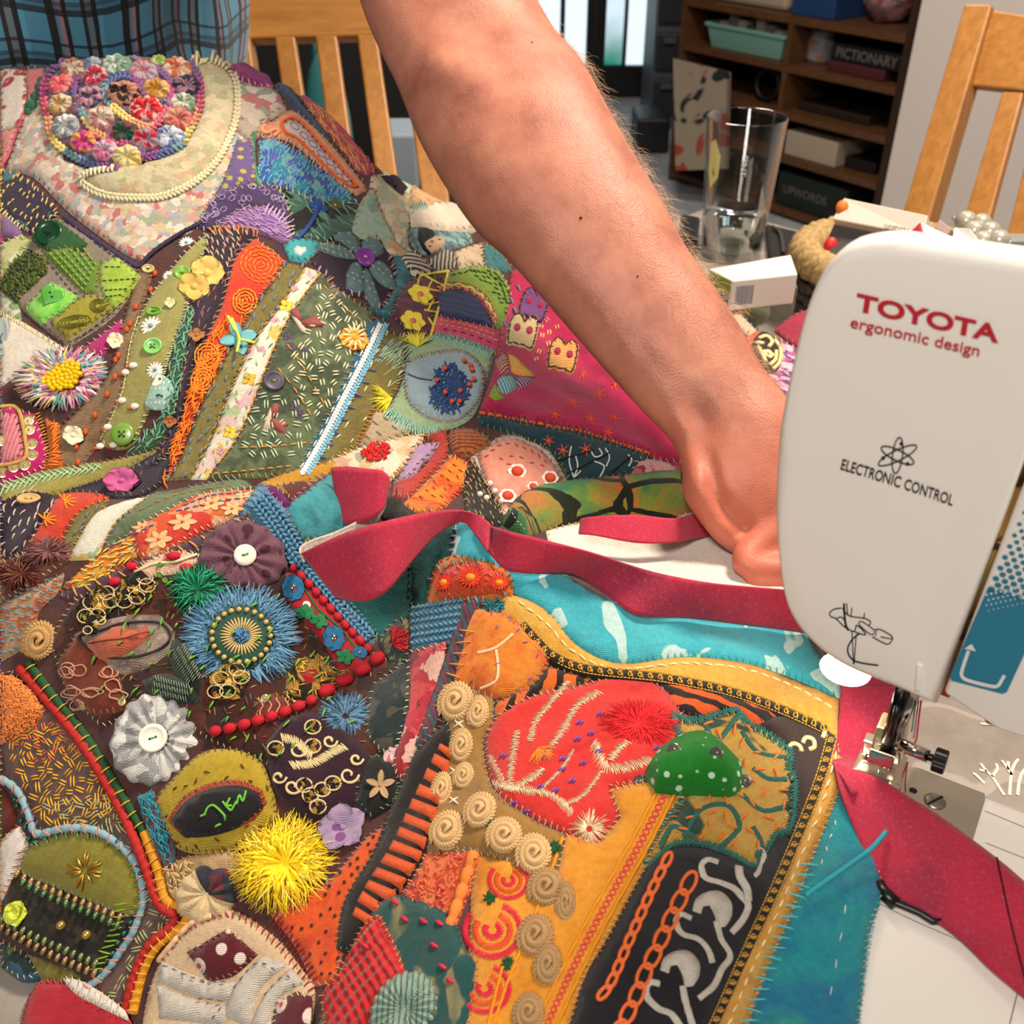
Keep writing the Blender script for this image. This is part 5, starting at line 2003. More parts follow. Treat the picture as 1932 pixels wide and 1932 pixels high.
for i in range(5):
 z=0.006+i*0.0105
 pts=[]
 n=80
 for k in range(n):
  a=2*math.pi*k/n
  rr=rb_*(1.06-0.10*i/5)+0.0026*math.sin(20*a+(math.pi if i%2 else 0))
  pts.append((c.x+rr*math.cos(a),c.y+rr*math.sin(a),z))
 v,f=g_tube(pts,0.0058,6,True)
 MB().add(v,f).build('weave_row',mbw,BKT)
for s_ in range(3):
 pts=[]
 n=90
 for k in range(n):
  a=2*math.pi*k/n
  ph=a*12+s_*2.094
  rr=rb_*0.97+0.009*math.cos(ph)
  pts.append((c.x+rr*math.cos(a),c.y+rr*math.sin(a),0.062+0.009*math.sin(ph)))
 v,f=g_tube(pts,0.0085,7,True)
 MB().add(v,f).build('plaited_rim',mst,BKT)
v,f=g_lathe([(0,0.004),(rb_*0.95,0.004),(rb_*0.93,0.05)],40,c.x,c.y)
MB().add(v,f).build('basket_lining',plain('lining_dark','14110f',0.9),BKT)
# ------- THE QUILT: backing first
_low=[(-150,1700),(-60,1768),(60,1842),(130,1852),(235,1912),(300,1990),(450,2040),(800,2000),(1200,1990),(1612,1985),(1638,1770),(1662,1680),(1650,1585),(1594,1495),(1582,1380),(1586,1296),(1500,1196),(1484,1100)]
_w,_=hit(_low)
_pl=[tuple(p[:2])for p in _w]+[(.21,.47),(.235,.60),(.215,.72),(.10,.80),(.0,.865),(-.06,.875),(-.10,.85),(-.14,.84),(-.2,.87),(-.3,.885),(-.45,.88),(-.6,.86),(-.6,.6),(-.55,.42),(-.42,.3)]
patch('quilt_backing',_pl,fab('43242a','mottle',cols=['52302c','3a2430'],s=50),th=0.0,puff=0.0,cell=0.006,world=True,level=0)
def T(c):
 return thread(c)
F_=fab
_R=random.Random(17)
_cs=['8a2a3c','2f6a5a','b5702a','4a3a70','7a8a3a','a83a6a','2a6a8a','b59a4a','6a2a4a','3a4a2a']
for r_ in range(11):
 y0_,y1_=150+r_*145,150+(r_+1)*145
 xs_=[4,-120-_R.uniform(-25,25),-250-_R.uniform(-25,25),-380]
 for k in range(3):
  c1,c2_=_R.choice(_cs),_R.choice(_cs)
  patch(_R.choice(['cotton_patch','felt_patch','print_patch']),[(xs_[k+1],y0_+_R.uniform(-8,8)),(xs_[k],y0_+_R.uniform(-8,8)),(xs_[k]+_R.uniform(-6,0),y1_+_R.uniform(-8,8)),(xs_[k+1],y1_+_R.uniform(-8,8))],F_(c1,_R.choice(['mottle','floral','plain']),c2=c1,cols=[c2_,c1,_R.choice(_cs)],s=70),smooth=False,cell=.005,level=1)
  # ---- far mound: snail square
patch('floral_patch',[(0,128),(48,132),(48,212),(32,242),(0,246)],F_('e6dcd0','flowers',cols=['d9b060','b52a3f','e9e2d8'],s=60),label='white cotton with red flowers')
patch('pink_patch',[(0,243),(32,240),(18,292),(0,318)],F_('d77a7c','mottle',c2='e59a92',s=50))
patch('pink_patch',[(48,132),(86,128),(82,165),(50,190)],F_('d4616d','mottle',c2='e28a8c',s=50))
cord([(46,212),(34,250),(18,292),(2,316)],7,T('c2566a'),'crocheted_edge',beads=6)
patch('snail_ground',[(50,190),(88,150),(120,300),(250,330),(430,250),(444,122),(482,128),(488,200),(478,262),(425,345),(372,425),(330,448),(270,490),(232,474),(130,398),(62,332),(8,322),(34,250)],F_('d3c4b2','floral',cols=['c8958a','aab0a0','d8cfc0','9aa7b5','d2a79c','c9b98e','b9555a','e3dccf','8fa58a'],s=125),label='pale mixed floral print')
for(x,y,rr)in((88,133,9),(78,150,9),(75,163,11),(66,180,10),(58,196,12),(52,208,8)):
 patch('ric_rac',ell(x,y,rr,rr*.9,0,12),F_('0d5a3e','plain',c2='17704c'),puff=.002)
body_px=[(362,124),(393,116),(424,127),(440,145),(446,181),(441,228),(425,272),(400,311),(363,344),(311,367),(259,371),(207,367),(176,356),(159,341),(171,329),(220,318),(272,308),(324,288),(360,254),(380,202),(378,160)]
sb=patch('snail_body',body_px,F_('cdbf9c','floral',cols=['c7a987','b9ba9a','d5c8a8','b7ad8b','c9c6a0','a9ac80'],s=110),puff=.0045,edge=.012,label='cream velvet snail body')
braid([(362,122),(393,114),(426,126),(443,146),(449,181),(444,230),(427,275),(402,314),(364,347),(311,371),(259,375),(207,371),(174,359),(156,341),(172,326),(222,315)],13,T('cfc9a6'),'crocheted_edge',sb)
shell_px=ell(233,212,150,104,0,24)
patch('snail_shell',[(130,118),(104,130),(89,155),(85,186),(93,222),(97,250),(112,275),(140,296),(175,312),(225,312),(280,300),(330,282),(362,245),(378,195),(375,150),(355,120),(250,112)],F_('5a4458','floral',cols=['8a5064','4a5470','6f5a70','9a7a6c'],s=80),puff=.003)
yy=[(140,132,24,'d6c9b4','a24a40'),(182,147,25,'b8354a','d9c6c0'),(222,126,26,'7fa58c','e3e6de'),(272,138,25,'b9a7b4','d46a70'),(335,132,25,'d1714c','ead2bc'),(352,165,25,'2b2440','b58a9c'),(346,196,22,'d9d6c6','5c8a66'),(337,227,26,'c2675c','dba48f'),(322,262,26,'6b83b0','d9dfe8'),(277,266,25,'c02f45','8f95a0'),(237,252,25,'0f4a34','7a3a44'),(192,226,26,'d8c8b2','a8616a'),(170,186,26,'3f4560','c98f9c'),(118,163,24,'d9556a','e98f88'),(117,200,24,'b8935c','e2d3b6'),(126,240,25,'d5d7d0','7d8a94'),(160,270,24,'c23a86','d9a83a'),(200,286,24,'c9b4c4','c2457a'),(242,300,26,'d9cf9c','d6b64a'),(235,180,30,'2a1c1a','c98d76'),(297,172,25,'b5822a','e0c890'),(277,209,29,'c8262c','e8c4ba'),(300,116,14,'93b53e','d9e0b0'),(175,122,16,'6f86a2','c9ced6'),(253,118,15,'4e4a66','9a97ac'),(310,200,14,'54647a','8791a3'),(150,205,14,'a86a80','6a4a78')]
for i,(x,y,r,a,b)in enumerate(yy):
 r*=1.1
 yoyo(x,y,r,F_(a,'floral',cols=[b,a,b],s=150,seed=i*.37),ry=r*.92,pleats=9,h=r*.42,deep=.22)
bm=[T(c)for c in('7a5a86','a04a78','b85a70','c98f6a','d4bf74','6a8a94','54608a','7a4a80')]
braid([(285,128),(311,142),(324,168),(319,198),(306,225),(285,242),(258,235),(232,218),(206,193),(198,168),(211,152),(234,145),(259,155),(271,178)],14,bm,'plaited_braid')
braid([(146,148),(141,170),(150,201),(166,233),(187,255),(221,270),(254,278),(274,292)],14,bm[::-1],'plaited_braid')
braid([(132,118),(104,129),(88,155),(84,186),(92,221),(96,249),(109,274),(136,294),(169,311),(203,317),(228,312)],15,bm,'plaited_braid')
braid([(358,117),(375,150),(379,190),(371,223),(357,249),(343,275),(309,291),(270,300)],14,bm,'plaited_braid')
cord([(122,412),(160,440),(200,468),(236,492),(262,506)],11,T('332c4c'),'wool_line',beads=9)
cord([(262,506),(285,480),(330,448),(372,425),(395,412)],9,T('2c2540'),'wool_line',beads=8)
p_=[(0,318),(40,330),(80,362),(112,402),(88,425),(62,442),(0,400)]
o=patch('purple_patch',p_,F_('2a1c3c','floral',cols=['1f1730','2b7a7c','3a2250','2a1c3c','221a34'],s=45))
stitches(scatter(p_,40,9,-60,15,mind=9),3.2,T('c9b56a'),o)
o=patch('lilac_patch',[(0,392),(35,425),(42,448),(0,440)],F_('8f6f9c','plain',c2='7a5a90'))
stitches(along([(0,395),(40,430)],7,10,80),2.6,T('d2cf90'),o)
# ---- green square on linen
sq=[(52,447),(104,407),(170,440),(268,516),(216,592),(130,652),(84,618),(38,578),(0,548),(0,480)]
ln=patch('linen_patch',sq,F_('b7ab97','plain',c2='a3957f',bump=.6),label='natural linen square')
stitches(along([(170,446),(262,516),(212,588),(130,645),(84,612),(40,575)],15,9,0,5)+along([(88,490),(132,545),(150,556)],13,8)+along([(60,452),(88,480)],12,8)+along([(176,455),(240,502)],11,8)+along([(254,524),(214,580),(196,596)],9,7),2.6,T('3b3834'),ln)
patch('pale_green_patch',[(0,460),(40,440),(58,452),(34,486),(0,520)],F_('b9bf86','floral',cols=['7d9a4a','d5d6b0','9fae66'],s=90))
patch('dark_green_patch',[(57,447),(104,411),(166,458),(155,475),(95,476)],F_('175c26','plain',c2='0f4a1c'))
o=patch('corduroy_patch',[(80,478),(124,460),(190,495),(183,552),(160,554)],F_('55792a','plain',c2='6b9034'),ripple=.0006,rk=(1400,60))
sg=[]
for k in range(6):
 sg+=along([(92+k*13,476-k*1-(k>2)*4),(160+k*5,550-k*9)],11,9,0,6)
stitches(sg,4.4,T('7ea03e'),o)
o=patch('lime_patch',[(186,494),(222,484),(265,519),(230,566),(210,579),(190,546)],F_('8fb42c','mottle',cols=['a9c84a','6d9a2a'],s=60))
stitches(along([(196,504),(232,504)],11,8)+along([(192,530),(258,526)],11,8)+along([(196,548),(240,545)],9,7)+along([(198,560),(232,556)],8,6),2.4,T('2f4a20'),o)
patch('bright_green_patch',[(46,578),(96,530),(146,556),(134,576),(78,608)],F_('62c840','mottle',cols=['8fdc5c','4aa838'],s=60))
o=patch('olive_patch',[(93,607),(155,557),(197,560),(212,582),(128,639)],F_('8f8b1e','mottle',cols=['a39a2a','6f7a1c'],s=60))
sg=[]
for(x,y,a,b)in((140,607,32,12),(185,577,16,13)):
 for k in range(4):
  sg+=along(ell(x,y,a*(.35+.2*k),b*(.35+.2*k),-10),6,7,0,12,closed=True)
stitches(sg,1.6,T('3a3c18'),o)
mo=[(0,527),(34,485),(60,470),(88,488),(90,511),(30,568),(0,545)]
o=patch('moss_fringe',mo,F_('2c3a1c','mottle',cols=['4a5c26','1c2814'],s=80))
stitches(scatter(mo,220,9,45,40,.5),2.6,T('56662c'),o,arch=2.0)
stitches(scatter(mo,90,8,45,50,.5,seed=5),2.6,T('1d2a16'),o,arch=2.4)
button(93,441,27,plain('button_dark_green','0e3a22',.28,coat=.4),4,rot=35,thr=T('0a2416'),label='large dark green button',ry=None)
hp=[]
for k in range(40):
 t=2*math.pi*k/40
 hp.append((16*math.sin(t)**3,13*math.cos(t)-5*math.cos(2*t)-2*math.cos(3*t)-math.cos(4*t)))
M=frame(98,560,.35,-25,1)
v,f=[],[]
for(z,k)in((0,1.0),(3,1.05),(5,.98),(5.6,.85)):
 v+=[(a*1.45*k,b*1.45*k,z)for a,b in hp]
for i in range(3):
 f+=[(i*40+j,i*40+(j+1)%40,i*40+40+(j+1)%40,i*40+40+j)for j in range(40)]
v.append((0,0,5.8))
f+=[(120+j,120+(j+1)%40,160)for j in range(40)]
f=[tuple(reversed(q))for q in f]
hb=MB().add(v,f).build('heart_button',plain('button_heart_green','4f9a3c',.35),QUILT,True,'green heart-shaped button',M=M)
for(a,b)in((-4,4),(4,-2)):
 v,f=g_lathe([(0,6.0),(2.4,6.0),(2.6,5.4)],10,a,b)
 MB().add(v,f).build('buttonhole',plain('buttonhole_dark','1a1714',.8),hb,M=M)
o=patch('white_felt',[(0,582),(58,615),(122,656),(88,672),(40,700),(0,728)],F_('e6dfd2','plain',c2='d9d0c2'))
stitches(along([(0,588),(58,622),(118,660)],6,9,60,8),2.2,T('d2c06a'),o)
patch('pale_floral_patch',[(0,545),(32,570),(40,598),(24,602),(0,582)],F_('9fb08a','floral',cols=['c9cdb4','6f8f5c','d8d4c0'],s=100))
button(2,640,15,plain('button_grey','8f9c9c',.5),4,ry=46,thr=T('4a5658'),label='oval grey button')
patch('magenta_patch',[(150,660),(228,600),(238,612),(194,668)],F_('a81f6c','plain',c2='bb3080'))
fl=tuft(127,716,94,None,620,'fringed_flower',62,up=.16,thin=2.5,mats=[T(c)for c in('c87f98','d9a9b8','5e9a9c','d6d3cf','b9557a','d7c27a','7fb0b0')],r0=.25,curl=.18,label='round pink and teal fringed flower')
tuft(127,716,70,None,180,'flower_petals',50,parent=fl,up=.16,thin=4.0,mats=[T(c)for c in('c87fa8','cf93b0','d9cfa0','b5608e')],r0=.3,curl=.08)
beads([(118+40*math.sqrt(k/62)*math.cos(k*2.4),708+31*math.sqrt(k/62)*math.sin(k*2.4))for k in range(62)],6.3,T('e3b80c'),'french_knot',fl,lift=2.2,sc=(1,.9,.8))
# ---- brown felt with cream flowers, khaki strip with buttons
o=patch('brown_felt',[(262,503),(290,505),(262,600),(242,680),(232,760),(190,830),(150,880),(108,878),(104,820),(150,770),(206,700),(228,620)],F_('9a7752','mottle',cols=['a98862','86643f'],s=60,bump=.6),label='brown wool felt')
stitches(along([(200,830),(215,790),(235,740),(250,660)],9,22,60,25,0),1.8,T('b99a74'),o)
kh=[(305,529),(345,480),(392,436),(386,472),(357,516),(352,581),(336,628),(320,672),(306,712),(276,783),(250,835),(220,846),(188,836),(206,790),(228,736),(243,654),(269,581)]
kp=patch('khaki_patch',kh,F_('a5a262','plain',c2='94914f'),puff=.004,edge=.010,label='khaki cotton strip carrying green buttons')
stitches(along([(262,596),(246,650),(232,735),(208,795),(188,832)],8,8,0,10),3.0,T('d0c47c'),kp)
stitches(along([(392,436),(388,470),(360,512),(354,580),(338,628),(320,672),(308,712)],5,6,60,40),2.2,T('d9d6b8'),kp)
for(x,y,r)in((285,615,23),(293,698,19),(352,458,16),(318,520,12)):
 o=petals(x,y,r,14,T('e6e3da'),.26,'printed_daisy',kp,tilt=.2,cup=.02,thick=.03,cr=.24,cmat=T('7d97a0'),lift=.0)
for(x,y,a)in((252,690,20),(238,703,60),(231,756,70),(255,767,10),(204,806,60),(215,840,-40),(190,842,30)):
 beads([(x,y)],7,T('e9e3d8'),'snowdrop',kp,sc=(1.2,.9,.5),lift=.3)
 beads([(x-9,y+4)],5,T('b5502a'),'snowdrop_tip',kp,sc=(1.2,.8,.5),lift=.2)
beads([(293,517),(285,548),(257,580),(246,612),(240,623),(224,672),(219,680),(218,712),(203,745),(180,784),(162,815),(145,844),(148,873)],5.5,T('c8521f'),'french_knot',lift=.5,sc=(.8,1.3,.7))
G=lambda h:plain('button_'+h,h,.3,coat=.3)
button(345,516,16,G('74ab3c'),2,thr=T('5c8f30'),ry=15)
button(291,588,16,G('66a030'),2,ry=9,thr=T('4c7a26'))
button(289,654,19,G('7fc06a'),4,ry=17,thr=T('4f9a48'),label='pale green four-hole button')
button(232,820,23,G('6f9a3c'),4,ry=22,rim=False,thr=T('3f6a2c'))
button(280,508,12,G('b7ad6a'),2,ry=9,thr=T('6a6440'))
M=frame(303,742,.35,0,2)
hg=[(-27,-18),(-24,-28),(-8,-34),(12,-32),(24,-20),(28,2),(22,20),(8,32),(-4,38),(-10,32),(-14,20),(-20,4)]
hq=crom(hg,4,True)
n=len(hq)
v=[(a,b,0)for a,b in hq]+[(a,b,5)for a,b in hq]+[(a*.9,b*.9,6.5)for a,b in hq]
f=[(i,(i+1)%n,n+(i+1)%n,n+i)for i in range(n)]+[(n+i,n+(i+1)%n,2*n+(i+1)%n,2*n+i)for i in range(n)]+[tuple(range(2*n,3*n))]
hb=MB().add(v,f).build('hedgehog_button',F_('8fb5a8','dots',c2='d3e2da',s=420,w=.3,bump=.05,rough=.35),QUILT,True,'hedgehog-shaped spotted button',M=M)
fc=[(-10,22),(-4,36),(6,30),(4,18),(-6,12),(-14,14)]
MB().add([(a,b,6.8)for a,b in fc],[tuple(range(6))]).build('hedgehog_face',plain('hedgehog_cream','e6d8bd',.4),hb,False,M=M)
v,f=g_sphere((1,26,7),2.4,8,6)
MB().add(v,f).build('hedgehog_eye',plain('eye_black','0c0c0c',.2),hb,M=M)
v,f=g_tube([(-5,-6,6.8),(0,-4,8),(7,-8,6.8)],2.0,6)
MB().add(v,f).build('button_thread',T('2f5a48'),hb,M=M)
my=T('d0b062')
for(x,y,r,c,n)in((392,520,34,'d6b866',5),(368,545,30,'cfae5c',5),(220,645,17,'e0d4b0',5),(140,822,20,'e3dabb',5),(322,573,11,'d9cf9c',4)):
 petals(x,y,r,n,T(c),1.05,'crocheted_flower',tilt=.4,cup=.7,thick=.22,cr=.3,rot=random.uniform(0,60),ry=r*1.1)
gs=[(354,575),(372,590),(362,640),(344,720),(334,760),(320,802),(292,840),(240,858),(258,832),(300,790),(312,720),(332,640)]
o=patch('green_strip',gs,F_('2d5a40','plain',c2='3c6a4a'))
stitches(scatter(gs,60,18,-60,35,.3,mind=9),3.4,T('78a88a'),o)
stitches(scatter(gs,40,16,-100,30,.3,seed=3,mind=9),3.4,T('5c9a86'),o)
o=patch('olive_strip',[(0,912),(90,884),(200,868),(300,846),(320,838),(316,852),(280,872),(200,905),(100,930),(0,942)],F_('a09a50','plain',c2='8c883f'))
stitches(along([(0,918),(90,895),(190,878)],12,26,40,10)+along([(0,926),(90,902),(190,884)],12,26,-40,10),3.6,T('9cc29c'),o)
# ---- dark purple wool, red, mustard, ribbon, green print, blue stripe: bands of the far 
pw=[(388,430),(440,424),(488,434),(442,486),(428,530),(415,581),(389,633),(363,698),(345,775),(326,840),(300,872),(262,905),(200,912),(240,882),(290,852),(318,818),(335,740),(350,650),(362,580),(383,500)]
o=patch('purple_wool',pw,F_('3a1e40','plain',c2='2c1432',bump=.8),label='dark purple wool band')
stitches(scatter([(392,436),(440,430),(470,440),(432,490),(420,520),(388,500)],34,11,65,15,mind=9),3.0,T('c9bd9c'),o)
stitches(scatter(pw,46,12,-75,20,mind=10,seed=9),3.0,T('9a5a4a'),o)
stitches(scatter(pw,26,12,-75,20,mind=10,seed=4),3.0,T('6a5a80'),o)
stitches(along([(392,436),(440,430),(486,438)],9,20,65,30),3.0,T('e07a34'),o)
petals(372,634,17,4,T('a5713f'),.9,'leather_flower',tilt=.3,cup=.5,thick=.2,cr=.3,ry=15)
petals(322,796,15,4,T('9c6038'),.9,'leather_flower',tilt=.3,cup=.5,thick=.2,cr=.3,ry=13)
rd=[(446,480),(482,448),(538,490),(520,520),(490,556),(466,596),(441,642),(412,692),(386,742),(363,792),(341,850),(318,898),(298,904),(276,904),(300,880),(326,840),(346,775),(365,700),(391,632),(416,580),(430,530)]
o=patch('red_felt',rd,F_('d23420','mottle',cols=['dc4a26','b82a1a'],s=40),label='scarlet felt band')
sg=[]
for k in range(5):
 sg+=along(ell(492,500,6+8*k,5+7*k,20),12,11,0,25,closed=True)
stitches(sg,3.0,T('f08a24'),o)
stitches(scatter([(425,600),(460,598),(412,690),(386,742),(352,830),(318,905),(298,925),(326,840),(352,760),(372,690),(398,630)],150,24,-65,50,.3,seed=2),3.4,T('e8791f'),o,arch=1.2)
sg=[]
for(x,y)in((390,672),(383,720),(462,570)):
 for k in range(4):
  sg+=along(ell(x,y,4+6*k,5+6*k,20),9,12,0,20,closed=True)
stitches(sg,3.6,T('f0932c'),o,arch=1.2)
mu=[(536,492),(578,503),(556,535),(536,566),(508,604),(480,642),(456,692),(431,746),(402,820),(372,882),(360,902),(314,904),(324,896),(345,850),(387,745),(432,660),(470,592),(505,545)]
o=patch('mustard_wool',mu,F_('a09444','mottle',cols=['ada24e','8b8038'],s=50,bump=.7),label='mustard wool band with blue stitches')
stitches(scatter(mu,95,13,-70,10,.15,mind=17),4.4,T('6f7f8e'),o)
gp=[(606,514),(632,538),(708,592),(702,612),(674,684),(640,760),(604,824),(575,880),(556,896),(480,900),(390,902),(404,884),(444,832),(475,766),(508,678),(539,610),(576,553)]
gpp=patch('green_print_patch',gp,F_('55664a','mottle',cols=['6b7a58','414f3a','5a6b4e'],s=55,fine=1800),cell=.0034,label='mottled green cotton with birds and cream stitches')
stitches(scatter([(600,540),(640,570),(695,600),(660,680),(620,760),(590,790),(560,740),(540,690),(590,610)],74,13,None,180,.2,pair=2,gap=6,mind=15,seed=8),3.4,T('dcdcb4'),gpp)
stitches(scatter([(500,740),(560,760),(585,800),(560,860),(470,860),(455,845),(480,770)],30,14,None,180,.2,pair=2,gap=6,mind=17,seed=12),3.4,T('b9cdb0'),gpp)
stitches(along([(606,535),(650,580),(685,608)],22,13)+along([(538,645),(570,690),(610,760)],24,14)+along([(520,690),(560,740),(590,790)],24,14)+along([(450,845),(520,842),(575,836)],19,13)+along([(400,895),(470,888),(545,880)],17,12),3.6,T('c98a3a'),gpp)
wr=[(577,502),(606,512),(574,553),(537,610),(506,678),(473,766),(442,832),(402,882),(390,902),(360,902),(372,880),(402,820),(432,745),(457,690),(480,641),(509,603),(537,564)]
o=patch('printed_ribbon',wr,F_('ebe3cf','floral',cols=['ebe3cf','e9dccb','9fbf8a','ebe3cf','e6b9c0','ebe3cf','d9bf3f','f0ead9'],s=70),label='white ribbon printed with small flowers')
stitches(along([(604,516),(574,555),(538,611),(507,679),(474,767),(443,832),(404,882)],16,12,0,10)+along([(577,505),(537,566),(480,643),(431,747),(372,882)],20,10,15,10),3.2,T('d59434'),o)
for(x,y,c)in((540,577,'d9c13a'),(470,715,'c9a83a'),(434,815,'d9c13a')):
 petals(x,y,15,4,T(c),.8,'butterfly_print',o,tilt=.2,cup=.05,thick=.04,cr=.16,cmat=T('c97a80'),rot=35,lift=0)
for(x,y,c)in((556,545,'d98fa8'),(520,605,'d9a0b4'),(493,660,'d98fa8'),(452,762,'d9a0b4'),(416,850,'d98fa8'),(585,520,'dfa9b8')):
 petals(x,y,9,5,T(c),.8,'printed_flower',o,tilt=.2,cup=.05,thick=.04,cr=.2,lift=0)
stitches(scatter(wr,46,11,-60,60,mind=15),3,T('8db07c'),o)
def bird(x,y,s,rot,par):
 M=frame(x,y,.15,rot,.3)
 mp_,mb_=T('8a4a44'),T('c9b6a0')
 o=None
 for nm,pz,m,h in(('bird',[(-20,22),(-10,10),(-2,0),(8,-12),(14,-24),(8,-26),(-2,-16),(-12,-2),(-22,14)],mb_,2.0),('wing',[(-4,2),(8,14),(24,24),(26,14),(40,4),(26,-2),(8,-6)],mp_,2.6),('wing',[(-20,14),(-26,26),(-16,32),(-4,16),(-8,6)],mp_,2.2)):
  q=crom([(a*s,b*s)for a,b in pz],3,True)
  n=len(q)
  c=q.mean(0)
  v=[(a,b,0)for a,b in q]+[(a,b,h*.6)for a,b in q]+[(c[0],c[1],h)]
  f=[(i,(i+1)%n,n+(i+1)%n,n+i)for i in range(n)]+[(n+i,n+(i+1)%n,2*n)for i in range(n)]
  ob=MB().add(v,f).build(nm,m,o or par,True,M=M)
  o=o or ob
bird(572,612,1.0,0,gpp)
bird(512,795,.95,-50,gpp)
for(x,y)in((544,636),(549,654),(577,663),(556,767),(566,783)):
 petals(x,y,11,5,T('4f465a'),.8,'printed_flower',gpp,tilt=.2,cup=.06,thick=.06,cr=.2,lift=0)
button(517,719,20,plain('button_slate','4a4658',.45),2,thr=T('8a9a5c'),label='slate two-hole button')
petals(667,643,31,8,T('e2a13a'),.85,'cut_out_flower',tilt=.25,cup=.2,thick=.12,cr=.2,cmat=T('e08a1a'),lift=1)
stitches([(667+8*math.cos(a),643+8*math.sin(a),667+24*math.cos(a),643+24*math.sin(a))for a in[i*.5236 for i in range(12)]],5,T('e9d9a0'),lift=12)
bf_=petals(450,640,38,4,T('6fb0bc'),.62,'crocheted_butterfly',tilt=.35,cup=.25,thick=.06,cr=.12,cmat=T('b9cf5a'),rot=20,lift=2,label='pale blue crocheted butterfly')
for q in([(438,608),(446,630),(452,648),(448,672)],[(452,648),(470,652),(482,655)],[(430,604),(444,632)]):
 cord(q,6,T('bdd05e'),'butterfly_body',bf_,lift=12)
bs=[(694,606),(728,598),(722,630),(692,690),(662,750),(632,810),(607,855),(582,898),(556,900),(568,874),(597,817),(632,753),(666,678)]
o=patch('blue_strip',bs,F_('1d6a8c','plain',c2='155a78'))
ln_=[(722,612),(706,645),(684,690),(652,752),(622,812),(596,858),(572,898)]
braid([(x-4,y)for x,y in ln_],10,T('e2e6e4'),'wavy_braid',o)
braid([(x+8,y)for x,y in ln_],10,T('7fb9d4'),'wavy_braid',o)
stitches(along([(x-14,y)for x,y in ln_],24,14),3.2,T('d9dfe0'),o)
mw=[(726,622),(772,636),(762,690),(748,735),(716,775),(680,835),(640,858),(600,888),(584,898),(612,850),(662,752),(700,680)]
o=patch('mustard_wool',mw,F_('9c8c3a','mottle',cols=['aa9c48','87782e'],s=50,bump=.7))
stitches(along([(736,640),(700,705),(664,765),(632,822),(606,866)],27,17,80,25),4.4,T('55648c'),o)
stitches(scatter(mw,16,13,-60,20,mind=24),3.4,T('d9d3a0'),o)
o=patch('linen_patch',[(708,768),(778,808),(726,834),(676,836)],F_('c4b191','plain',c2='b3a07f'))
stitches(scatter([(715,780),(768,808),(726,826),(690,828)],7,15,35,5,mind=18),3,T('7f7a76'),o)
stitches(along([(706,770),(678,834)],8,13,70,10),3,T('c4762c'),o)
# ---- upper right of the mound: magenta, blue wrap, orange label
patch('magenta_patch',[(424,126),(452,118),(500,126),(520,150),(512,170),(486,160),(450,150)],F_('a92f6c','mottle',cols=['8a2a78','c24a7a'],s=60))
patch('denim_strip',[(512,132),(532,142),(556,172),(580,205),(612,242),(628,262),(616,264),(585,232),(552,196),(520,160)],F_('3a4a70','plain',c2='4a5a80'))
rb=[(530,142),(562,160),(600,190),(640,232),(676,278),(705,316),(696,330),(672,318),(640,275),(606,238),(566,180)]
o=patch('wrapped_edge',rb,F_('a8565a','floral',cols=['c98a4a','8a3a60','d0a05a','9a4a6a','b8703f'],s=70))
stitches(scatter(rb,160,22,48,18,.3),2.6,T('b0506a'),o)
stitches(scatter(rb,90,22,55,25,.3,seed=3),2.6,T('d8a24a'),o)
patch('print_patch',[(444,150),(486,162),(520,168),(540,200),(500,225),(488,250),(470,262),(446,240)],F_('b8a898','floral',cols=['b5656a','8a9a8a','d8cfc6','9a6a70','cfc0b0'],s=60))
og=[(486,232),(512,228),(540,208),(560,210),(606,250),(650,300),(694,355),(672,366),(630,338),(580,290),(540,262),(492,256)]
o=patch('orange_label_patch',og,F_('e28a5e','mottle',cols=['e8a882','dc6a34'],s=60),label='peach felt strip edged in orange')
wl=[(532,232),(552,222),(575,238),(620,290),(664,340),(672,352),(650,346),(606,306),(562,262),(540,250)]
o2=patch('white_label',wl,F_('dcd2cf','plain',c2='cfc4c2'))
cord(wl,6,T('e2622a'),'couched_cord',o,closed=True)
sg=[]
for(x,y)in((556,238),(574,256),(590,272),(606,290),(622,306),(638,322),(652,336)):
 sg+=along(ell(x,y,9,5,40),5,5,closed=True)
stitches(sg,2.4,T('a8748a'),o2)
stitches(along([(488,250),(545,268),(590,305),(640,352)],16,14,80,20),3.4,T('d8a2ac'),o)
cord([(500,236),(494,246),(504,252),(520,244),(526,250),(516,258)],7,T('e8a070'),'couched_cord',o)
bl=[(488,258),(520,262),(560,284),(610,320),(660,360),(668,372),(650,382),(600,378),(550,358),(515,345),(486,348)]
o=patch('blue_scrap_patch',bl,F_('2a62a8','floral',cols=['2f8ab0','4a5aa8','7ab8c0','243f8a','3aa0a8','5f6ab8','88c8b8'],s=85),label='blue and turquoise scrap patch')
stitches(scatter(bl,150,11,-70,30,.3),3,T('6f9ad0'),o)
stitches(scatter(bl,70,10,-60,40,.3,seed=2),3,T('5ab4bc'),o)
cord([(480,250),(478,290),(484,340),(492,352)],8,T('3f7a58'),'wool_line',beads=7)
pu=[(446,262),(476,258),(480,300),(482,346),(452,350),(424,366),(398,374),(420,340)]
o=patch('purple_drop_print',pu,F_('6a558c','dots',c2='b5ad3f',s=150,w=.9))
pv=[(398,374),(452,350),(520,346),(540,372),(552,408),(540,424),(500,392),(450,396),(420,420),(398,436),(376,428),(366,426),(384,398)]
o=patch('purple_scribble_patch',pv,F_('3f2f58','plain',c2='4c3a68'))
sg=[]
R=random.Random(5)
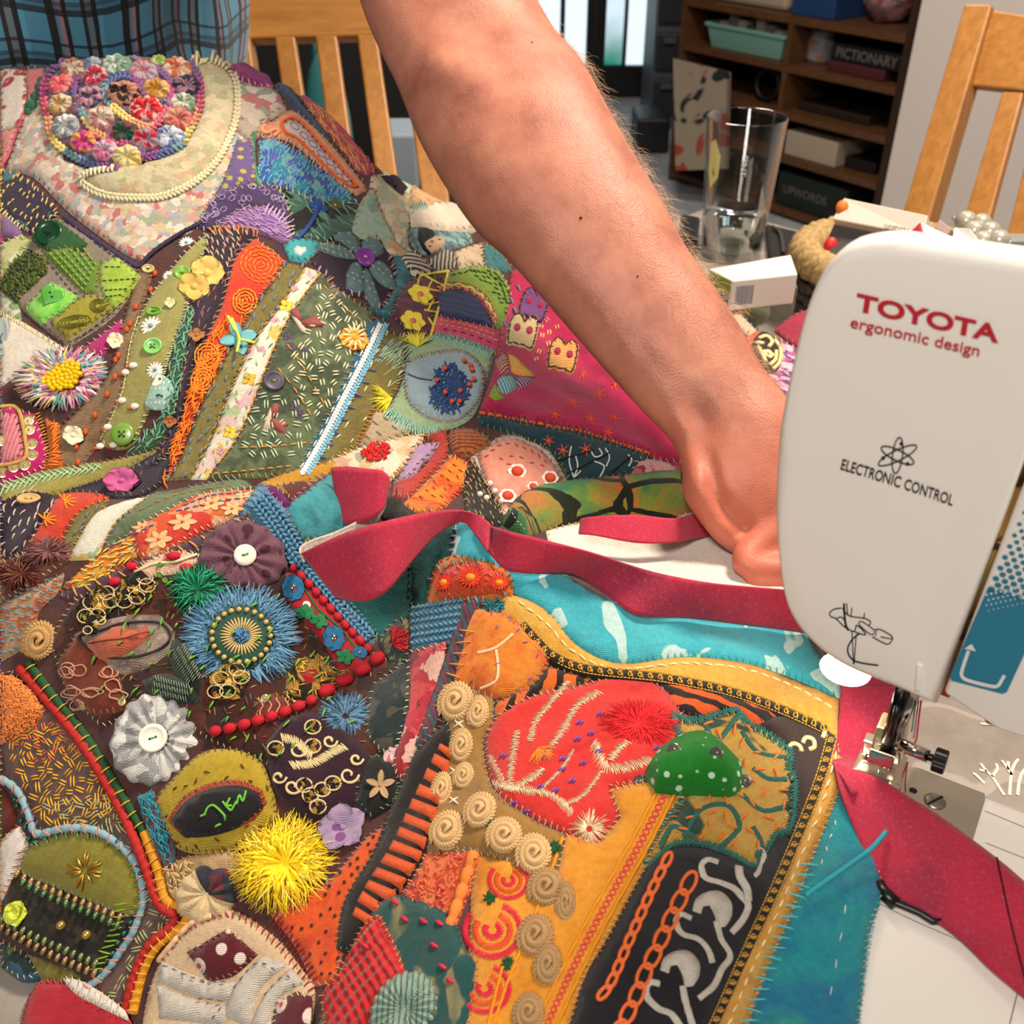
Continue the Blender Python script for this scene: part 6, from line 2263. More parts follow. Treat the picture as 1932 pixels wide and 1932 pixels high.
for k in range(46):
 x,y=R.uniform(385,540),R.uniform(352,425)
 if inpoly(np.array([x]),np.array([y]),np.array(pv))[0]:
  sg+=along(ell(x,y,6,4,R.uniform(0,180)),5,5,closed=True)
stitches(sg,2.2,T('a796bc'),o)
pd=[(398,438),(424,412),(455,395),(500,390),(538,414),(552,446),(540,458),(490,436),(440,428)]
o=patch('lilac_half_round',pd,F_('86609c','plain',c2='9a72ac'))
stitches(scatter(pd,120,11,20,25,.3),3,T('a888ba'),o)
stitches(along([(500,392),(536,414),(551,446)],8,22,90,10),3.6,T('c2a8ce'),o)
bk_px=[(520,350),(550,358),(600,380),(652,384),(676,378),(690,388),(676,420),(650,450),(610,452),(575,448),(552,446),(548,408),(536,372)]
o=patch('black_leaf_print',bk_px,F_('121616','tiger',c2='3f6a58',s=14,w=.38,rot=40),label='black cloth with green grasses')
stitches(scatter(bk_px,46,26,40,25,.3),2.4,T('6f9c8c'),o)
cord([(600,392),(590,415),(572,440),(560,452)],9,T('2a4a8c'),'embroidered_stem',o)
petals(600,392,20,4,T('2b52a0'),.6,'embroidered_flower',o,tilt=.3,cup=.2,cr=.2)
petals(632,388,15,4,T('4f5a26'),.9,'embroidered_leaf',o,tilt=.3,cup=.2,cr=.2,cmat=T('c9a070'))
o=patch('teal_heart_patch',[(534,462),(548,450),(580,448),(612,458),(600,478),(578,492),(545,488)],F_('3fb0b8','plain',c2='35a0aa'))
patch('white_heart',[(554,468),(560,461),(568,465),(577,463),(577,472),(566,479),(556,475)],F_('e8e8e4','plain'),parent=o)
pf=[(580,490),(600,470),(640,450),(720,455),(740,480),(748,520),(735,560),(720,582),(700,570),(670,558),(640,562),(625,545),(618,520),(596,502)]
o=patch('plum_felt',pf,F_('3f2348','plain',c2='341a3c',bump=.7),label='plum felt under the grey flower')
stitches(along([(596,504),(622,522),(630,548),(642,558),(672,552),(702,566),(722,578),(738,556),(746,520),(736,484)],15,13,75,15),3.6,T('b49cc0'),o)
patch('teal_patch',[(726,450),(760,452),(775,500),(770,540),(748,560),(735,600),(715,590),(680,575),(720,582),(742,545),(745,500)],F_('2b7f8c','mottle',cols=['1f6070','4aa0a8'],s=50),level=1)
mfelt=F_('84a8a8','plain',c2='769a9a',bump=.6)
fl=None
for(pz)in([(676,486),(640,482),(606,470),(594,462),(620,456),(655,470)],[(676,480),(655,462),(632,445),(628,440),(655,438),(676,452),(682,470)],[(684,478),(682,455),(700,446),(720,452),(724,472),(706,482)],[(692,492),(715,492),(738,508),(748,536),(728,538),(704,518)],[(682,498),(690,525),(688,545),(672,546),(652,540),(654,512),(664,494)],[(690,500),(702,520),(712,548),(718,568),(706,572),(688,550),(684,520)]):
 o=patch('felt_petal' if fl else 'felt_flower',pz,mfelt,puff=.003,th=.003,edge=.006,parent=fl,label=None if fl else 'grey-teal felt flower with a purple button',cell=.003)
 fl=fl or o
 stitches(scatter(pz,7,6,30,20,mind=9),2.4,T('a9b6c4'),o)
button(686,492,19,plain('button_purple','7a3a8c',.35),2,ry=22,thr=T('d9b4cc'),label='purple button',lift=10)
# ---- cream and teal scraps under the forearm
patch('cream_print',[(700,330),(760,322),(830,318),(880,350),(905,400),(850,385),(780,388),(770,440),(776,480),(745,470),(700,440),(672,420),(690,385)],F_('c9bd9a','floral',cols=['d6ccb0','b3b996','c9a888','9fb5a0','d9cfb6'],s=90),level=1)
patch('sage_strip',[(680,380),(706,352),(722,400),(748,450),(700,452),(664,430)],F_('8fae9c','mottle',cols=['a5bfa8','7a9a8c'],s=90))
patch('fur_patch',[(776,350),(820,345),(862,378),(850,386),(800,384),(770,382)],F_('b08a62','mottle',cols=['c9a47c','9a7450'],s=120))
petals(742,352,30,5,T('231a2c'),.9,'velvet_pansy',tilt=.35,cup=.3,thick=.08,cr=.2,rot=20,label='dark velvet pansy',ry=27)
petals(775,332,22,3,T('1f3320'),.6,'velvet_leaf',tilt=.3,cup=.3,cr=.1,rot=-20)
o=patch('cream_sheet',[(772,392),(850,382),(880,398),(898,425),(880,432),(820,428),(775,420)],F_('ddd3c0','plain',c2='cfc3ae'))
stitches(along([(776,392),(850,382),(878,398)],5,14,85,8),4,T('7fa898'),o)
o=patch('lady_print',[(768,432),(800,420),(840,428),(886,430),(892,455),(862,466),(830,472),(800,478),(776,460)],F_('5f8f94','mottle',cols=['86b0aa','3f5a6a','8fb8b0'],s=70),label='printed lady with black hair')
patch('printed_hair',[(790,426),(808,424),(822,440),(812,452),(806,466),(812,474),(798,468),(788,448)],F_('0c0b0c','plain'),parent=o)
patch('printed_face',[(800,452),(816,446),(836,444),(840,456),(826,466),(810,470),(798,462)],F_('dcb795','plain',c2='d2a985'),parent=o)
stitches([(812,456,818,455),(826,452,832,452),(808,464,814,466)],2,T('3a2a22'),o)
patch('striped_scrap',[(752,475),(776,468),(806,492),(816,508),(790,518),(768,505)],F_('cfc6b4','stripe',cols=['24211f'],s=75,rot=60))
patch('check_scrap',[(806,490),(840,468),(858,475),(862,500),(830,512)],F_('b9b0a0','bars',c2='2c2c30',s=120,w=.45))
patch('map_print',[(858,474),(880,464),(912,456),(914,498),(866,506)],F_('b3a083','mottle',cols=['c4b294','a08c6e'],s=60))
patch('teal_print',[(910,456),(940,470),(968,510),(930,512),(914,500)],F_('265a66','mottle',cols=['3a7a80','1a4450'],s=60))
patch('shell_print',[(716,440),(745,452),(776,480),(752,478),(730,470)],F_('b8a88a','floral',cols=['c98f5c','9aa890','d8cdb4'],s=110))
o=patch('maroon_print',[(738,594),(760,540),(790,522),(832,520),(818,600),(812,640),(770,628)],F_('5e1c34','floral',cols=['3a2340','8a1f45','2c2a4a','6e1c3a'],s=130))
la=[[(792,520),(846,512)],[(846,512),(838,545),(824,595),(812,636)],[(792,520),(786,545)],[(800,520),(838,540)],[(806,545),(836,552)],[(800,585),(826,590)],[(804,575),(830,570)],[(815,530),(806,548)],[(818,565),(808,585)],[(808,600),(818,615)]]
for k,q in enumerate(la):
 cord(q,6 if k<2 else 4,T('d9cc4a'),'lace_bar')
for(x,y,r)in((792,558,27),(778,608,27)):
 petals(x,y,r,6,T('e0d048'),.8,'lace_flower',tilt=.25,cup=.15,thick=.1,cr=.26,cmat=T('c8705a'),lift=1)
o=patch('olive_patch',[(846,512),(900,500),(945,512),(968,560),(958,612),(936,618),(925,575),(892,545),(838,540)],F_('5f7a24','mottle',cols=['70902a','4c641c'],s=60))
stitches(along([(850,520),(900,512),(940,530),(958,580)],12,10,0,30)+scatter([(880,508),(940,512),(964,560),(958,600),(930,550)],30,9,30,20,mind=8),3,T('20351c'),o)
stitches(along([(842,532),(885,536),(922,562),(940,612)],9,8)+along([(842,540),(880,545),(914,570),(932,612)],9,8),3,T('b8783f'),o)
o=patch('navy_half_round',[(826,548),(864,545),(900,562),(930,605),(926,618),(877,605),(826,594)],F_('1b2b5c','scroll',c2='2a4070',s=40,w=.8))
beads([(832,545),(845,545),(866,544),(880,549),(895,556),(910,566),(918,580),(926,592),(931,605)],5,T('c25a66'),'bead',o)
cord([(826,541),(866,538),(900,552),(926,582),(936,608)],4,T('b8b86a'),'couched_cord',o,wob=2)
o=patch('pink_sari_patch',[(824,595),(880,606),(936,620),(952,642),(940,668),(890,648),(816,628)],F_('c2205a','mottle',cols=['d83a70','a81a4c'],s=60))
stitches(along([(828,604),(880,614),(938,632)],11,8)+along([(826,612),(880,622),(936,642)],12,8),3,T('d09a4a'),o)
stitches(along([(832,620),(880,630),(930,648)],17,10),2.6,T('3a1a30'),o)
sqp=[(766,650),(820,630),(932,664),(922,700),(892,782),(828,812),(776,806),(728,775),(752,735),(766,690)]
o=patch('fringed_square',sqp,F_('8fae84','mottle',cols=['a5c094','7a9c78'],s=60),label='tea-green silk square with fringed edges')
fr_=along([(820,632),(880,648),(930,668)],3.5,22,90,15)+along([(728,772),(776,806),(826,812)],3.5,24,80,15)
stitches(fr_,2.2,T('7fb8ac'),o)
stitches(along([(820,632),(880,648),(930,668)],5,20,90,15,3)+along([(728,772),(776,806),(826,812)],5,22,80,15,4)+scatter([(720,650),(775,650),(770,690),(745,730)],26,46,-35,20,.3),2.0,T('a9cbb0'),o)
tuft(788,655,36,T('d9d044'),60,'yellow_tassel',up=.3,thin=1.3,arc=(40,160),curl=.2)
tuft(740,752,44,T('e0d33a'),70,'yellow_tassel',up=.3,thin=1.4,arc=(150,250),curl=.2)
o=patch('blue_teardrop',[(766,683),(817,667),(874,665),(905,688),(914,712),(901,756),(865,790),(820,790),(779,767),(764,735)],F_('a3bcc6','plain',c2='93b0bc'),puff=.003,label='pale blue teardrop with a navy embroidered tree')
stitches(along([(766,683),(817,667),(874,665),(905,688),(914,712),(901,756),(865,790),(820,790),(779,767),(764,735)],7,8,45,15,closed=True),2.6,T('a08a94'),o)
stitches(scatter(ell(848,735,38,44,10),190,19,None,180,.3),3.6,T('2f4a7c'),o,arch=1.6)
cord([(770,706),(790,714),(815,718)],3.5,T('4a4a58'),'embroidered_stem',o)
beads([(839,700),(874,686),(886,695),(889,703),(823,722),(893,720),(868,742),(839,745),(852,762),(867,762),(885,730)],5,T('d2543a'),'french_knot',o,lift=2)
# ---- magenta patch with letters
mg=[(966,508),(990,520),(1100,640),(1240,790),(1300,856),(1292,884),(1200,846),(1100,812),(1000,792),(904,774),(930,700),(942,630)]
o=patch('magenta_cotton',mg,F_('a8144a','mottle',cols=['b81c54','921040'],s=30),label='magenta cotton with appliqué letters')
def letterB(x,y,s,rot,mat,edge):
 pts=[(-26,30),(-20,36),(-12,32),(0,34),(10,32),(24,36),(30,28),(30,-8),(26,-26),(14,-34),(4,-26),(0,-18),(-6,-26),(-18,-32),(-28,-22),(-30,0)]
 a=math.radians(rot)
 q=[(x+s*(u*math.cos(a)-w*math.sin(a)),y+s*(u*math.sin(a)+w*math.cos(a)))for u,w in pts]
 b=patch('letter_b',q,mat,parent=QUILT,label='appliqué letter B')
 cord([(x+(u-x)*.9,y+(w-y)*.9)for u,w in q],2.6,edge,'outline_stitch',b,closed=True)
 for(u,w)in((-12,-4),(13,-4)):
  patch('letter_eye',ell(x+s*(u*math.cos(a)-w*math.sin(a)),y+s*(u*math.sin(a)+w*math.cos(a)),7*s,8*s,rot,10),F_('a8144a','plain'),parent=b,step=4)
letterB(986,622,.95,14,F_('cdb98a','plain',c2='bfa876'),T('2a1a16'))
letterB(1062,667,.95,14,F_('d98430','bars',c2='e0bc7a',s=110,w=.5,rot=70),T('3a1c12'))
letterB(1008,572,.9,20,F_('6a3a78','plain',c2='7a4a88'),T('2a1830'))
patch('dome_slice',[(934,680),(950,660),(962,680),(958,700),(945,704)],F_('8a2a2c','stripe',cols=['d0a090'],s=160,rot=30),parent=o)
patch('dome_slice',[(958,664),(975,672),(1010,706),(985,708),(965,700)],F_('e0962a','mottle',c2='e8b050',s=60),parent=o)
patch('dome_slice',[(938,715),(955,702),(976,712),(974,732),(955,742),(940,736)],F_('3a8a9c','stripe',cols=['a5cbc8'],s=160,rot=-20),parent=o)
patch('dome_slice',[(974,706),(1012,710),(1000,722),(978,734)],F_('5a3358','stripe',cols=['b090a8'],s=160,rot=-30),parent=o)
patch('dome_slice',[(922,745),(934,720),(945,740),(954,748),(935,754)],F_('7a9a2a','mottle',c2='95b03c',s=60),parent=o)
sg=[]
for(x,y,r)in((1099,708,11),(1130,745,14),(1083,758,13),(1048,782,11),(1115,790,12),(1160,788,12),(1148,816,12),(1062,850,13),(1105,848,14),(1035,832,12),(1160,728,9)):
 for k in range(3):
  a=k*1.047+.3
  sg.append((x-r*math.cos(a),y-r*math.sin(a),x+r*math.cos(a),y+r*math.sin(a)))
STARS=sg
stitches(scatter([(1020,590),(1060,610),(1040,640),(1010,680),(1020,650)],16,8,70,40,pair=2,gap=5,mind=14),3.2,T('e2b87a'),o)
stitches([(x,y,x+6,y+12)for x,y in((975,538),(962,562),(968,580),(950,608))],5,T('5a7f94'),o)
tp=[(900,778),(1000,798),(1100,818),(1200,850),(1230,862),(1215,890),(1130,905),(1072,905),(1050,862),(1000,836),(960,815),(905,800)]
o=patch('teal_script_patch',tp,F_('17404a','plain',c2='12353e'),label='dark teal cloth with white script')
for q in([(1078,842),(1074,870),(1082,900)],[(1086,860),(1090,880),(1084,900),(1096,888)],[(1115,850),(1122,862),(1136,858),(1130,846)],[(1120,870),(1140,880),(1132,900)],[(1142,846),(1150,862),(1144,880)],[(1185,858),(1192,868),(1186,880)]):
 cord(q,3,T('c9d4d0'),'script_line',o)
for q in([(1050,870),(1120,850)],[(1070,895),(1150,855)],[(1150,895),(1190,862)]):
 cord(q,4,T('181412'),'ink_line',o)
stitches(STARS,2.8,T('d9542f'))
ed=[(902,780),(960,790),(1040,806),(1100,816),(1160,836),(1224,858)]
stitches(along(ed,16,12,0,6),9,T('d8602c'),kind=None,name='edging_stitches')
stitches(along(ed,16,22,70,12,0)+along(ed,16,20,110,12,0),3,T('2a4a50'))
patch('red_chiffon',[(1200,862),(1290,870),(1296,896),(1230,902),(1190,898)],F_('b03a4c','floral',cols=['d9a9a4','8f1f38','c2606a'],s=110))
patch('pink_knit',[(1060,912),(1120,902),(1190,890),(1200,902),(1120,914),(1050,930)],F_('b3366a','knit',c2='a02a5c',s=60))
patch('white_border',[(888,860),(948,820),(1002,828),(1038,850),(1072,908),(1030,934),(948,968),(908,912)],F_('cfc4bb','plain'),puff=.0005)
o=patch('coral_hexagon',[(900,857),(950,826),(998,836),(1030,856),(1064,904),(1030,926),(985,946),(948,958),(916,906)],F_('dc8472','mottle',cols=['e39a84','d0705f'],s=40),puff=.003,label='coral pink hexagon with white-rimmed flowers')
for(x,y,r)in((976,890,20),(1038,902,18),(1006,918,13),(958,936,19)):
 petals(x,y,r,6,T('d9cfc8'),.95,'appliqué_flower'.replace('é','e'),o,tilt=.25,cup=.08,thick=.06,cr=.62,cmat=T('c8432c'),lift=0)
stitches(along([(912,866),(950,838),(1000,850),(1040,880)],16,10,20,15)+scatter([(930,870),(960,850),(1010,860),(1030,880),(950,880)],8,9,20,15,mind=16),3,T('b0483c'),o)
o=patch('black_dash_print',[(868,892),(894,862),(918,908),(946,960),(952,985),(920,990),(880,968)],F_('0f0d0d','plain'))
stitches(scatter([(870,895),(892,868),(916,910),(945,965),(920,985),(885,965)],40,9,65,6,mind=8),2.2,T('b39a5c'),o)
beads([(906,934),(918,941),(925,914),(934,928),(946,947)],6,plain('pearl','ddd5ca',.3),'pearl_bead')
patch('mustard_sliver',[(486,912),(550,884),(620,868),(650,850),(720,838),(735,850),(660,870),(624,896),(520,918)],F_('c99428','plain',c2='b88520'))
o=patch('cream_floral',[(620,868),(680,842),(760,822),(800,816),(790,850),(762,880),(735,905),(690,890),(640,888)],F_('e2d3b4','floral',cols=['e2d3b4','d8b98a','e6dcc4','c9a080','e2d3b4','9a9c86'],s=90))
stitches(scatter(ell(711,854,27,18,-10),90,9,None,180,.3),4.4,T('c41f1c'),o,arch=1.5)
stitches(along([(800,818),(786,850),(760,882),(738,905)],9,14,80,12),3,T('d2863a'),o)
patch('lilac_cotton',[(782,836),(830,832),(815,855),(795,870),(780,895),(742,910),(762,880)],F_('a886b0','mottle',c2='bfa2c4',s=50))
patch('red_cotton',[(798,818),(842,808),(846,840),(836,870),(800,905),(770,935),(738,935),(742,908),(786,892),(818,856),(826,836)],F_('a02a2c','mottle',cols=['b83a34','8a2026'],s=50))
patch('rust_crochet',[(842,814),(880,808),(915,818),(932,838),(905,852),(880,860),(852,850)],F_('8f4a26','knit',c2='a85c30',s=90),puff=.003)
o=patch('flame_felt',[(752,955),(790,920),(830,880),(850,855),(878,868),(892,890),(880,915),(850,945),(828,962),(790,966)],F_('d86a1a','mottle',cols=['e08a1f','c9441c','dd7a1e'],s=50),label='flame orange felt')
stitches(along([(852,857),(878,870),(890,892),(876,918),(848,945),(826,962)],8,13,75,15)+scatter([(780,950),(850,870),(880,885),(840,940)],16,9,45,20,mind=12),2.6,T('9c3424'),o)
patch('dark_batik',[(715,935),(760,945),(790,968),(850,960),(860,980),(760,990),(720,975)],F_('3a2a22','mottle',cols=['24302c','4a3024'],s=50),level=1)
o=patch('batik_roll',[(945,985),(965,955),(1000,930),(1060,918),(1180,905),(1285,898),(1310,930),(1305,962),(1240,986),(1150,976),(1100,984),(1040,994),(990,1008)],F_('3a5a2a','marble',c2='141c10',cols=['2f7a4a','7a8a34','a87a34','c8622a','26403a'],s=24),puff=.012,edge=.016,label='marbled green and orange batik roll')
stitches(along([(960,958),(972,978),(990,1000)],9,5),1.8,T('b9cfc4'),o)
patch('white_lining',[(1030,1000),(1100,985),(1240,988),(1310,965),(1400,1010),(1480,1060),(1484,1130),(1380,1120),(1200,1090),(1040,1040)],F_('dcd6cf','plain',c2='d0c9c1',bump=.15),puff=0,level=1,label='white cotton lining')
patch('cream_selvedge',[(1385,580),(1430,625),(1446,650),(1420,640),(1380,600)],F_('e2bfa0','plain'))
patch('purple_blossom_print',[(1405,640),(1450,632),(1510,660),(1520,720),(1500,780),(1455,740)],F_('7a3a6a','floral',cols=['d9b4cc','5a3a7a','c25a98','e0cfd8'],s=90),label='purple blossom print beyond the wrist')
patch('crimson_cotton',[(1462,620),(1512,586),(1580,590),(1560,690),(1500,650)],F_('8f1638','mottle',c2='a31c42',s=40))
patch('red_tab',[(1398,640),(1430,622),(1440,640),(1415,662)],F_('d2502c','plain'))
cb_=patch('carved_brooch',ell(1446,664,26,38,-25,16),plain('carved_black','1a1610',.6),puff=.004,edge=.006,th=.003,hem=False,label='carved cream and black flower brooch')
mi_=plain('ivory','dcc68e',.45)
petals(1448,670,13,5,mi_,.95,'carved_flower',cb_,tilt=.3,cup=.3,thick=.2,cr=.25,cmat=T('c8603a'))
for q in([(1432,640),(1446,636),(1456,646),(1450,656)],[(1462,644),(1472,662),(1470,684),(1458,698)],[(1430,656),(1436,668),(1444,684)],[(1452,690),(1462,680),(1464,664)],[(1426,648),(1440,650)]):
 cord(q,8,mi_,'carved_leaf',cb_,lift=1)
 # ---- sequinned corner and fold crest at the left
o=patch('sari_patch',[(0,762),(64,778),(88,850),(82,884),(0,914)],F_('c01c6c','plain',c2='ad1660'),label='magenta sari cloth with sequins')
patch('pink_sari_centre',[(0,775),(32,780),(44,840),(36,866),(0,872)],F_('cc6a7a','stripe',cols=['d98f94'],s=140,rot=10),parent=o)
cord([(0,768),(34,772),(48,830),(46,866),(0,880)],8,T('b5934a'),'gold_cord',o,beads=5)
sequins([(54,794),(56,811),(60,838),(61,859),(47,878),(26,882),(5,892),(2,832)],11,plain('sequin_gold','d9c28a',.18,.7),parent=o)
stitches(along([(70,778),(92,850),(84,886)],6,12,75,20),3.4,T('c98a2a'),o)
o=patch('orange_zigzag',[(84,788),(112,800),(118,876),(84,884),(92,850)],F_('d0641f','plain',c2='c05518'))
stitches(along([(100,798),(106,840),(100,878)],6,22,60,30),4,T('e2802c'),o)
patch('purple_wool',[(230,884),(300,866),(330,846),(322,880),(300,915),(240,935),(120,925),(180,905)],F_('38193f','plain',c2='2c1232',bump=.7))
petals(233,912,36,6,T('b5568a'),1.0,'crocheted_flower',tilt=.4,cup=.7,thick=.25,cr=.25,ry=28,label='pink crocheted flower')
pn=[(0,945),(60,922),(112,938),(72,1000),(46,1046),(0,1050)]
o=patch('purple_wool',pn,F_('35173e','plain',c2='2a1030',bump=.7))
stitches(scatter(pn,26,15,-60,20,mind=15),4,T('b9a89a'),o)
button(55,943,23,plain('button_tan','c09a62',.5),2,ry=13,thr=T('d9c08c'),label='tan two-hole button')
o=patch('red_felt',[(108,936),(150,928),(206,936),(168,956),(132,988),(116,1026),(48,1040),(76,985)],F_('c8351f','mottle',cols=['d4482a','b02a1a'],s=40))
sg=[]
for(x,y)in((85,980),(122,946)):
 sg+=[(x,y,x+24*math.cos(a),y+14*math.sin(a))for a in np.linspace(-2.2,1.4,7)]
stitches(sg,4,T('e88a24'),o)
o=patch('mustard_wool',[(150,962),(206,938),(184,975),(152,1010),(132,1048),(108,1042),(124,1000)],F_('96883c','mottle',c2='a59848',s=50,bump=.7))
stitches(scatter([(160,965),(195,948),(150,1005),(128,1035)],11,13,-60,10,mind=14),4.4,T('66748a'),o)
o=patch('printed_ribbon',[(178,968),(232,944),(288,934),(252,956),(216,986),(194,1026),(184,1052),(128,1054),(150,1010)],F_('e6dfcd','floral',cols=['e6dfcd','e6dfcd','8fb58a','e3b9c4','e6dfcd','d9c04a'],s=70))
stitches(along([(286,936),(250,958),(216,988),(194,1028),(184,1052)],14,11),3.2,T('d5902c'),o)
o=patch('green_print_patch',[(286,932),(380,912),(450,902),(476,914),(380,938),(330,966),(240,1010),(194,1034),(218,986),(252,956)],F_('566a4a','mottle',cols=['6a7c5a','43543a'],s=60))
stitches(along([(260,965),(330,935),(440,915)],17,12),3,T('a8703a'),o)
patch('brown_fringe',[(0,1060),(60,1036),(126,1022),(134,1050),(60,1102),(0,1134)],F_('6b3c34','mottle',cols=['7f4e42','572c28'],s=50))
tuft(92,1040,52,None,150,'wool_fringe',30,up=.25,thin=1.6,mats=[T('7a4f58'),T('8c5f60'),T('6b4030')])
tuft(40,1082,48,None,150,'wool_fringe',34,up=.25,thin=1.6,mats=[T('5c2420'),T('7a4a3a'),T('48201c')])
bo=[(0,1140),(60,1108),(120,1080),(110,1112),(72,1152),(60,1205),(0,1246)]
o=patch('beige_print',bo,F_('b28e6c','floral',cols=['c4a688','b8633f','a58a6a','bd9878'],s=110))
stitches(scatter(bo,44,12,10,14,mind=11),3.6,T('5f8a98'),o)
stitches(scatter(bo,22,12,10,14,mind=11,seed=3),3.2,T('c4572a'),o)
of_=[(244,1000),(300,966),(338,946),(374,932),(430,924),(480,922),(486,938),(440,974),(380,1000),(290,1050),(256,1042)]
o=patch('orange_blossom_print',of_,F_('cf3a30','floral',cols=['e29a62','d9743a','cf4234','e8b58a','d95a2c'],s=80),label='red and orange blossom print')
for(x,y,r)in((345,985,30),(300,1018,30),(400,950,26),(438,960,24),(268,995,20),(460,935,18)):
 petals(x,y,r,6,T('e6a878'),.5,'printed_blossom',o,tilt=.1,cup=.03,thick=.02,cr=.14,cmat=T('d9602c'),lift=0,ry=r*.75)
stitches(along([(345,955),(400,935),(470,930)],14,11)+along([(330,965),(420,945),(474,940)],16,11)+along([(250,1010),(300,985)],16,11),3.6,T('4f6a94'),o)
yo=[(118,1104),(188,1042),(246,1008),(258,1046),(200,1086),(150,1116)]
o=patch('yellow_print',yo,F_('d9922c','floral',cols=['c8442c','dba23f','e0b23a','d9782c'],s=90))
stitches(scatter(yo,30,16,-20,40,mind=9),4.4,T('e0b84a'),o)
stitches(scatter(yo,16,12,-30,30,mind=12,seed=2),3.4,T('9cb0a4'),o)
mv=[(108,1118),(200,1080),(330,1028),(424,985),(482,940),(504,955),(432,1008),(340,1050),(204,1116),(136,1130)]
o=patch('mauve_strip',mv,F_('5a3c50','plain',c2='4c3044'))
stitches(along([(130,1118),(204,1096),(334,1040),(426,998),(492,948)],24,22,75,20),4,T('cf9c44'),o)
kn=[(480,922),(504,914),(536,950),(566,1014),(592,1063),(633,1128),(668,1160),(712,1200),(694,1224),(652,1186),(610,1132),(561,1082),(532,1038),(497,1002),(470,974),(440,978)]
o=patch('blue_knit',kn,F_('457493','knit',c2='5c8caa',s=55,rot=35),puff=.003,label='blue hand-knitted band')
sg=[]
for off in(-18,-9,0,9,18):
 sg+=along([(486,942),(520,985),(560,1048),(610,1108),(660,1166),(700,1208)],10,12,30 if(off//9)%2 else-30,5,off)
stitches(sg,7.5,T('4f80a0'),o,arch=.8)
patch('purple_wedge',[(496,914),(520,916),(548,946),(534,953)],F_('581a58','plain',c2='6a2468'))
o=patch('gold_brocade',[(518,916),(560,908),(622,890),(600,906),(566,932),(550,947)],F_('5c2a22','brocade',c2='b5853a',cols=['8a5a2a'],s=60,w=.52))
stitches(along([(500,918),(534,952),(566,932),(600,906),(622,892)],13,12,80,20),2.6,T('c25a98'),o)
patch('teal_cotton',[(534,954),(566,933),(600,907),(626,890),(660,930),(680,1000),(650,1010),(574,1018),(548,985)],F_('2f7f8c','mottle',cols=['3f98a0','226a78'],s=40))
patch('dark_teal_silk',[(574,1018),(660,1005),(760,1000),(800,1000),(792,1080),(778,1150),(770,1220),(716,1204),(668,1162),(633,1130),(592,1064)],F_('0f4e4e','mottle',cols=['145c5a','0a3c3e'],s=24),puff=.001,label='dark teal silk in the fold')
patch('brocade_scrap',[(716,1204),(745,1165),(772,1165),(770,1240),(745,1262)],F_('16342e','brocade',c2='9a8a4a',cols=['5a5a34'],s=110,w=.55))
# ---- brown embroidered crazy panel
pnl=[(92,1210),(140,1130),(204,1112),(340,1048),(432,1008),(470,976),(498,1004),(560,1082),(612,1134),(654,1188),(720,1240),(770,1240),(764,1330),(720,1420),(640,1480),(560,1500),(500,1440),(400,1400),(300,1340),(190,1370),(130,1310)]
patch('dark_panel',pnl,F_('3a1c18','floral',cols=['4a2018','2c1814','5a2a1c','341c22','3a2a1c'],s=60),label='dark brown embroidered panel')
for c,sd in(('8a6a34',1),('6a3020',2),('a8884a',3),('3f4a2c',4),('8a3a34',5),('4a6a74',6)):
 stitches(scatter([(120,1200),(210,1112),(430,1010),(560,1085),(700,1220),(760,1260),(750,1380),(620,1470),(500,1430),(300,1340),(190,1360)],70,13,None,180,.4,mind=8,seed=sd),2.8,T(c))
bp=[(110,1240),(140,1200),(200,1210),(230,1290),(240,1335),(180,1345),(130,1310)]
o=patch('russet_patch',bp,F_('6b2a18','mottle',cols=['7a3420','58200f'],s=50))
R=random.Random(8)
for k in range(13):
 x,y=R.uniform(125,225),R.uniform(1235,1335)
 cord([(x+R.uniform(8,17)*math.cos(a)*1.2,y+R.uniform(7,13)*math.sin(a))for a in np.linspace(0,6.28,8)[:-1]],3,T('b98a72'),'scribble_stitch',o,closed=True)
o=patch('lips_ground',[(138,1196),(170,1180),(230,1160),(300,1158),(330,1190),(326,1225),(270,1262),(220,1268),(170,1232)],F_('8a7a70','mottle',cols=['a59488','6a5a52','98877c'],s=60),puff=.003)
cord([(150,1200),(190,1190),(232,1176),(300,1175),(322,1200),(300,1225),(250,1240),(200,1240),(165,1222)],5,T('2c2624'),'outline_stitch',o,closed=True)
patch('lips',[(162,1212),(195,1192),(230,1180),(250,1186),(275,1178),(285,1195),(262,1216),(225,1236),(195,1238),(176,1228)],F_('b5563c','mottle',cols=['c46a4c','a0442f'],s=50),puff=.004,parent=QUILT,label='coral satin lips')
cord([(164,1214),(200,1208),(235,1204),(262,1196),(284,1192)],2.6,T('6a2a20'),'lip_line')
mgold=plain('gold_thread','b08a3c',.35,.7)
mgold2=F_('1c1510','brocade',c2='caa23c',cols=['8a6a20'],s=230,w=.5,rough=.4,metal=.4)
for(x,y,r,n)in((190,1145,42,5),(258,1115,40,6),(182,1178,24,3),(432,1288,40,5)):
 o=petals(x,y,r,n,mgold2,1.0,'gold_net_flower',tilt=.3,cup=.25,thick=.06,cr=.2,cmat=T('c9a04a'),rot=20)
 stitches([q for k in range(n)for q in along(ell(x+r*.62*math.cos(k*6.283/n-.35),y-r*.56*math.sin(k*6.283/n+.35),r*.36,r*.3,0,14),5,6,closed=True)],3,T('cdbb8a'),o,lift=8)
tf=tuft(375,1112,58,None,330,'green_feather',50,up=.35,thin=1.7,mats=[T('0c6a46'),T('128a5c'),T('0a4a34'),T('2a9c72')],label='emerald green silk feather tuft',curl=.5)
sequins([(377,1120),(357,1147),(391,1150)],6,plain('sequin_silver','c9c9c0',.2,.8),parent=tf)
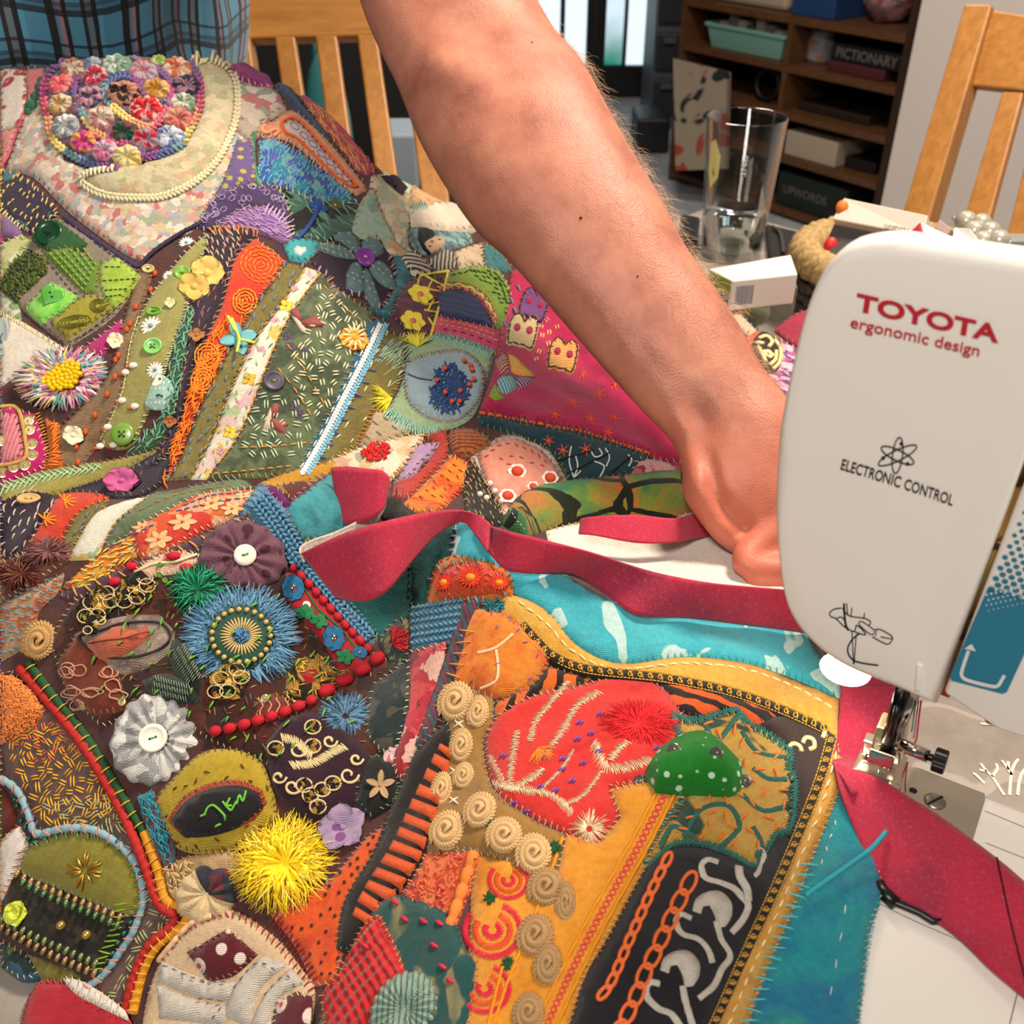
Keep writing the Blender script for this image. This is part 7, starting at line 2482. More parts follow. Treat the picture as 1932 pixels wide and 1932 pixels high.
rb2=patch('red_flower_strip',[(250,1075),(300,1045),(345,1038),(380,1050),(360,1075),(300,1085),(262,1092)],F_('dcb59c','floral',cols=['c4182c','dcb59c','dcb59c','3f6a2a'],s=90))
cord([(255,1080),(290,1064),(330,1060),(372,1046)],6,T('d9c8a0'),'cream_cord',rb2,beads=5)
for(x,y)in((328,1050),(352,1072),(250,1070),(218,1098)):
 beads([(x,y)],11,T('b8162c'),'red_knot',sc=(1.2,.8,.6))
for(x,y,rr)in((310,1062,30),(306,1090,-40),(285,1105,20)):
 petals(x,y,16,2,T('4f7a22'),.6,'silk_leaf',tilt=.3,cup=.2,cr=.08,rot=rr)
yoyo(458,1052,80,F_('6f4858','flowers',cols=['4a1f2c','4a1f2c','5f3a4a'],s=130),72,13,'gathered_rosette','mauve gathered cotton rosette',h=16,deep=.1)
button(462,1051,21,plain('button_pearl','ded9c8',.25,coat=.4),2,thr=T('6aa04a'),rim=False,label='pearl button on the mauve rosette',lift=16)
fb=tuft(455,1200,108,None,760,'blue_fringe',100,up=.10,thin=1.9,mats=[T('4f7f9f'),T('6a98b4'),T('3f6a88'),T('5a88a4')],r0=.5,curl=.16,label='denim blue fringed flower')
o=patch('green_roundel',ell(455,1200,66,60),F_('2c5a4c','plain',c2='234a3e'),parent=fb,puff=.004,th=.003)
stitches([(455+16*math.cos(a),1200+15*math.sin(a),455+40*math.cos(a),1200+36*math.sin(a))for a in np.linspace(0,6.283,34)[:-1]],4,T('c9ad72'),fb)
stitches(scatter(ell(455,1200,15,14),50,9),3,T('4a7aa8'),fb,arch=1.5)
beads([(455+55*math.cos(a),1200+50*math.sin(a))for a in np.linspace(0,6.283,24)[:-1]],5,T('c4a968'),'french_knot',fb)
for(x,y,a,L)in((325,1300,15,62),(352,1255,62,62)):
 c,s=math.cos(math.radians(a)),math.sin(math.radians(a))
 q=[(x+u*c-w*s,y+u*s+w*c)for u,w in((-L,0),(-L*.5,-24),(L*.2,-26),(L,6),(L*.3,24),(-L*.5,22))]
 o=patch('velvet_leaf',q,F_('1c2a20','mottle',cols=['2c3c2e','121c16'],s=60),puff=.005,edge=.008,label='black-green embroidered leaf')
 stitches([p for w in(-12,0,12)for p in along([(x+u*c-w*s,y+u*s+w*c)for u in(-L*.6,L*.5)],5,12,60,10)],2.2,T('7f9080'),o)
rr=[(540,1080),(560,1075),(600,1110),(650,1170),(700,1220),(690,1262),(640,1262),(600,1200),(556,1150),(534,1110)]
o=patch('red_ribbon',rr,F_('a81c2c','mottle',c2='941626',s=50),label='red embroidered ribbon with blue mirrors')
for(x,y)in((552,1110),(628,1205),(678,1232)):
 petals(x,y,24 if y<1220 else 16,8,F_('14608f','plain',c2='1a70a0'),1.0,'mirror_flower',o,tilt=.3,cup=.1,thick=.12,cr=.36,cmat=plain('mirror','e3e8e8',.05,1.0),cname='mirror',ry=28 if y<1220 else 14,lift=1)
for(x,y,a)in((574,1156,20),(600,1172,-10),(650,1240,10)):
 petals(x,y,22,5,T('126a3f'),.7,'silk_leaf',o,tilt=.3,cup=.2,cr=.1,rot=a,ry=18)
cord([(545,1085),(572,1110),(600,1150),(640,1185),(680,1235)],5,T('2f5a2c'),'green_vine',o)
button(578,1142,8,plain('button_pearl','ded9c8',.25),0,rim=False)
mr_=T('a81624')
def tassel(pts,w,n=None):
 d=np.array(crom(pts,1.0))
 L=len(d)
 k=max(1,int(L/(w*1.15)))
 for i in range(k):
  a,b=d[int(L*i/k)],d[min(L-1,int(L*(i+.86)/k))]
  M=frame(*((a+b)/2),.2,-math.degrees(math.atan2(b[1]-a[1],b[0]-a[0])),w*.25)
  v,f=g_sphere((0,0,0),1,12,8)
  vv=[(p[0]*np.hypot(*(b-a))*.56,p[1]*w*.5*(1+.06*math.sin(9*math.atan2(p[2],p[1]))),p[2]*w*.42)for p in v]
  MB().add(vv,f).build('wool_bead',mr_,QUILT,True,M=M)
tassel([(548,1068),(575,1096),(605,1130),(640,1170),(668,1200),(700,1232)],17)
tassel([(724,1236),(690,1262),(640,1290),(600,1315)],26)
tassel([(596,1318),(560,1335),(520,1350),(480,1362),(430,1376),(395,1382)],22)
tuft(742,1218,38,None,110,'red_tassel',up=.35,thin=2.0,mats=[T('b01a28'),T('8a1420')],arc=(-40,90))
ge=[(545,1250),(600,1230),(640,1268),(620,1310),(560,1330),(536,1310)]
q_=[(478,1322),(520,1305),(560,1330),(540,1352),(490,1362)]
o=patch('russet_patch',q_,F_('5c2416','mottle',cols=['6e3020','481a0e'],s=50))
for k in range(4):
 cord([(488+k*17,1316),(494+k*16,1330),(490+k*16,1352)],3,T('b98a72'),'scribble_stitch',o,wob=2)
o=patch('gold_red_embroidery',ge,F_('1a100c','brocade',c2='b98f3a',cols=['8f6a28'],s=120,w=.5))
stitches(scatter(ge,50,16,30,60,.3),4,mgold,o)
patch('red_diamond',[(566,1268),(590,1256),(606,1272),(580,1290)],F_('a5181f','plain'),parent=o)
PANEL_ST=scatter([(130,1150),(330,1080),(520,1100),(640,1260),(700,1330),(640,1420),(480,1460),(300,1330),(180,1310)],70,15,-45,30,.3,mind=26)
# ---- lower left
bf=[(18,1262),(60,1300),(110,1345),(170,1400),(200,1470),(240,1550),(285,1610),(315,1690),(340,1722),(285,1800),(245,1880),(215,1905),(170,1870),(230,1800),(272,1700),(252,1626),(190,1574),(80,1572),(60,1540),(36,1494),(0,1470),(0,1370)]
o=patch('brown_felt',bf,F_('63382f','mottle',cols=['70443a','552e26'],s=40,bump=.6),label='chestnut felt with seed stitches')
stitches(scatter([(10,1400),(100,1360),(190,1470),(210,1530),(150,1560),(80,1550),(50,1490)],80,17,None,180,.3,pair=2,gap=6,mind=14,seed=4),3.4,T('dba52c'),o)
stitches(scatter([(20,1390),(110,1360),(150,1420),(60,1440)],26,13,None,180,.3,pair=2,gap=5,mind=14,seed=6),3.2,T('d2643f'),o)
stitches(scatter([(70,1520),(215,1500),(270,1610),(300,1700),(330,1720),(250,1860),(210,1880),(280,1730),(255,1620),(180,1565)],90,17,None,180,.3,pair=2,gap=6,mind=14,seed=5),3.4,T('9c9f70'),o)
of2=[(0,1270),(40,1282),(84,1335),(66,1368),(0,1402)]
o=patch('orange_fur',of2,F_('e0702c','mottle',cols=['ea9450','d65f20'],s=50),puff=.005,edge=.01,label='fluffy orange patch',fray=2)
stitches(scatter(of2,240,13,40,70,.4),2.4,T('ea8a44'),o,arch=2.5)
cord([(38,1258),(92,1322),(140,1380),(182,1442),(232,1532),(270,1620),(300,1702),(330,1728),(318,1752),(280,1788),(252,1850),(232,1935)],19,T('a3221f'),'red_couched_cord',beads=17,label='red couched wool cord')
cord([(56,1250),(102,1312),(150,1370),(192,1432),(232,1500),(252,1534),(274,1570)],17,T('1f4a28'),'green_wrapped_cord',label='dark green wrapped cord')
stitches(along([(56,1250),(102,1312),(150,1370),(192,1432),(232,1500),(252,1534),(274,1570)],24,22,85,8),3.6,T('d2a53a'),arch=2.4,lift=8)
cord([(274,1568),(300,1640),(312,1690),(328,1706),(352,1712),(350,1742),(300,1782),(272,1832),(252,1912)],20,T('c9891c'),'mustard_wrapped_cord',label='mustard wrapped cord')
stitches(along([(280,1580),(300,1640),(312,1690),(330,1708),(352,1716),(346,1744),(300,1782),(272,1832),(254,1905)],18,22,80,15),3,T('d9a23a'),arch=2.6,lift=9)
bc=[(0,1468),(34,1490),(58,1540),(72,1572),(130,1562),(190,1570),(250,1618),(272,1690),(256,1750),(226,1800),(192,1845),(160,1862)]
cord(bc,15,T('7fa2b0'),'pale_blue_cord',beads=18,label='pale blue couched cord')
stitches(along(bc,24,20,60,10),3,T('d98a70'),arch=2.4,lift=7)
beads([(30,1508),(34,1520),(42,1548),(50,1560),(56,1582),(66,1588),(80,1580),(158,1562),(224,1588),(262,1632),(266,1648),(248,1740),(236,1760),(224,1778),(214,1798),(204,1810),(192,1832)],6,plain('bead_green','0f5a4c',.12,.3,coat=1),'green_bead')
patch('white_satin',[(0,1592),(36,1556),(52,1590),(32,1650),(10,1692),(0,1696)],F_('ded8d0','plain',rough=.5))
stitches(along([(46,1600),(30,1650),(8,1694)],14,24,70,20),3,T('a5502f'))
patch('dark_velvet',[(0,1476),(22,1510),(30,1545),(0,1588)],F_('6b241c','mottle',c2='4a1814',s=60))
od=[(30,1642),(46,1604),(72,1582),(130,1568),(190,1577),(240,1612),(265,1668),(262,1712),(240,1730),(150,1692),(60,1655)]
o=patch('olive_half_round',od,F_('908a36','plain',c2='837d2c'),puff=.002,label='olive cotton half round')
stitches(along([(60,1594),(130,1574),(190,1583),(236,1616),(258,1668),(258,1716)],20,15,85,12),3.6,T('6f9a2c'),o)
stitches([(160+6*math.cos(a),1642+6*math.sin(a),160+r_*math.cos(a),1642+r_*math.sin(a))for a,r_ in((-1.5,38),(-1.3,34),(-.6,34),(-.4,36),(.1,34),(.4,32),(1.0,28),(1.7,40),(2.0,38),(2.7,30),(3.0,36),(3.5,34),(-2.1,30))],7,plain('gold_thread','b08a3c',.35,.7),o,name='gold_leaf_stitches')
lb=[(26,1640),(60,1655),(150,1692),(250,1728),(240,1762),(190,1842),(140,1832),(80,1800),(0,1762),(0,1712)]
o=patch('black_lace',lb,F_('15120e','floral',cols=['0c0b0a','2a241a','1c1a14','38301f'],s=200),puff=.002,label='black and gold beaded lace band')
for base,c in(([(28,1645),(80,1672),(150,1700),(240,1735)],'a88558'),([(40,1660),(100,1692),(160,1716),(230,1748)],'5f8a5a'),([(0,1745),(50,1775),(110,1806),(185,1838)],'b08a62'),([(0,1730),(60,1764),(120,1790),(195,1824)],'7a8a5c')):
 stitches(along(base,15,16,80,8),11,plain('lace_bead_'+c,c,.35,.5),o,'lace_loops',kind=None)
stitches(along([(228,1700),(216,1760),(180,1830)],12,26,60,20),3.4,T('7fa02c'),o)
beads([(117,1745),(165,1763)],9,plain('bead_gold','c9a45c',.25,.7),'gold_bead',o)
rs=petals(34,1722,25,5,plain('rose_resin','bcc63a',.4,sss=.2),1.1,'rose_bead',tilt=.35,cup=.9,thick=.15,cr=.3,label='lime resin rose')
petals(34,1720,15,4,plain('rose_resin','bcc63a',.4,sss=.2),1.2,'rose_heart',rs,tilt=.35,cup=1.2,thick=.2,cr=.3,rot=40,lift=8)
patch('dark_leaf_print',[(0,1772),(50,1800),(74,1840),(40,1846),(0,1820)],F_('14302a','floral',cols=['1f4a30','2c5a7a','0f2420','4a6a2c'],s=90))
patch('olive_velvet',[(50,1798),(140,1832),(164,1856),(126,1862),(76,1842)],F_('6f6a28','mottle',cols=['80782f','56521f'],s=80))
o=patch('crimson_hem',[(70,1850),(100,1846),(150,1862),(236,1915),(290,1990),(40,1990),(40,1915)],F_('a01428','mottle',c2='b01c30',s=40),fray=2,level=2)
patch('wadding',[(118,1844),(150,1848),(190,1870),(236,1906),(240,1922),(190,1900),(140,1872)],F_('ddd6cc','plain'),puff=.004,edge=.006)
# ---- grey rosette, mustard felt eye, gold embroidery
yoyo(302,1393,90,F_('b9bab8','floral',cols=['d8d8d4','8a8c8e','e2e2de','9c9ea0'],s=120),88,15,'gathered_rosette','grey and white gathered rosette',h=15,deep=.09)
button(292,1393,27,plain('button_pearl','ded9c8',.25,coat=.4),2,thr=T('5f9a3f'),label='pearl button on the grey rosette',lift=15)
mf=[(284,1510),(330,1462),(380,1418),(440,1412),(488,1432),(514,1480),(524,1545),(470,1585),(420,1606),(350,1604),(306,1570)]
o=patch('mustard_felt',mf,F_('a38a22','mottle',cols=['b09a2c','8f781a'],s=40),puff=.004,edge=.008,label='mustard felt with an eye-shaped opening')
stitches(scatter(mf,24,10,None,180,mind=20),4,T('5a3a1c'),o)
eye=[(316,1545),(345,1502),(395,1476),(450,1470),(494,1488),(502,1512),(480,1540),(440,1560),(395,1572),(345,1570)]
patch('rust_rim',eye,F_('8f2f1a','mottle',c2='a03c22',s=60),puff=.003)
o=patch('black_eye',[(324,1545),(350,1510),(396,1486),(450,1480),(488,1494),(493,1512),(470,1532),(436,1550),(392,1562),(348,1562)],F_('14141a','plain',c2='1c1c24'),label='black felt oval with green stitched letters')
for q in([(386,1538),(392,1524),(402,1519),(414,1528),(424,1540),(422,1552),(406,1560)],[(378,1540),(388,1536)],[(420,1512),(428,1522),(436,1530)],[(434,1505),(426,1520)],[(436,1530),(446,1512)],[(424,1520),(438,1520)],[(446,1518),(452,1500),(458,1512),(464,1492)]):
 cord(q,4.5,T('5fae3a'),'chain_stitch_letter',o)
gd=[(500,1400),(545,1352),(600,1345),(650,1368),(702,1430),(672,1500),(622,1545),(566,1530),(516,1480)]
o=patch('plum_velvet',gd,F_('260f1c','mottle',c2='34162a',s=60),label='plum velvet with gold embroidery')
mcg=T('c9b98a')
for(x,y)in((590,1372),(520,1412),(608,1490),(586,1500),(628,1478),(600,1522),(574,1482),(590,1408)):
 petals(x,y,15,2,mgold2,1.1,'gold_net_petal',o,tilt=.3,cup=.2,cr=.3,cmat=mgold2,rot=random.uniform(0,90))
 stitches(along(ell(x,y,15,13),4.5,7,20,closed=True),3.6,mcg,o)
for(x,y,r)in((622,1398,15),(562,1414,18),(526,1466,15),(552,1484,18),(658,1462,20),(672,1432,14)):
 cord([(x+r*(1-k/14)*math.cos(k*.62),y+r*.9*(1-k/14)*math.sin(k*.62))for k in range(12)],5.5,mcg,'gold_scroll',o,beads=4)
for q in([(530,1392),(560,1400),(590,1430)],[(548,1444),(590,1440),(630,1418),(652,1408)]):
 stitches(along(q,4,20,60,8),3.6,mcg,o)
tuft(652,1352,56,None,330,'blue_fringe',50,up=.18,thin=1.7,mats=[T('4a708c'),T('5f86a0'),T('3a5a74')],r0=.1,curl=.2,label='slate blue wool fringe')
patch('black_flower_ground',[(680,1430),(720,1420),(752,1450),(752,1510),(700,1540),(668,1510)],F_('0f1412','mottle',c2='1c221c',s=50))
petals(718,1482,32,5,T('a88a64'),.4,'ribbon_flower',tilt=.3,cup=.2,cr=.12,rot=15)
o=patch('teal_sequin_net',[(700,1290),(772,1240),(784,1310),(762,1400),(725,1420),(690,1380)],F_('12262a','brocade',c2='5a4a30',cols=['1f3a40'],s=120,w=.55))
petals(748,1430,26,4,F_('d9b9bc','floral',cols=['c23a50','3a4a78','d9b9bc'],s=120),1.1,'ribbon_bud',tilt=.3,cup=.5,thick=.2,cr=.2)
petals(648,1562,52,5,F_('a58fb0','dots',c2='7a4a86',s=130,w=.9),.95,'ribbon_flower',tilt=.35,cup=.6,thick=.1,cr=.12,rot=30,label='lilac ribbon flower',ry=46)
R=random.Random(2)
yf=tuft(540,1628,104,None,900,'yellow_feathers',92,up=.36,thin=1.1,mats=[T('f0d018'),T('f7dc3a'),T('e0b80c'),T('f9e66a')],r0=.05,curl=.5,label='bright yellow feather pompom')
tuft(540,1628,84,None,260,'feather_barbs',76,parent=yf,up=.46,thin=3.2,mats=[T('f2d21c'),T('f6da34')],r0=.0,curl=.6)
sequins([(534,1622),(530,1632)],8,plain('sequin_green','8a8a3c',.2,.7),parent=yf)
patch('turquoise_fringe',[(258,1500),(290,1490),(306,1530),(330,1600),(318,1640),(296,1610),(276,1560)],F_('1f6a7c','mottle',cols=['2f8290','8a1f34','1a5868'],s=90))
stitches(scatter([(260,1505),(288,1495),(326,1600),(316,1632),(296,1605)],80,20,60,50,.3),2.6,T('2f8a98'),arch=2)
o=patch('tan_frill',[(306,1640),(350,1615),(440,1605),(470,1625),(440,1650),(360,1690),(330,1700),(312,1680)],F_('a8885c','mottle',cols=['bb9c70','94744a'],s=60))
stitches(scatter([(310,1640),(360,1620),(370,1660),(330,1695)],60,15,60,60),5,T('b99a6a'),o,arch=1.5)
yoyo(392,1686,56,None,60,9,'gathered_rosette','cream and dark print gathered rosette',h=16,deep=.16,mats=[F_('d8c49c','mottle',c2='c2a878',s=50),F_('d8c49c','mottle',c2='c2a878',s=50),F_('cbb48a','plain'),F_('2c3038','floral',cols=['6a2430','23352c','3a3a4a'],s=120),F_('2c3038','floral',cols=['6a2430','23352c','3a3a4a'],s=120)],rot=120)
rosette(78,1210,34,T('b08c58'),38,label='tan wool rosette')
rosette(62,1218,22,T('a8824c'),24)
ot=[(512,1725),(560,1690),(620,1660),(690,1580),(745,1545),(760,1570),(705,1690),(650,1790),(630,1850),(590,1860),(560,1790)]
o=patch('orange_dot_cotton',ot,F_('d2481c','mottle',cols=['dc5a22','c03c18'],s=40),label='orange cotton with dark dots')
beads([p for q in(scatter(ot,54,2,mind=15),)for p in[(a[0],a[1])for a in q]],3.6,T('3a2420'),'dot_knot',o,sc=(1,1,.4))
stitches(along([(514,1728),(556,1782),(592,1850)],10,26,70,12),4,T('8f241c'),o)
cp=[(258,1990),(280,1870),(310,1800),(358,1742),(400,1722),(446,1718),(520,1768),(572,1830),(594,1868),(580,1990)]
o=patch('cream_woven_panel',cp,F_('d2b998','plain',c2='c4a884'),puff=.004,edge=.008,label='cream ribbon-woven panel')
stitches(along([(300,1812),(358,1748),(440,1724),(520,1776),(588,1866)],13,18,80,15),3.6,T('8a2a22'),o)
for q,c in(([(352,1795),(430,1750),(486,1800),(440,1840),(392,1850)],'5a1420'),([(512,1935),(520,1890),(560,1868),(588,1880),(584,1960),(520,1970)],'5a1420')):
 patch('dark_flower_print',q,F_(c,'flowers',cols=['c8283c','e0cfc8','2a0c12'],s=110),parent=o)
for q in([(296,1850),(304,1812),(390,1848),(445,1852),(432,1888),(370,1880)],[(296,1858),(380,1888),(440,1896),(420,1932),(300,1920)],[(420,1915),(440,1860),(495,1800),(540,1818),(490,1866),(470,1935)],[(470,1935),(500,1872),(548,1824),(572,1850),(520,1890),(505,1955)],[(300,1930),(420,1938),(425,1990),(300,1990)]):
 b=patch('white_ribbon',q,F_('e0dad0','plain',c2='d4cdc2',bump=.5),puff=.002,parent=o)
 stitches(along([((q[0][0]*.15+c_[0]*.85),(q[0][1]*.15+c_[1]*.85))for c_ in q[1:4]],19,10),2.6,T('5a5450'),b)
cord([(300,1812),(358,1745),(400,1728)],12,T('cfae84'),'cream_piping')
stitches(PANEL_ST,4.6,T('5fa03a'),lift=5)
sequins([(157,1332),(246,1336),(500,1318),(230,1325)],8,plain('sequin_gold','d9c28a',.18,.7))
# ---- near piece on the machine bed
patch('dark_teal_silk',[(772,1060),(800,1000),(862,976),(858,1036),(826,1066),(800,1142),(774,1134)],F_('115656','mottle',cols=['1a6a68','0c4244'],s=24))
tq=[(852,984),(884,972),(930,1000),(980,1040),(1060,1078),(1130,1120),(1200,1146),(1300,1156),(1484,1166),(1540,1226),(1592,1292),(1584,1314),(1480,1270),(1400,1246),(1290,1236),(1170,1248),(1090,1216),(1030,1152),(966,1114),(900,1082),(846,1052)]
o=patch('turquoise_batik',tq,F_('2fa0b4','batik',c2='45b4c2',cols=['b4dcd8'],s=26),label='turquoise batik sweep under the crimson binding',puff=.0015,hem=False)
stitches(along([(1030,1152),(1090,1216),(1170,1248),(1290,1237),(1400,1247),(1480,1271),(1580,1312)],13,12,70,25),2.4,T('2f8f98'),o)
stitches(along([(862,980),(856,1010),(850,1050)],13,12,80,15),3,T('c98ac0'),o)
mb_=[(944,1114),(1000,1132),(1040,1158),(1092,1218),(1170,1250),(1290,1238),(1400,1248),(1480,1273),(1584,1316),(1580,1384),(1500,1342),(1400,1312),(1260,1286),(1130,1272),(1060,1256),(1010,1200),(940,1160)]
o=patch('mustard_border',mb_,F_('d39a34','mottle',cols=['dba648','c28a28'],s=40),label='mustard border along the turquoise',pct=100,hem=False)
stitches(along([(975,1132),(1030,1176),(1080,1228),(1160,1262),(1290,1252),(1400,1262),(1490,1292),(1572,1336)],22,17,5,12),3.6,T('e9dcae'),o)
def lace(pts,w):
 p=crom(pts,6)
 d=np.gradient(p,axis=0)
 nn=np.stack([-d[:,1],d[:,0]],1)/np.linalg.norm(d,axis=1,keepdims=True)*w/2
 o=patch('lace_ribbon',[tuple(q)for q in np.concatenate([p+nn,(p-nn)[::-1]])],F_('1c1712','plain'),puff=.0004,smooth=False,cell=.0025,label='black ribbon with gold scrolls')
 L=float(np.sum(np.linalg.norm(np.diff(p,axis=0),axis=1)))
 sg=along(pts,7,6,0,0,-w/2)+along(pts,7,6,0,0,w/2)
 for q in along(pts,19,2):
  x,y=q[0],q[1]
  sg+=along(ell(x,y,w*.26,w*.24,0,10),4,4,closed=True)
 sg+=along(pts,19,w*.9,50,0,0)
 stitches(sg,2.6,T('cf9c3a'),o)
os_=[(880,1160),(906,1146),(960,1160),(1030,1222),(1038,1248),(1002,1292),(932,1314),(890,1294),(856,1310),(850,1280)]
o=patch('orange_silk',os_,F_('d9641a','mottle',cols=['e2852c','c9501a','e69a3c'],s=40,rough=.5),puff=.004,edge=.01,label='orange printed silk')
for q in([(900,1232),(935,1222),(968,1196)],[(936,1226),(940,1262),(934,1286),(905,1300)]):
 cord(q,6,T('e0b48c'),'silk_line',o,flat=.4)
stitches(scatter(os_,12,10,-50,40,mind=25),3,T('8a5aa0'),o)
patch('tiger_print',[(930,1326),(1000,1292),(1034,1256),(1062,1262),(1120,1274),(1090,1292),(1010,1312),(960,1348),(940,1372)],F_('d2601a','tiger',c2='1c120e',s=38,w=.42,rot=20))
rp=[(914,1400),(936,1350),(1000,1312),(1090,1292),(1150,1276),(1232,1282),(1284,1330),(1284,1390),(1236,1470),(1150,1484),(1170,1540),(1130,1586),(1070,1570),(1000,1536),(934,1486)]
o=patch('red_embroidered_panel',rp,F_('c42420','mottle',cols=['d0302a','b01a1a'],s=40),label='scarlet panel with metallic embroidery')
msv=plain('metal_thread','d6c09c',.35,.45)
sg=[]
for q,w in(([(1000,1400),(1010,1360),(1035,1330),(1060,1300),(1075,1285)],18),([(1030,1420),(1060,1380),(1090,1330),(1130,1305)],20),([(930,1480),(985,1490),(1040,1500),(1080,1536)],20),([(960,1490),(965,1440),(975,1380)],20),([(955,1490),(935,1450),(922,1425)],18),([(962,1490),(1010,1462),(1025,1448)],18),([(1120,1400),(1140,1445),(1180,1448),(1230,1432)],26),([(1150,1435),(1170,1410),(1185,1400)],20),([(1060,1520),(1100,1500),(1135,1455)],14),([(1020,1490),(1060,1450),(1082,1415)],10)):
 sg+=along(q,3.4,w*.85,65,10,0,lj=.3)
stitches(sg,2.3,msv,o,arch=1.2)
stitches([(1112+6*math.cos(a),1564+6*math.sin(a),1112+random.uniform(22,46)*math.cos(a),1564+random.uniform(22,44)*math.sin(a))for a in np.linspace(.3,6.5,64)],1.7,msv,o,arch=2)
tuft(1205,1366,74,T('c81c26'),420,'red_silk_fringe',52,up=.14,thin=1.3,r0=0,arc=(0,360),curl=.3)
stitches([q for x,y in((950,1427),(1030,1428),(1062,1432),(1094,1364),(1133,1348),(1168,1360),(1199,1355),(1238,1356),(1060,1452),(1020,1485),(1048,1492),(1080,1474),(1100,1440),(1236,1384),(1240,1412),(1090,1395),(995,1532),(970,1516),(1130,1418),(1115,1384))for q in((x-7,y+4,x,y-4),(x,y+4,x+7,y-4))],5,T('6a4a9a'),o,arch=1.2)
tuft(1015,1412,34,T('e07a2c'),80,'orange_tassel',up=.3,thin=1.4,arc=(-120,10),curl=.15)
patch('tiger_print',[(1232,1280),(1300,1288),(1380,1308),(1476,1342),(1430,1362),(1380,1350),(1290,1346)],F_('cf541a','tiger',c2='1a110e',s=38,w=.45,rot=-60))
bv=[(1436,1362),(1478,1340),(1530,1360),(1570,1384),(1560,1440),(1540,1500),(1500,1600),(1480,1560),(1496,1470),(1490,1420)]
o=patch('brown_velvet',bv,F_('2c201c','mottle',c2='3c2c26',s=40))
for q in([(1484,1420),(1494,1404),(1508,1408),(1512,1418)],[(1514,1402),(1520,1392),(1534,1396),(1536,1410),(1526,1414)],[(1545,1368),(1556,1378),(1552,1392)]):
 cord(q,9,T('dcb990'),'velvet_scroll',o,flat=.5)
lace([(984,1176),(1014,1210),(1046,1238),(1110,1262),(1250,1278),(1370,1302),(1470,1336),(1558,1376)],17)
gl=[(1268,1352),(1300,1360),(1340,1352),(1388,1340),(1412,1366),(1446,1384),(1492,1420),(1488,1448),(1500,1480),(1492,1560),(1462,1578),(1428,1634),(1380,1612),(1334,1594),(1272,1594),(1216,1638),(1240,1570),(1290,1500),(1300,1430)]
o=patch('gold_brocade_leaf',gl,F_('24443c','brocade',c2='e0b552',cols=['9a7430'],s=34,w=.40,rough=.45,metal=.3,rot=60),puff=.002,label='gold brocade leaf with a teal whipped edge')
stitches(along(gl,4,18,80,25,closed=True),3.2,T('2c6a62'),o)
cord(gl,8,T('245a54'),'whipped_edge',o,closed=True)
stitches(scatter([(1320,1360),(1400,1360),(1480,1430),(1480,1550),(1430,1600),(1300,1580),(1260,1590),(1330,1500),(1400,1480)],34,21,None,180,.2,mind=24),5.5,T('dc7230'),o)
for q in([(1330,1365),(1352,1400),(1392,1350)],[(1400,1380),(1430,1420),(1484,1430)],[(1290,1580),(1320,1530),(1372,1520),(1395,1560),(1360,1600)],[(1400,1500),(1440,1530),(1485,1520)],[(1420,1450),(1450,1470),(1484,1470)],[(1245,1600),(1270,1560),(1310,1580)],[(1420,1560),(1436,1590),(1428,1618)]):
 cord(q,11,T('24584e'),'brocade_vein',o,flat=.25)
gz_=[(1217,1453),(1235,1425),(1273,1398),(1313,1388),(1347,1398),(1381,1428),(1403,1456),(1398,1486),(1378,1498),(1304,1494),(1238,1488)]
gb=patch('stuffed_shape',gz_,F_('0f7a1e','dots',c2='c9e8cc',s=190,w=.3,rot=20),puff=.011,edge=.014,th=.004,cell=.0022,label='green spotted stuffed shape with silver sequins')
msq=plain('sequin_cup','a8a09c',.12,.9)
sequins([(1272,1414),(1352,1421),(1208,1474),(1405,1474)],13,msq,parent=gb,tilt=.5)
tg=[(826,1302),(870,1290),(930,1316),(930,1360),(912,1400),(932,1486),(1000,1540),(1066,1572),(1050,1640),(1000,1652),(960,1622),(886,1604),(806,1606),(812,1500),(842,1400)]
patch('tan_ground',tg,F_('8f6a30','mottle',c2='9c7638',s=40))
op=[(888,1604),(960,1622),(1004,1652),(1052,1640),(1068,1572),(1130,1588),(1172,1540),(1152,1486),(1236,1472),(1290,1496),(1250,1560),(1216,1638),(1150,1760),(1100,1850),(1060,1990),(850,1990),(884,1800)]
op_=patch('marigold_panel',op,F_('d98a1c','mottle',cols=['e0982a','c97a14'],s=30),label='marigold panel with pink stitched bands')
l1=[(1272,1500),(1222,1600),(1150,1730),(1090,1850),(1040,1960)]
l2=[(1236,1500),(1190,1590),(1120,1715),(1060,1830),(1010,1940)]
for q in(l1,l2,[(1062,1580),(1020,1700),(960,1850),(930,1940)],[(950,1820),(920,1940)]):
 cord(q,7,T('d08412'),'satin_rib',op_)
md=[((a[0]+b[0])/2,(a[1]+b[1])/2)for a,b in zip(l1,l2)]
stitches(along(md,13,19,50)+along(md,13,19,-50),3.4,T('d2344a'),op_)
ql=[(1290,1500),(1240,1600),(1166,1740),(1106,1860),(1060,1965)]
stitches(along(ql,13,18,70,10),3,T('b9741c'),op_)
for(x,y,r)in((960,1660,36),(930,1755,52),(915,1865,46)):
 for k,c in enumerate(('d42a44','d9542c','d42a44')):
  q=r*(1-.36*k)
  stitches(along([(x+q*math.cos(a),y+q*.95*math.sin(a))for a in np.linspace(-1.2,3.8,16)],4,r*.26,80,8),4,T(c),op_)
for(x,y)in((924,1695),(958,1818),(1046,1600),(930,1560)):
 tuft(x,y,15,T('0f4a24'),40,'green_knot',up=.3,thin=1.6)
mro,mro2=T('c2a070'),T('a08056')
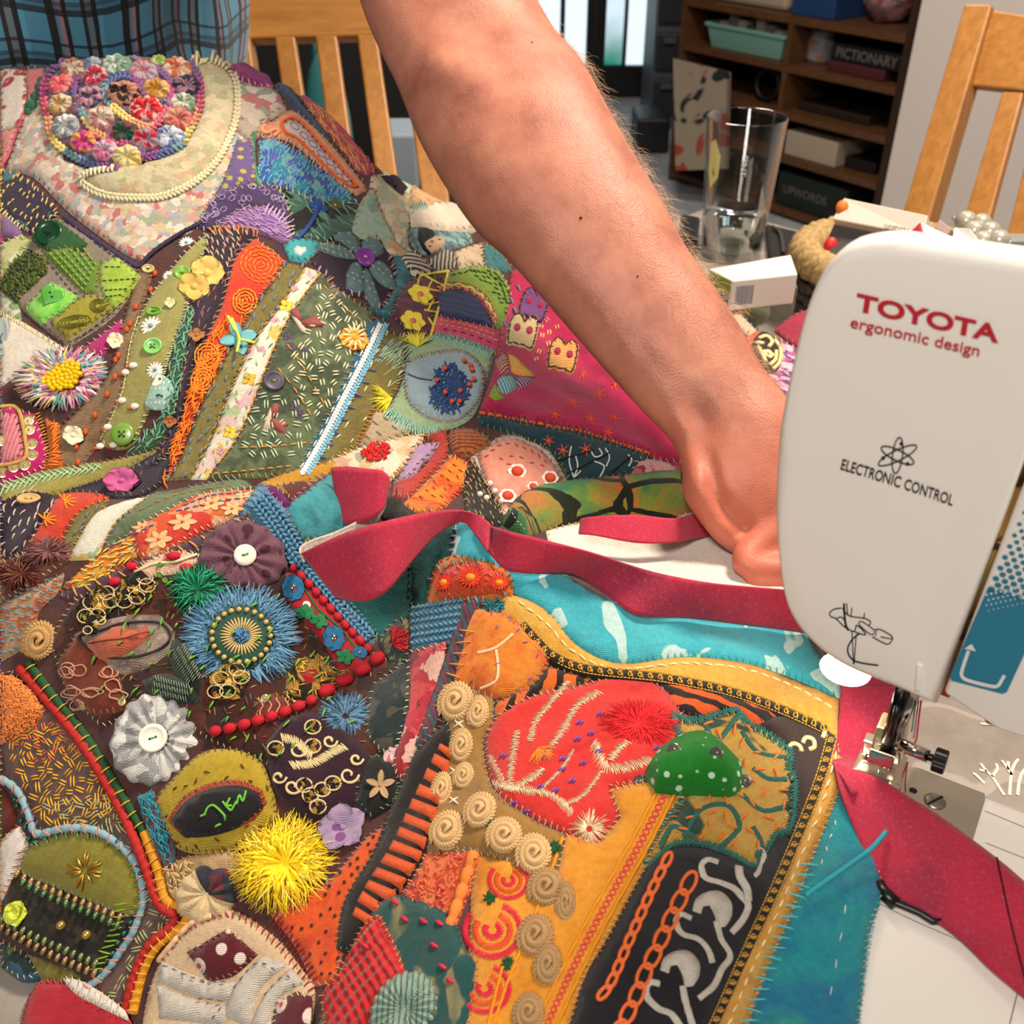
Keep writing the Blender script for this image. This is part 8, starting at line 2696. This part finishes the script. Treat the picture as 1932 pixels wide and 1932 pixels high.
for(x,y,rx,ry,m)in((862,1326,36,40,mro),(903,1345,22,34,mro),(872,1408,24,34,mro),(876,1465,22,27,mro),(835,1490,22,34,mro),(908,1531,34,36,mro),(846,1568,36,38,mro),(953,1577,35,34,mro),(1008,1612,34,38,mro),(1032,1676,36,38,mro2),(1068,1705,20,42,mro2),(1012,1768,36,42,mro2),(1035,1822,28,40,mro2),(1000,1912,32,36,mro2)):
 rosette(x,y,rx,m,ry)
stitches([q for x,y in((866,1366),(892,1362),(858,1455),(856,1510))for q in((x-9,y-7,x+9,y+7),(x-9,y+6,x+9,y-6))],4,T('e2d8bc'))
kb=[(770,1142),(880,1124),(876,1190),(868,1204),(776,1228)]
o=patch('blue_knit',kb,F_('40708c','knit',c2='6a98ae',s=55))
stitches([q for k in range(6)for q in along([(776,1150+k*13),(872,1134+k*13)],9,12,30 if k%2 else-30)],7.5,T('5484a0'),o,arch=.8)
patch('red_floral_strip',[(770,1228),(842,1208),(830,1290),(800,1372),(760,1470),(742,1440),(764,1330)],F_('b02a3c','floral',cols=['d9b8a8','8f1c2c','c23a4a','5a2a2c','c94a50'],s=80))
rb3=[(872,1132),(908,1124),(884,1184),(862,1262),(834,1334),(804,1394),(782,1404),(812,1312),(842,1232)]
o=patch('striped_ribbon',rb3,F_('2c5a58','stripe',cols=['4a2440','8a2a52','1c2a2c','6a3a50'],s=75,rot=-20),label='dark striped ribbon')
stitches(along([(884,1180),(862,1255),(836,1325),(806,1390)],22,30,80,12),3.4,T('dc9234'),o)
of3=[(804,1142),(818,1070),(846,1048),(890,1050),(940,1062),(970,1092),(966,1120),(930,1132),(870,1130)]
o=patch('orange_daisy_patch',of3,F_('d9741c','plain',c2='cc6414'),fray=2.5)
o2=patch('red_daisy_felt',[(822,1126),(832,1080),(850,1062),(890,1060),(934,1072),(960,1098),(952,1116),(900,1118)],F_('c43a1c','mottle',c2='d04a24',s=60),parent=o,puff=.003)
for(x,y,r)in((838,1100,22),(888,1090,26),(942,1100,20)):
 petals(x,y,r,16,T('cf3320'),.26,'stitched_daisy',o,tilt=.3,cup=.15,cr=.42,cmat=T('e08a1c'),ry=r*.8)
 stitches([(x+r*math.cos(a),y+r*.8*math.sin(a),x+r*1.5*math.cos(a),y+r*1.2*math.sin(a))for a in np.linspace(-2.8,-.3,6)],2.6,T('dc5a80'),o)
stitches(along([(808,1138),(870,1130),(930,1130),(964,1116)],14,15,80,12)+along([(820,1072),(890,1052),(940,1064)],15,12,80,12),4,T('5a9a98'),o)
tuft(930,1146,30,None,80,'teal_fringe',20,up=.4,thin=1.6,mats=[T('2c7a84'),T('1a5a64')])
ts=[(842,1358),(852,1396),(842,1462),(812,1564),(784,1640),(742,1686),(694,1744),(670,1796),(634,1788),(648,1700),(702,1606),(742,1510),(784,1416)]
o=patch('black_bound_strip',ts,F_('120e0c','plain',c2='1a1512'),label='orange and black barred strip')
for k in range(13):
 a,b=k/13,(k+.66)/13
 A=crom([(842,1400),(800,1500),(760,1590),(700,1680),(676,1730)],2)
 B=crom([(852,1412),(836,1480),(808,1570),(776,1640),(690,1745)],2)
 i0,i1=int(a*(len(A)-1)),int(b*(len(A)-1))
 j0,j1=int(a*(len(B)-1)),int(b*(len(B)-1))
 w=np.array([-12-10*math.sin(a*3.14),0])
 patch('orange_bar',[A[i0]+w,A[i1]+w,B[j1],B[j0]],F_('d8581c','plain',c2='c84a16'),smooth=False,parent=o,puff=.0008,step=6)
cs_=[(806,1606),(886,1604),(904,1640),(862,1744),(790,1740),(748,1700),(786,1640)]
o=patch('coral_textured_patch',cs_,F_('d2542f','floral',cols=['e07a4a','c2402c','b03038','dc6a3c'],s=160))
stitches(scatter(cs_,150,10,None,180),3.6,T('dc6a44'),o,arch=1.2)
cord([(898,1606),(884,1650),(868,1700),(852,1748)],24,T('dc7a34'),'orange_bead_cord',beads=33,label='orange wool cord tied into beads')
stitches(along([(898,1606),(884,1650),(868,1700),(852,1748)],33,26,80),4,T('4a4a2c'),lift=8)
tb_=[(700,1720),(724,1694),(766,1688),(850,1722),(880,1790),(902,1832),(876,1990),(590,1990),(604,1900),(640,1850)]
o=patch('teal_brocade',tb_,F_('0f4a48','brocade',c2='a8915a',cols=['1c5a56'],s=46,w=.58),puff=.003,label='teal brocade with gold outlines')
rk_=[(684,1746),(716,1724),(750,1790),(770,1850),(720,1880),(690,1990),(620,1990),(606,1880),(640,1830)]
patch('red_knit',rk_,F_('a81c20','knit',c2='c02a2c',s=70,rot=60),puff=.002)
stitches([(x-7,y-4,x+7,y+4)for x,y in((746,1702),(764,1734),(800,1738),(830,1742),(820,1784),(836,1824),(690,1785),(850,1850))],9,T('c02848'),o,name='pink_stitches')
yoyo(768,1905,78,F_('2f6a66','stripe',cols=['c9c9a8','1c3a3a','8ab0a4'],s=150,rough=.4),66,22,'gathered_rosette','metallic teal pleated rosette',h=16,deep=.1)
bvp=[(1216,1638),(1272,1596),(1334,1598),(1428,1636),(1464,1582),(1500,1576),(1476,1660),(1424,1760),(1364,1890),(1320,1990),(1052,1990),(1100,1850),(1150,1760)]
bo_=patch('black_velvet',bvp,F_('100f13','mottle',c2='1c1a22',s=30),label='black velvet with white scrolls and orange chains')
mws=F_('d9d2c6','plain',c2='b8b0a6')
for q,w in(([(1355,1629),(1335,1624),(1324,1636),(1332,1658),(1360,1667),(1385,1677),(1400,1692),(1412,1708),(1403,1733),(1381,1761)],14),([(1394,1634),(1397,1655),(1409,1677),(1412,1700)],17),([(1428,1600),(1442,1614),(1432,1645),(1424,1654)],11),([(1352,1738),(1361,1773),(1378,1804),(1362,1829),(1347,1860),(1319,1885)],13),([(1304,1735),(1285,1727),(1276,1742),(1288,1764),(1316,1773),(1335,1792),(1344,1817)],14),([(1288,1860),(1294,1891),(1307,1935)],14),([(1245,1858),(1226,1856),(1220,1879),(1242,1904),(1267,1915),(1285,1940)],15)):
 cord(q,w,mws,'white_scroll',bo_,flat=.16)
for(x,y)in((1347,1714),(1286,1826)):
 patch('white_medallion',[(x-40,y+2),(x-34,y-20),(x-12,y-34),(x+14,y-34),(x+33,y-14),(x+34,y+12),(x+22,y+32),(x+6,y+34),(x+2,y+12),(x-8,y-8),(x-20,y-6),(x-24,y+8)],mws,parent=bo_,puff=.0005)
for pts in([(1264,1612),(1230,1680),(1190,1770),(1150,1860),(1120,1890)],[(1308,1650),(1272,1720),(1240,1790),(1220,1830),(1196,1890),(1160,1960)]):
 g,wd=(30,7)if pts[0][0]<1300 else(42,12)
 for q in along(pts,g*.92,g*1.2,0):
  cx_,cy_=(q[0]+q[2])/2,(q[1]+q[3])/2
  cord(ell(cx_,cy_,g*.56,wd,math.degrees(math.atan2(q[3]-q[1],q[2]-q[0])),12),8,T('dc6a34'),'chain_link',bo_,closed=True,n=6)
mfp=[(1578,1384),(1586,1478),(1536,1600),(1486,1726),(1440,1840),(1390,1990),(1320,1990),(1366,1890),(1426,1760),(1478,1660),(1502,1590),(1540,1500),(1562,1440)]
o=patch('mustard_fringe',mfp,F_('cf9638','mottle',cols=['dba84c','bd8228'],s=50),fray=2,puff=.002,label='mustard frayed border beside the turquoise edge')
stitches(along([(1586,1478),(1536,1600),(1486,1726),(1440,1840),(1400,1960)],3.5,18,75,30),2,T('d8a040'),o)
stitches(along([(1572,1410),(1545,1510),(1505,1610),(1450,1740),(1400,1850),(1360,1950)],27,16,5,15,-8),4,T('eadcb0'),o)
lace([(1570,1388),(1548,1466),(1508,1570),(1456,1692),(1404,1806),(1336,1960)],18)
tqp=[(1586,1480),(1612,1508),(1650,1582),(1664,1680),(1640,1768),(1614,1990),(1390,1990),(1440,1840),(1488,1726),(1538,1598)]
o=patch('turquoise_edge',tqp,F_('12859c','mottle',cols=['1a949c','0f74a0','2a9c94'],s=18,fine=900),puff=.001,fray=1.5,label='turquoise cotton edge lying on the machine bed')
stitches(along([(1530,1622),(1500,1700),(1468,1780),(1440,1850),(1412,1930)],21,36,80,12),4,T('5fc0c4'),o)
stitches(along([(1598,1690),(1586,1770),(1566,1880)],52,17,0,5)+along([(1580,1540),(1560,1600),(1545,1640)],26,9,0,30),2.6,T('d6dcd4'),o)
stitches(along([(1664,1680),(1640,1768),(1614,1960)],4,14,80,35),1.6,T('2fa0b0'),o)
w,n_,sc=top(crom([(1518,1696),(1560,1670),(1610,1640),(1640,1620),(1664,1594)],6))
v,f=g_tube([Vector(p)+Vector((0,0,.002+.006*i/len(w)))for i,p in enumerate(w)],.0009,7)
MB().add(v,f).build('loose_thread',T('2fa4b4'),QUILT)
# ------- crimson binding strip
mcr=NT('crimson_cotton')
nz=mcr.noise(mcr.coord(),14.0,3.0,.6)
n2=mcr.noise(mcr.coord(),700.0,5.0,.8)
cc=mcr.ramp(nz.outputs[0],[(.35,'7a1236'),(.5,'a31838'),(.65,'b3193c')])
cc=mcr.mix(mcr.ramp(n2.outputs[0],[(.52,'000'),(.66,'909090')]),cc,'d2668a')
mcr.base(cc)
mcr.b.inputs['Roughness'].default_value=.85
mcr.b.inputs['Sheen Weight'].default_value=.15
mcr.bump(n2.outputs[0],.35,.0006)
m_cr=mcr.m
BS=empty('binding_strip',(0.03,.38,.1),'long crimson cotton binding strip looping over the fold and under the needle','binding strip')
def strip(name,rows,mat,th=.0009,n=10,label=None,step=14):
 R_=np.array([[*P(*r[:3]),*P(*r[3:])]for r in rows])
 S=crom(R_,.004)
 V,Fc=[],[]
 for s in S:
  a,b=Vector(s[:3]),Vector(s[3:])
  for k in range(n+1):
   V.append(a.lerp(b,k/n))
 for i in range(len(S)-1):
  for k in range(n):
   q=i*(n+1)+k
   Fc.append((q,q+1,q+n+2,q+n+1))
 o=mesh(name,V,Fc,mat,BS,True,label)
 m=o.modifiers.new('thickness','SOLIDIFY')
 m.thickness=th
 m.offset=0
 return o
def onq(x,y,up=.002):
 w,t=hit([(x,y)])
 l=float(samp(LG,w[:,0],w[:,1])[0])
 return float(t[0])-(up+l)*1.1
strip('flap',[(624,882,.505,640,985,.500),(655,880,.500,655,990,.496),(690,884,.494,690,984,.490),(722,888,.490,716,968,.488),(734,902,.492,726,955,.490),(736,918,.497,722,950,.496)],m_cr)
strip('loop',[(726,940,.500,728,955,.500),(700,968,.496,705,990,.498),(640,1000,.488,645,1020,.490),(590,1018,.476,592,1042,.478),(568,1030,.470,570,1050,.470),(566,1042,.462,574,1062,.464)],F_('d8cdc4','plain'))
strip('loop',[(568,1044,.462,636,1130,.464),(640,1010,.452,665,1134,.452),(700,990,.446,702,1132,.445),(760,975,.448,736,1110,.445),(810,966,.456,780,1056,.454),(850,962,.464,820,1012,.462),(876,964,.467,868,984,.470),(900,970,.470,890,1000,.470),(925,988,.468,920,1042,.460)],m_cr)
run=[(905,972,900,1000),(925,990,925,1045),(960,1002,955,1075),(1040,1022,1000,1082),(1120,1044,1080,1085),(1200,1070,1140,1118),(1260,1085,1200,1160),(1340,1100,1300,1166),(1420,1108,1400,1178),(1490,1114,1490,1190),(1530,1120,1530,1200),(1585,1150,1560,1236)]
strip('run',[(a,b,.478 if a<950 else.470-.00001*a,c,d,onq(c,d,.004))for a,b,c,d in run]+[(1670,1215,.450,1580,1268,.442),(1738,1298,.448,1588,1292,.445)],m_cr)
sw=[(1150,1130),(1200,1142),(1300,1152),(1400,1160)]
strip('far_strip',[(1092,1008,.535,1096,982,.54),(1120,1010,.53,1110,976,.535),(1200,1024,.525,1190,972,.53),(1270,1024,.535,1270,978,.537),(1310,1016,.55,1308,970,.55),(1350,1010,.56,1350,972,.56)],m_cr)
Tn=.412
strip('run',[(1588,1292,.445,1740,1300,.448),(1584,1340,.440,1722,1350,.440),(1578,1400,.428,1708,1400,.432),(1570,1432,.420,1706,1424,.430),(1577,1450,.408,1700,1444,.428),(1590,1468,.402,1690,1456,.424),(1608,1500,.397,1690,1478,.418)],m_cr)
strip('run',[(1572,1436,.410,1580,1440,.409),(1584,1490,.400,1608,1452,.407),(1606,1550,.394,1660,1470,.402),(1640,1630,.382,1712,1502,.397),(1668,1674,.3735,1770,1538,.391),(1740,1722,.3640,1836,1586,.383),(1810,1772,.3550,1898,1634,.375),(1870,1830,.3450,1950,1680,.368),(1932,1882,.3370,2005,1730,.360),(2010,1950,.3290,2080,1800,.349)],m_cr)
w=[P(*q)for q in((1880,1620,.376),(1905,1740,.3585),(1936,1860,.339))]
v,f=g_tube([p+Vector((0,0,.0008))for p in w],.0003,5)
MB().add(v,f).build('seam_line',T('4a0c24'),BS)
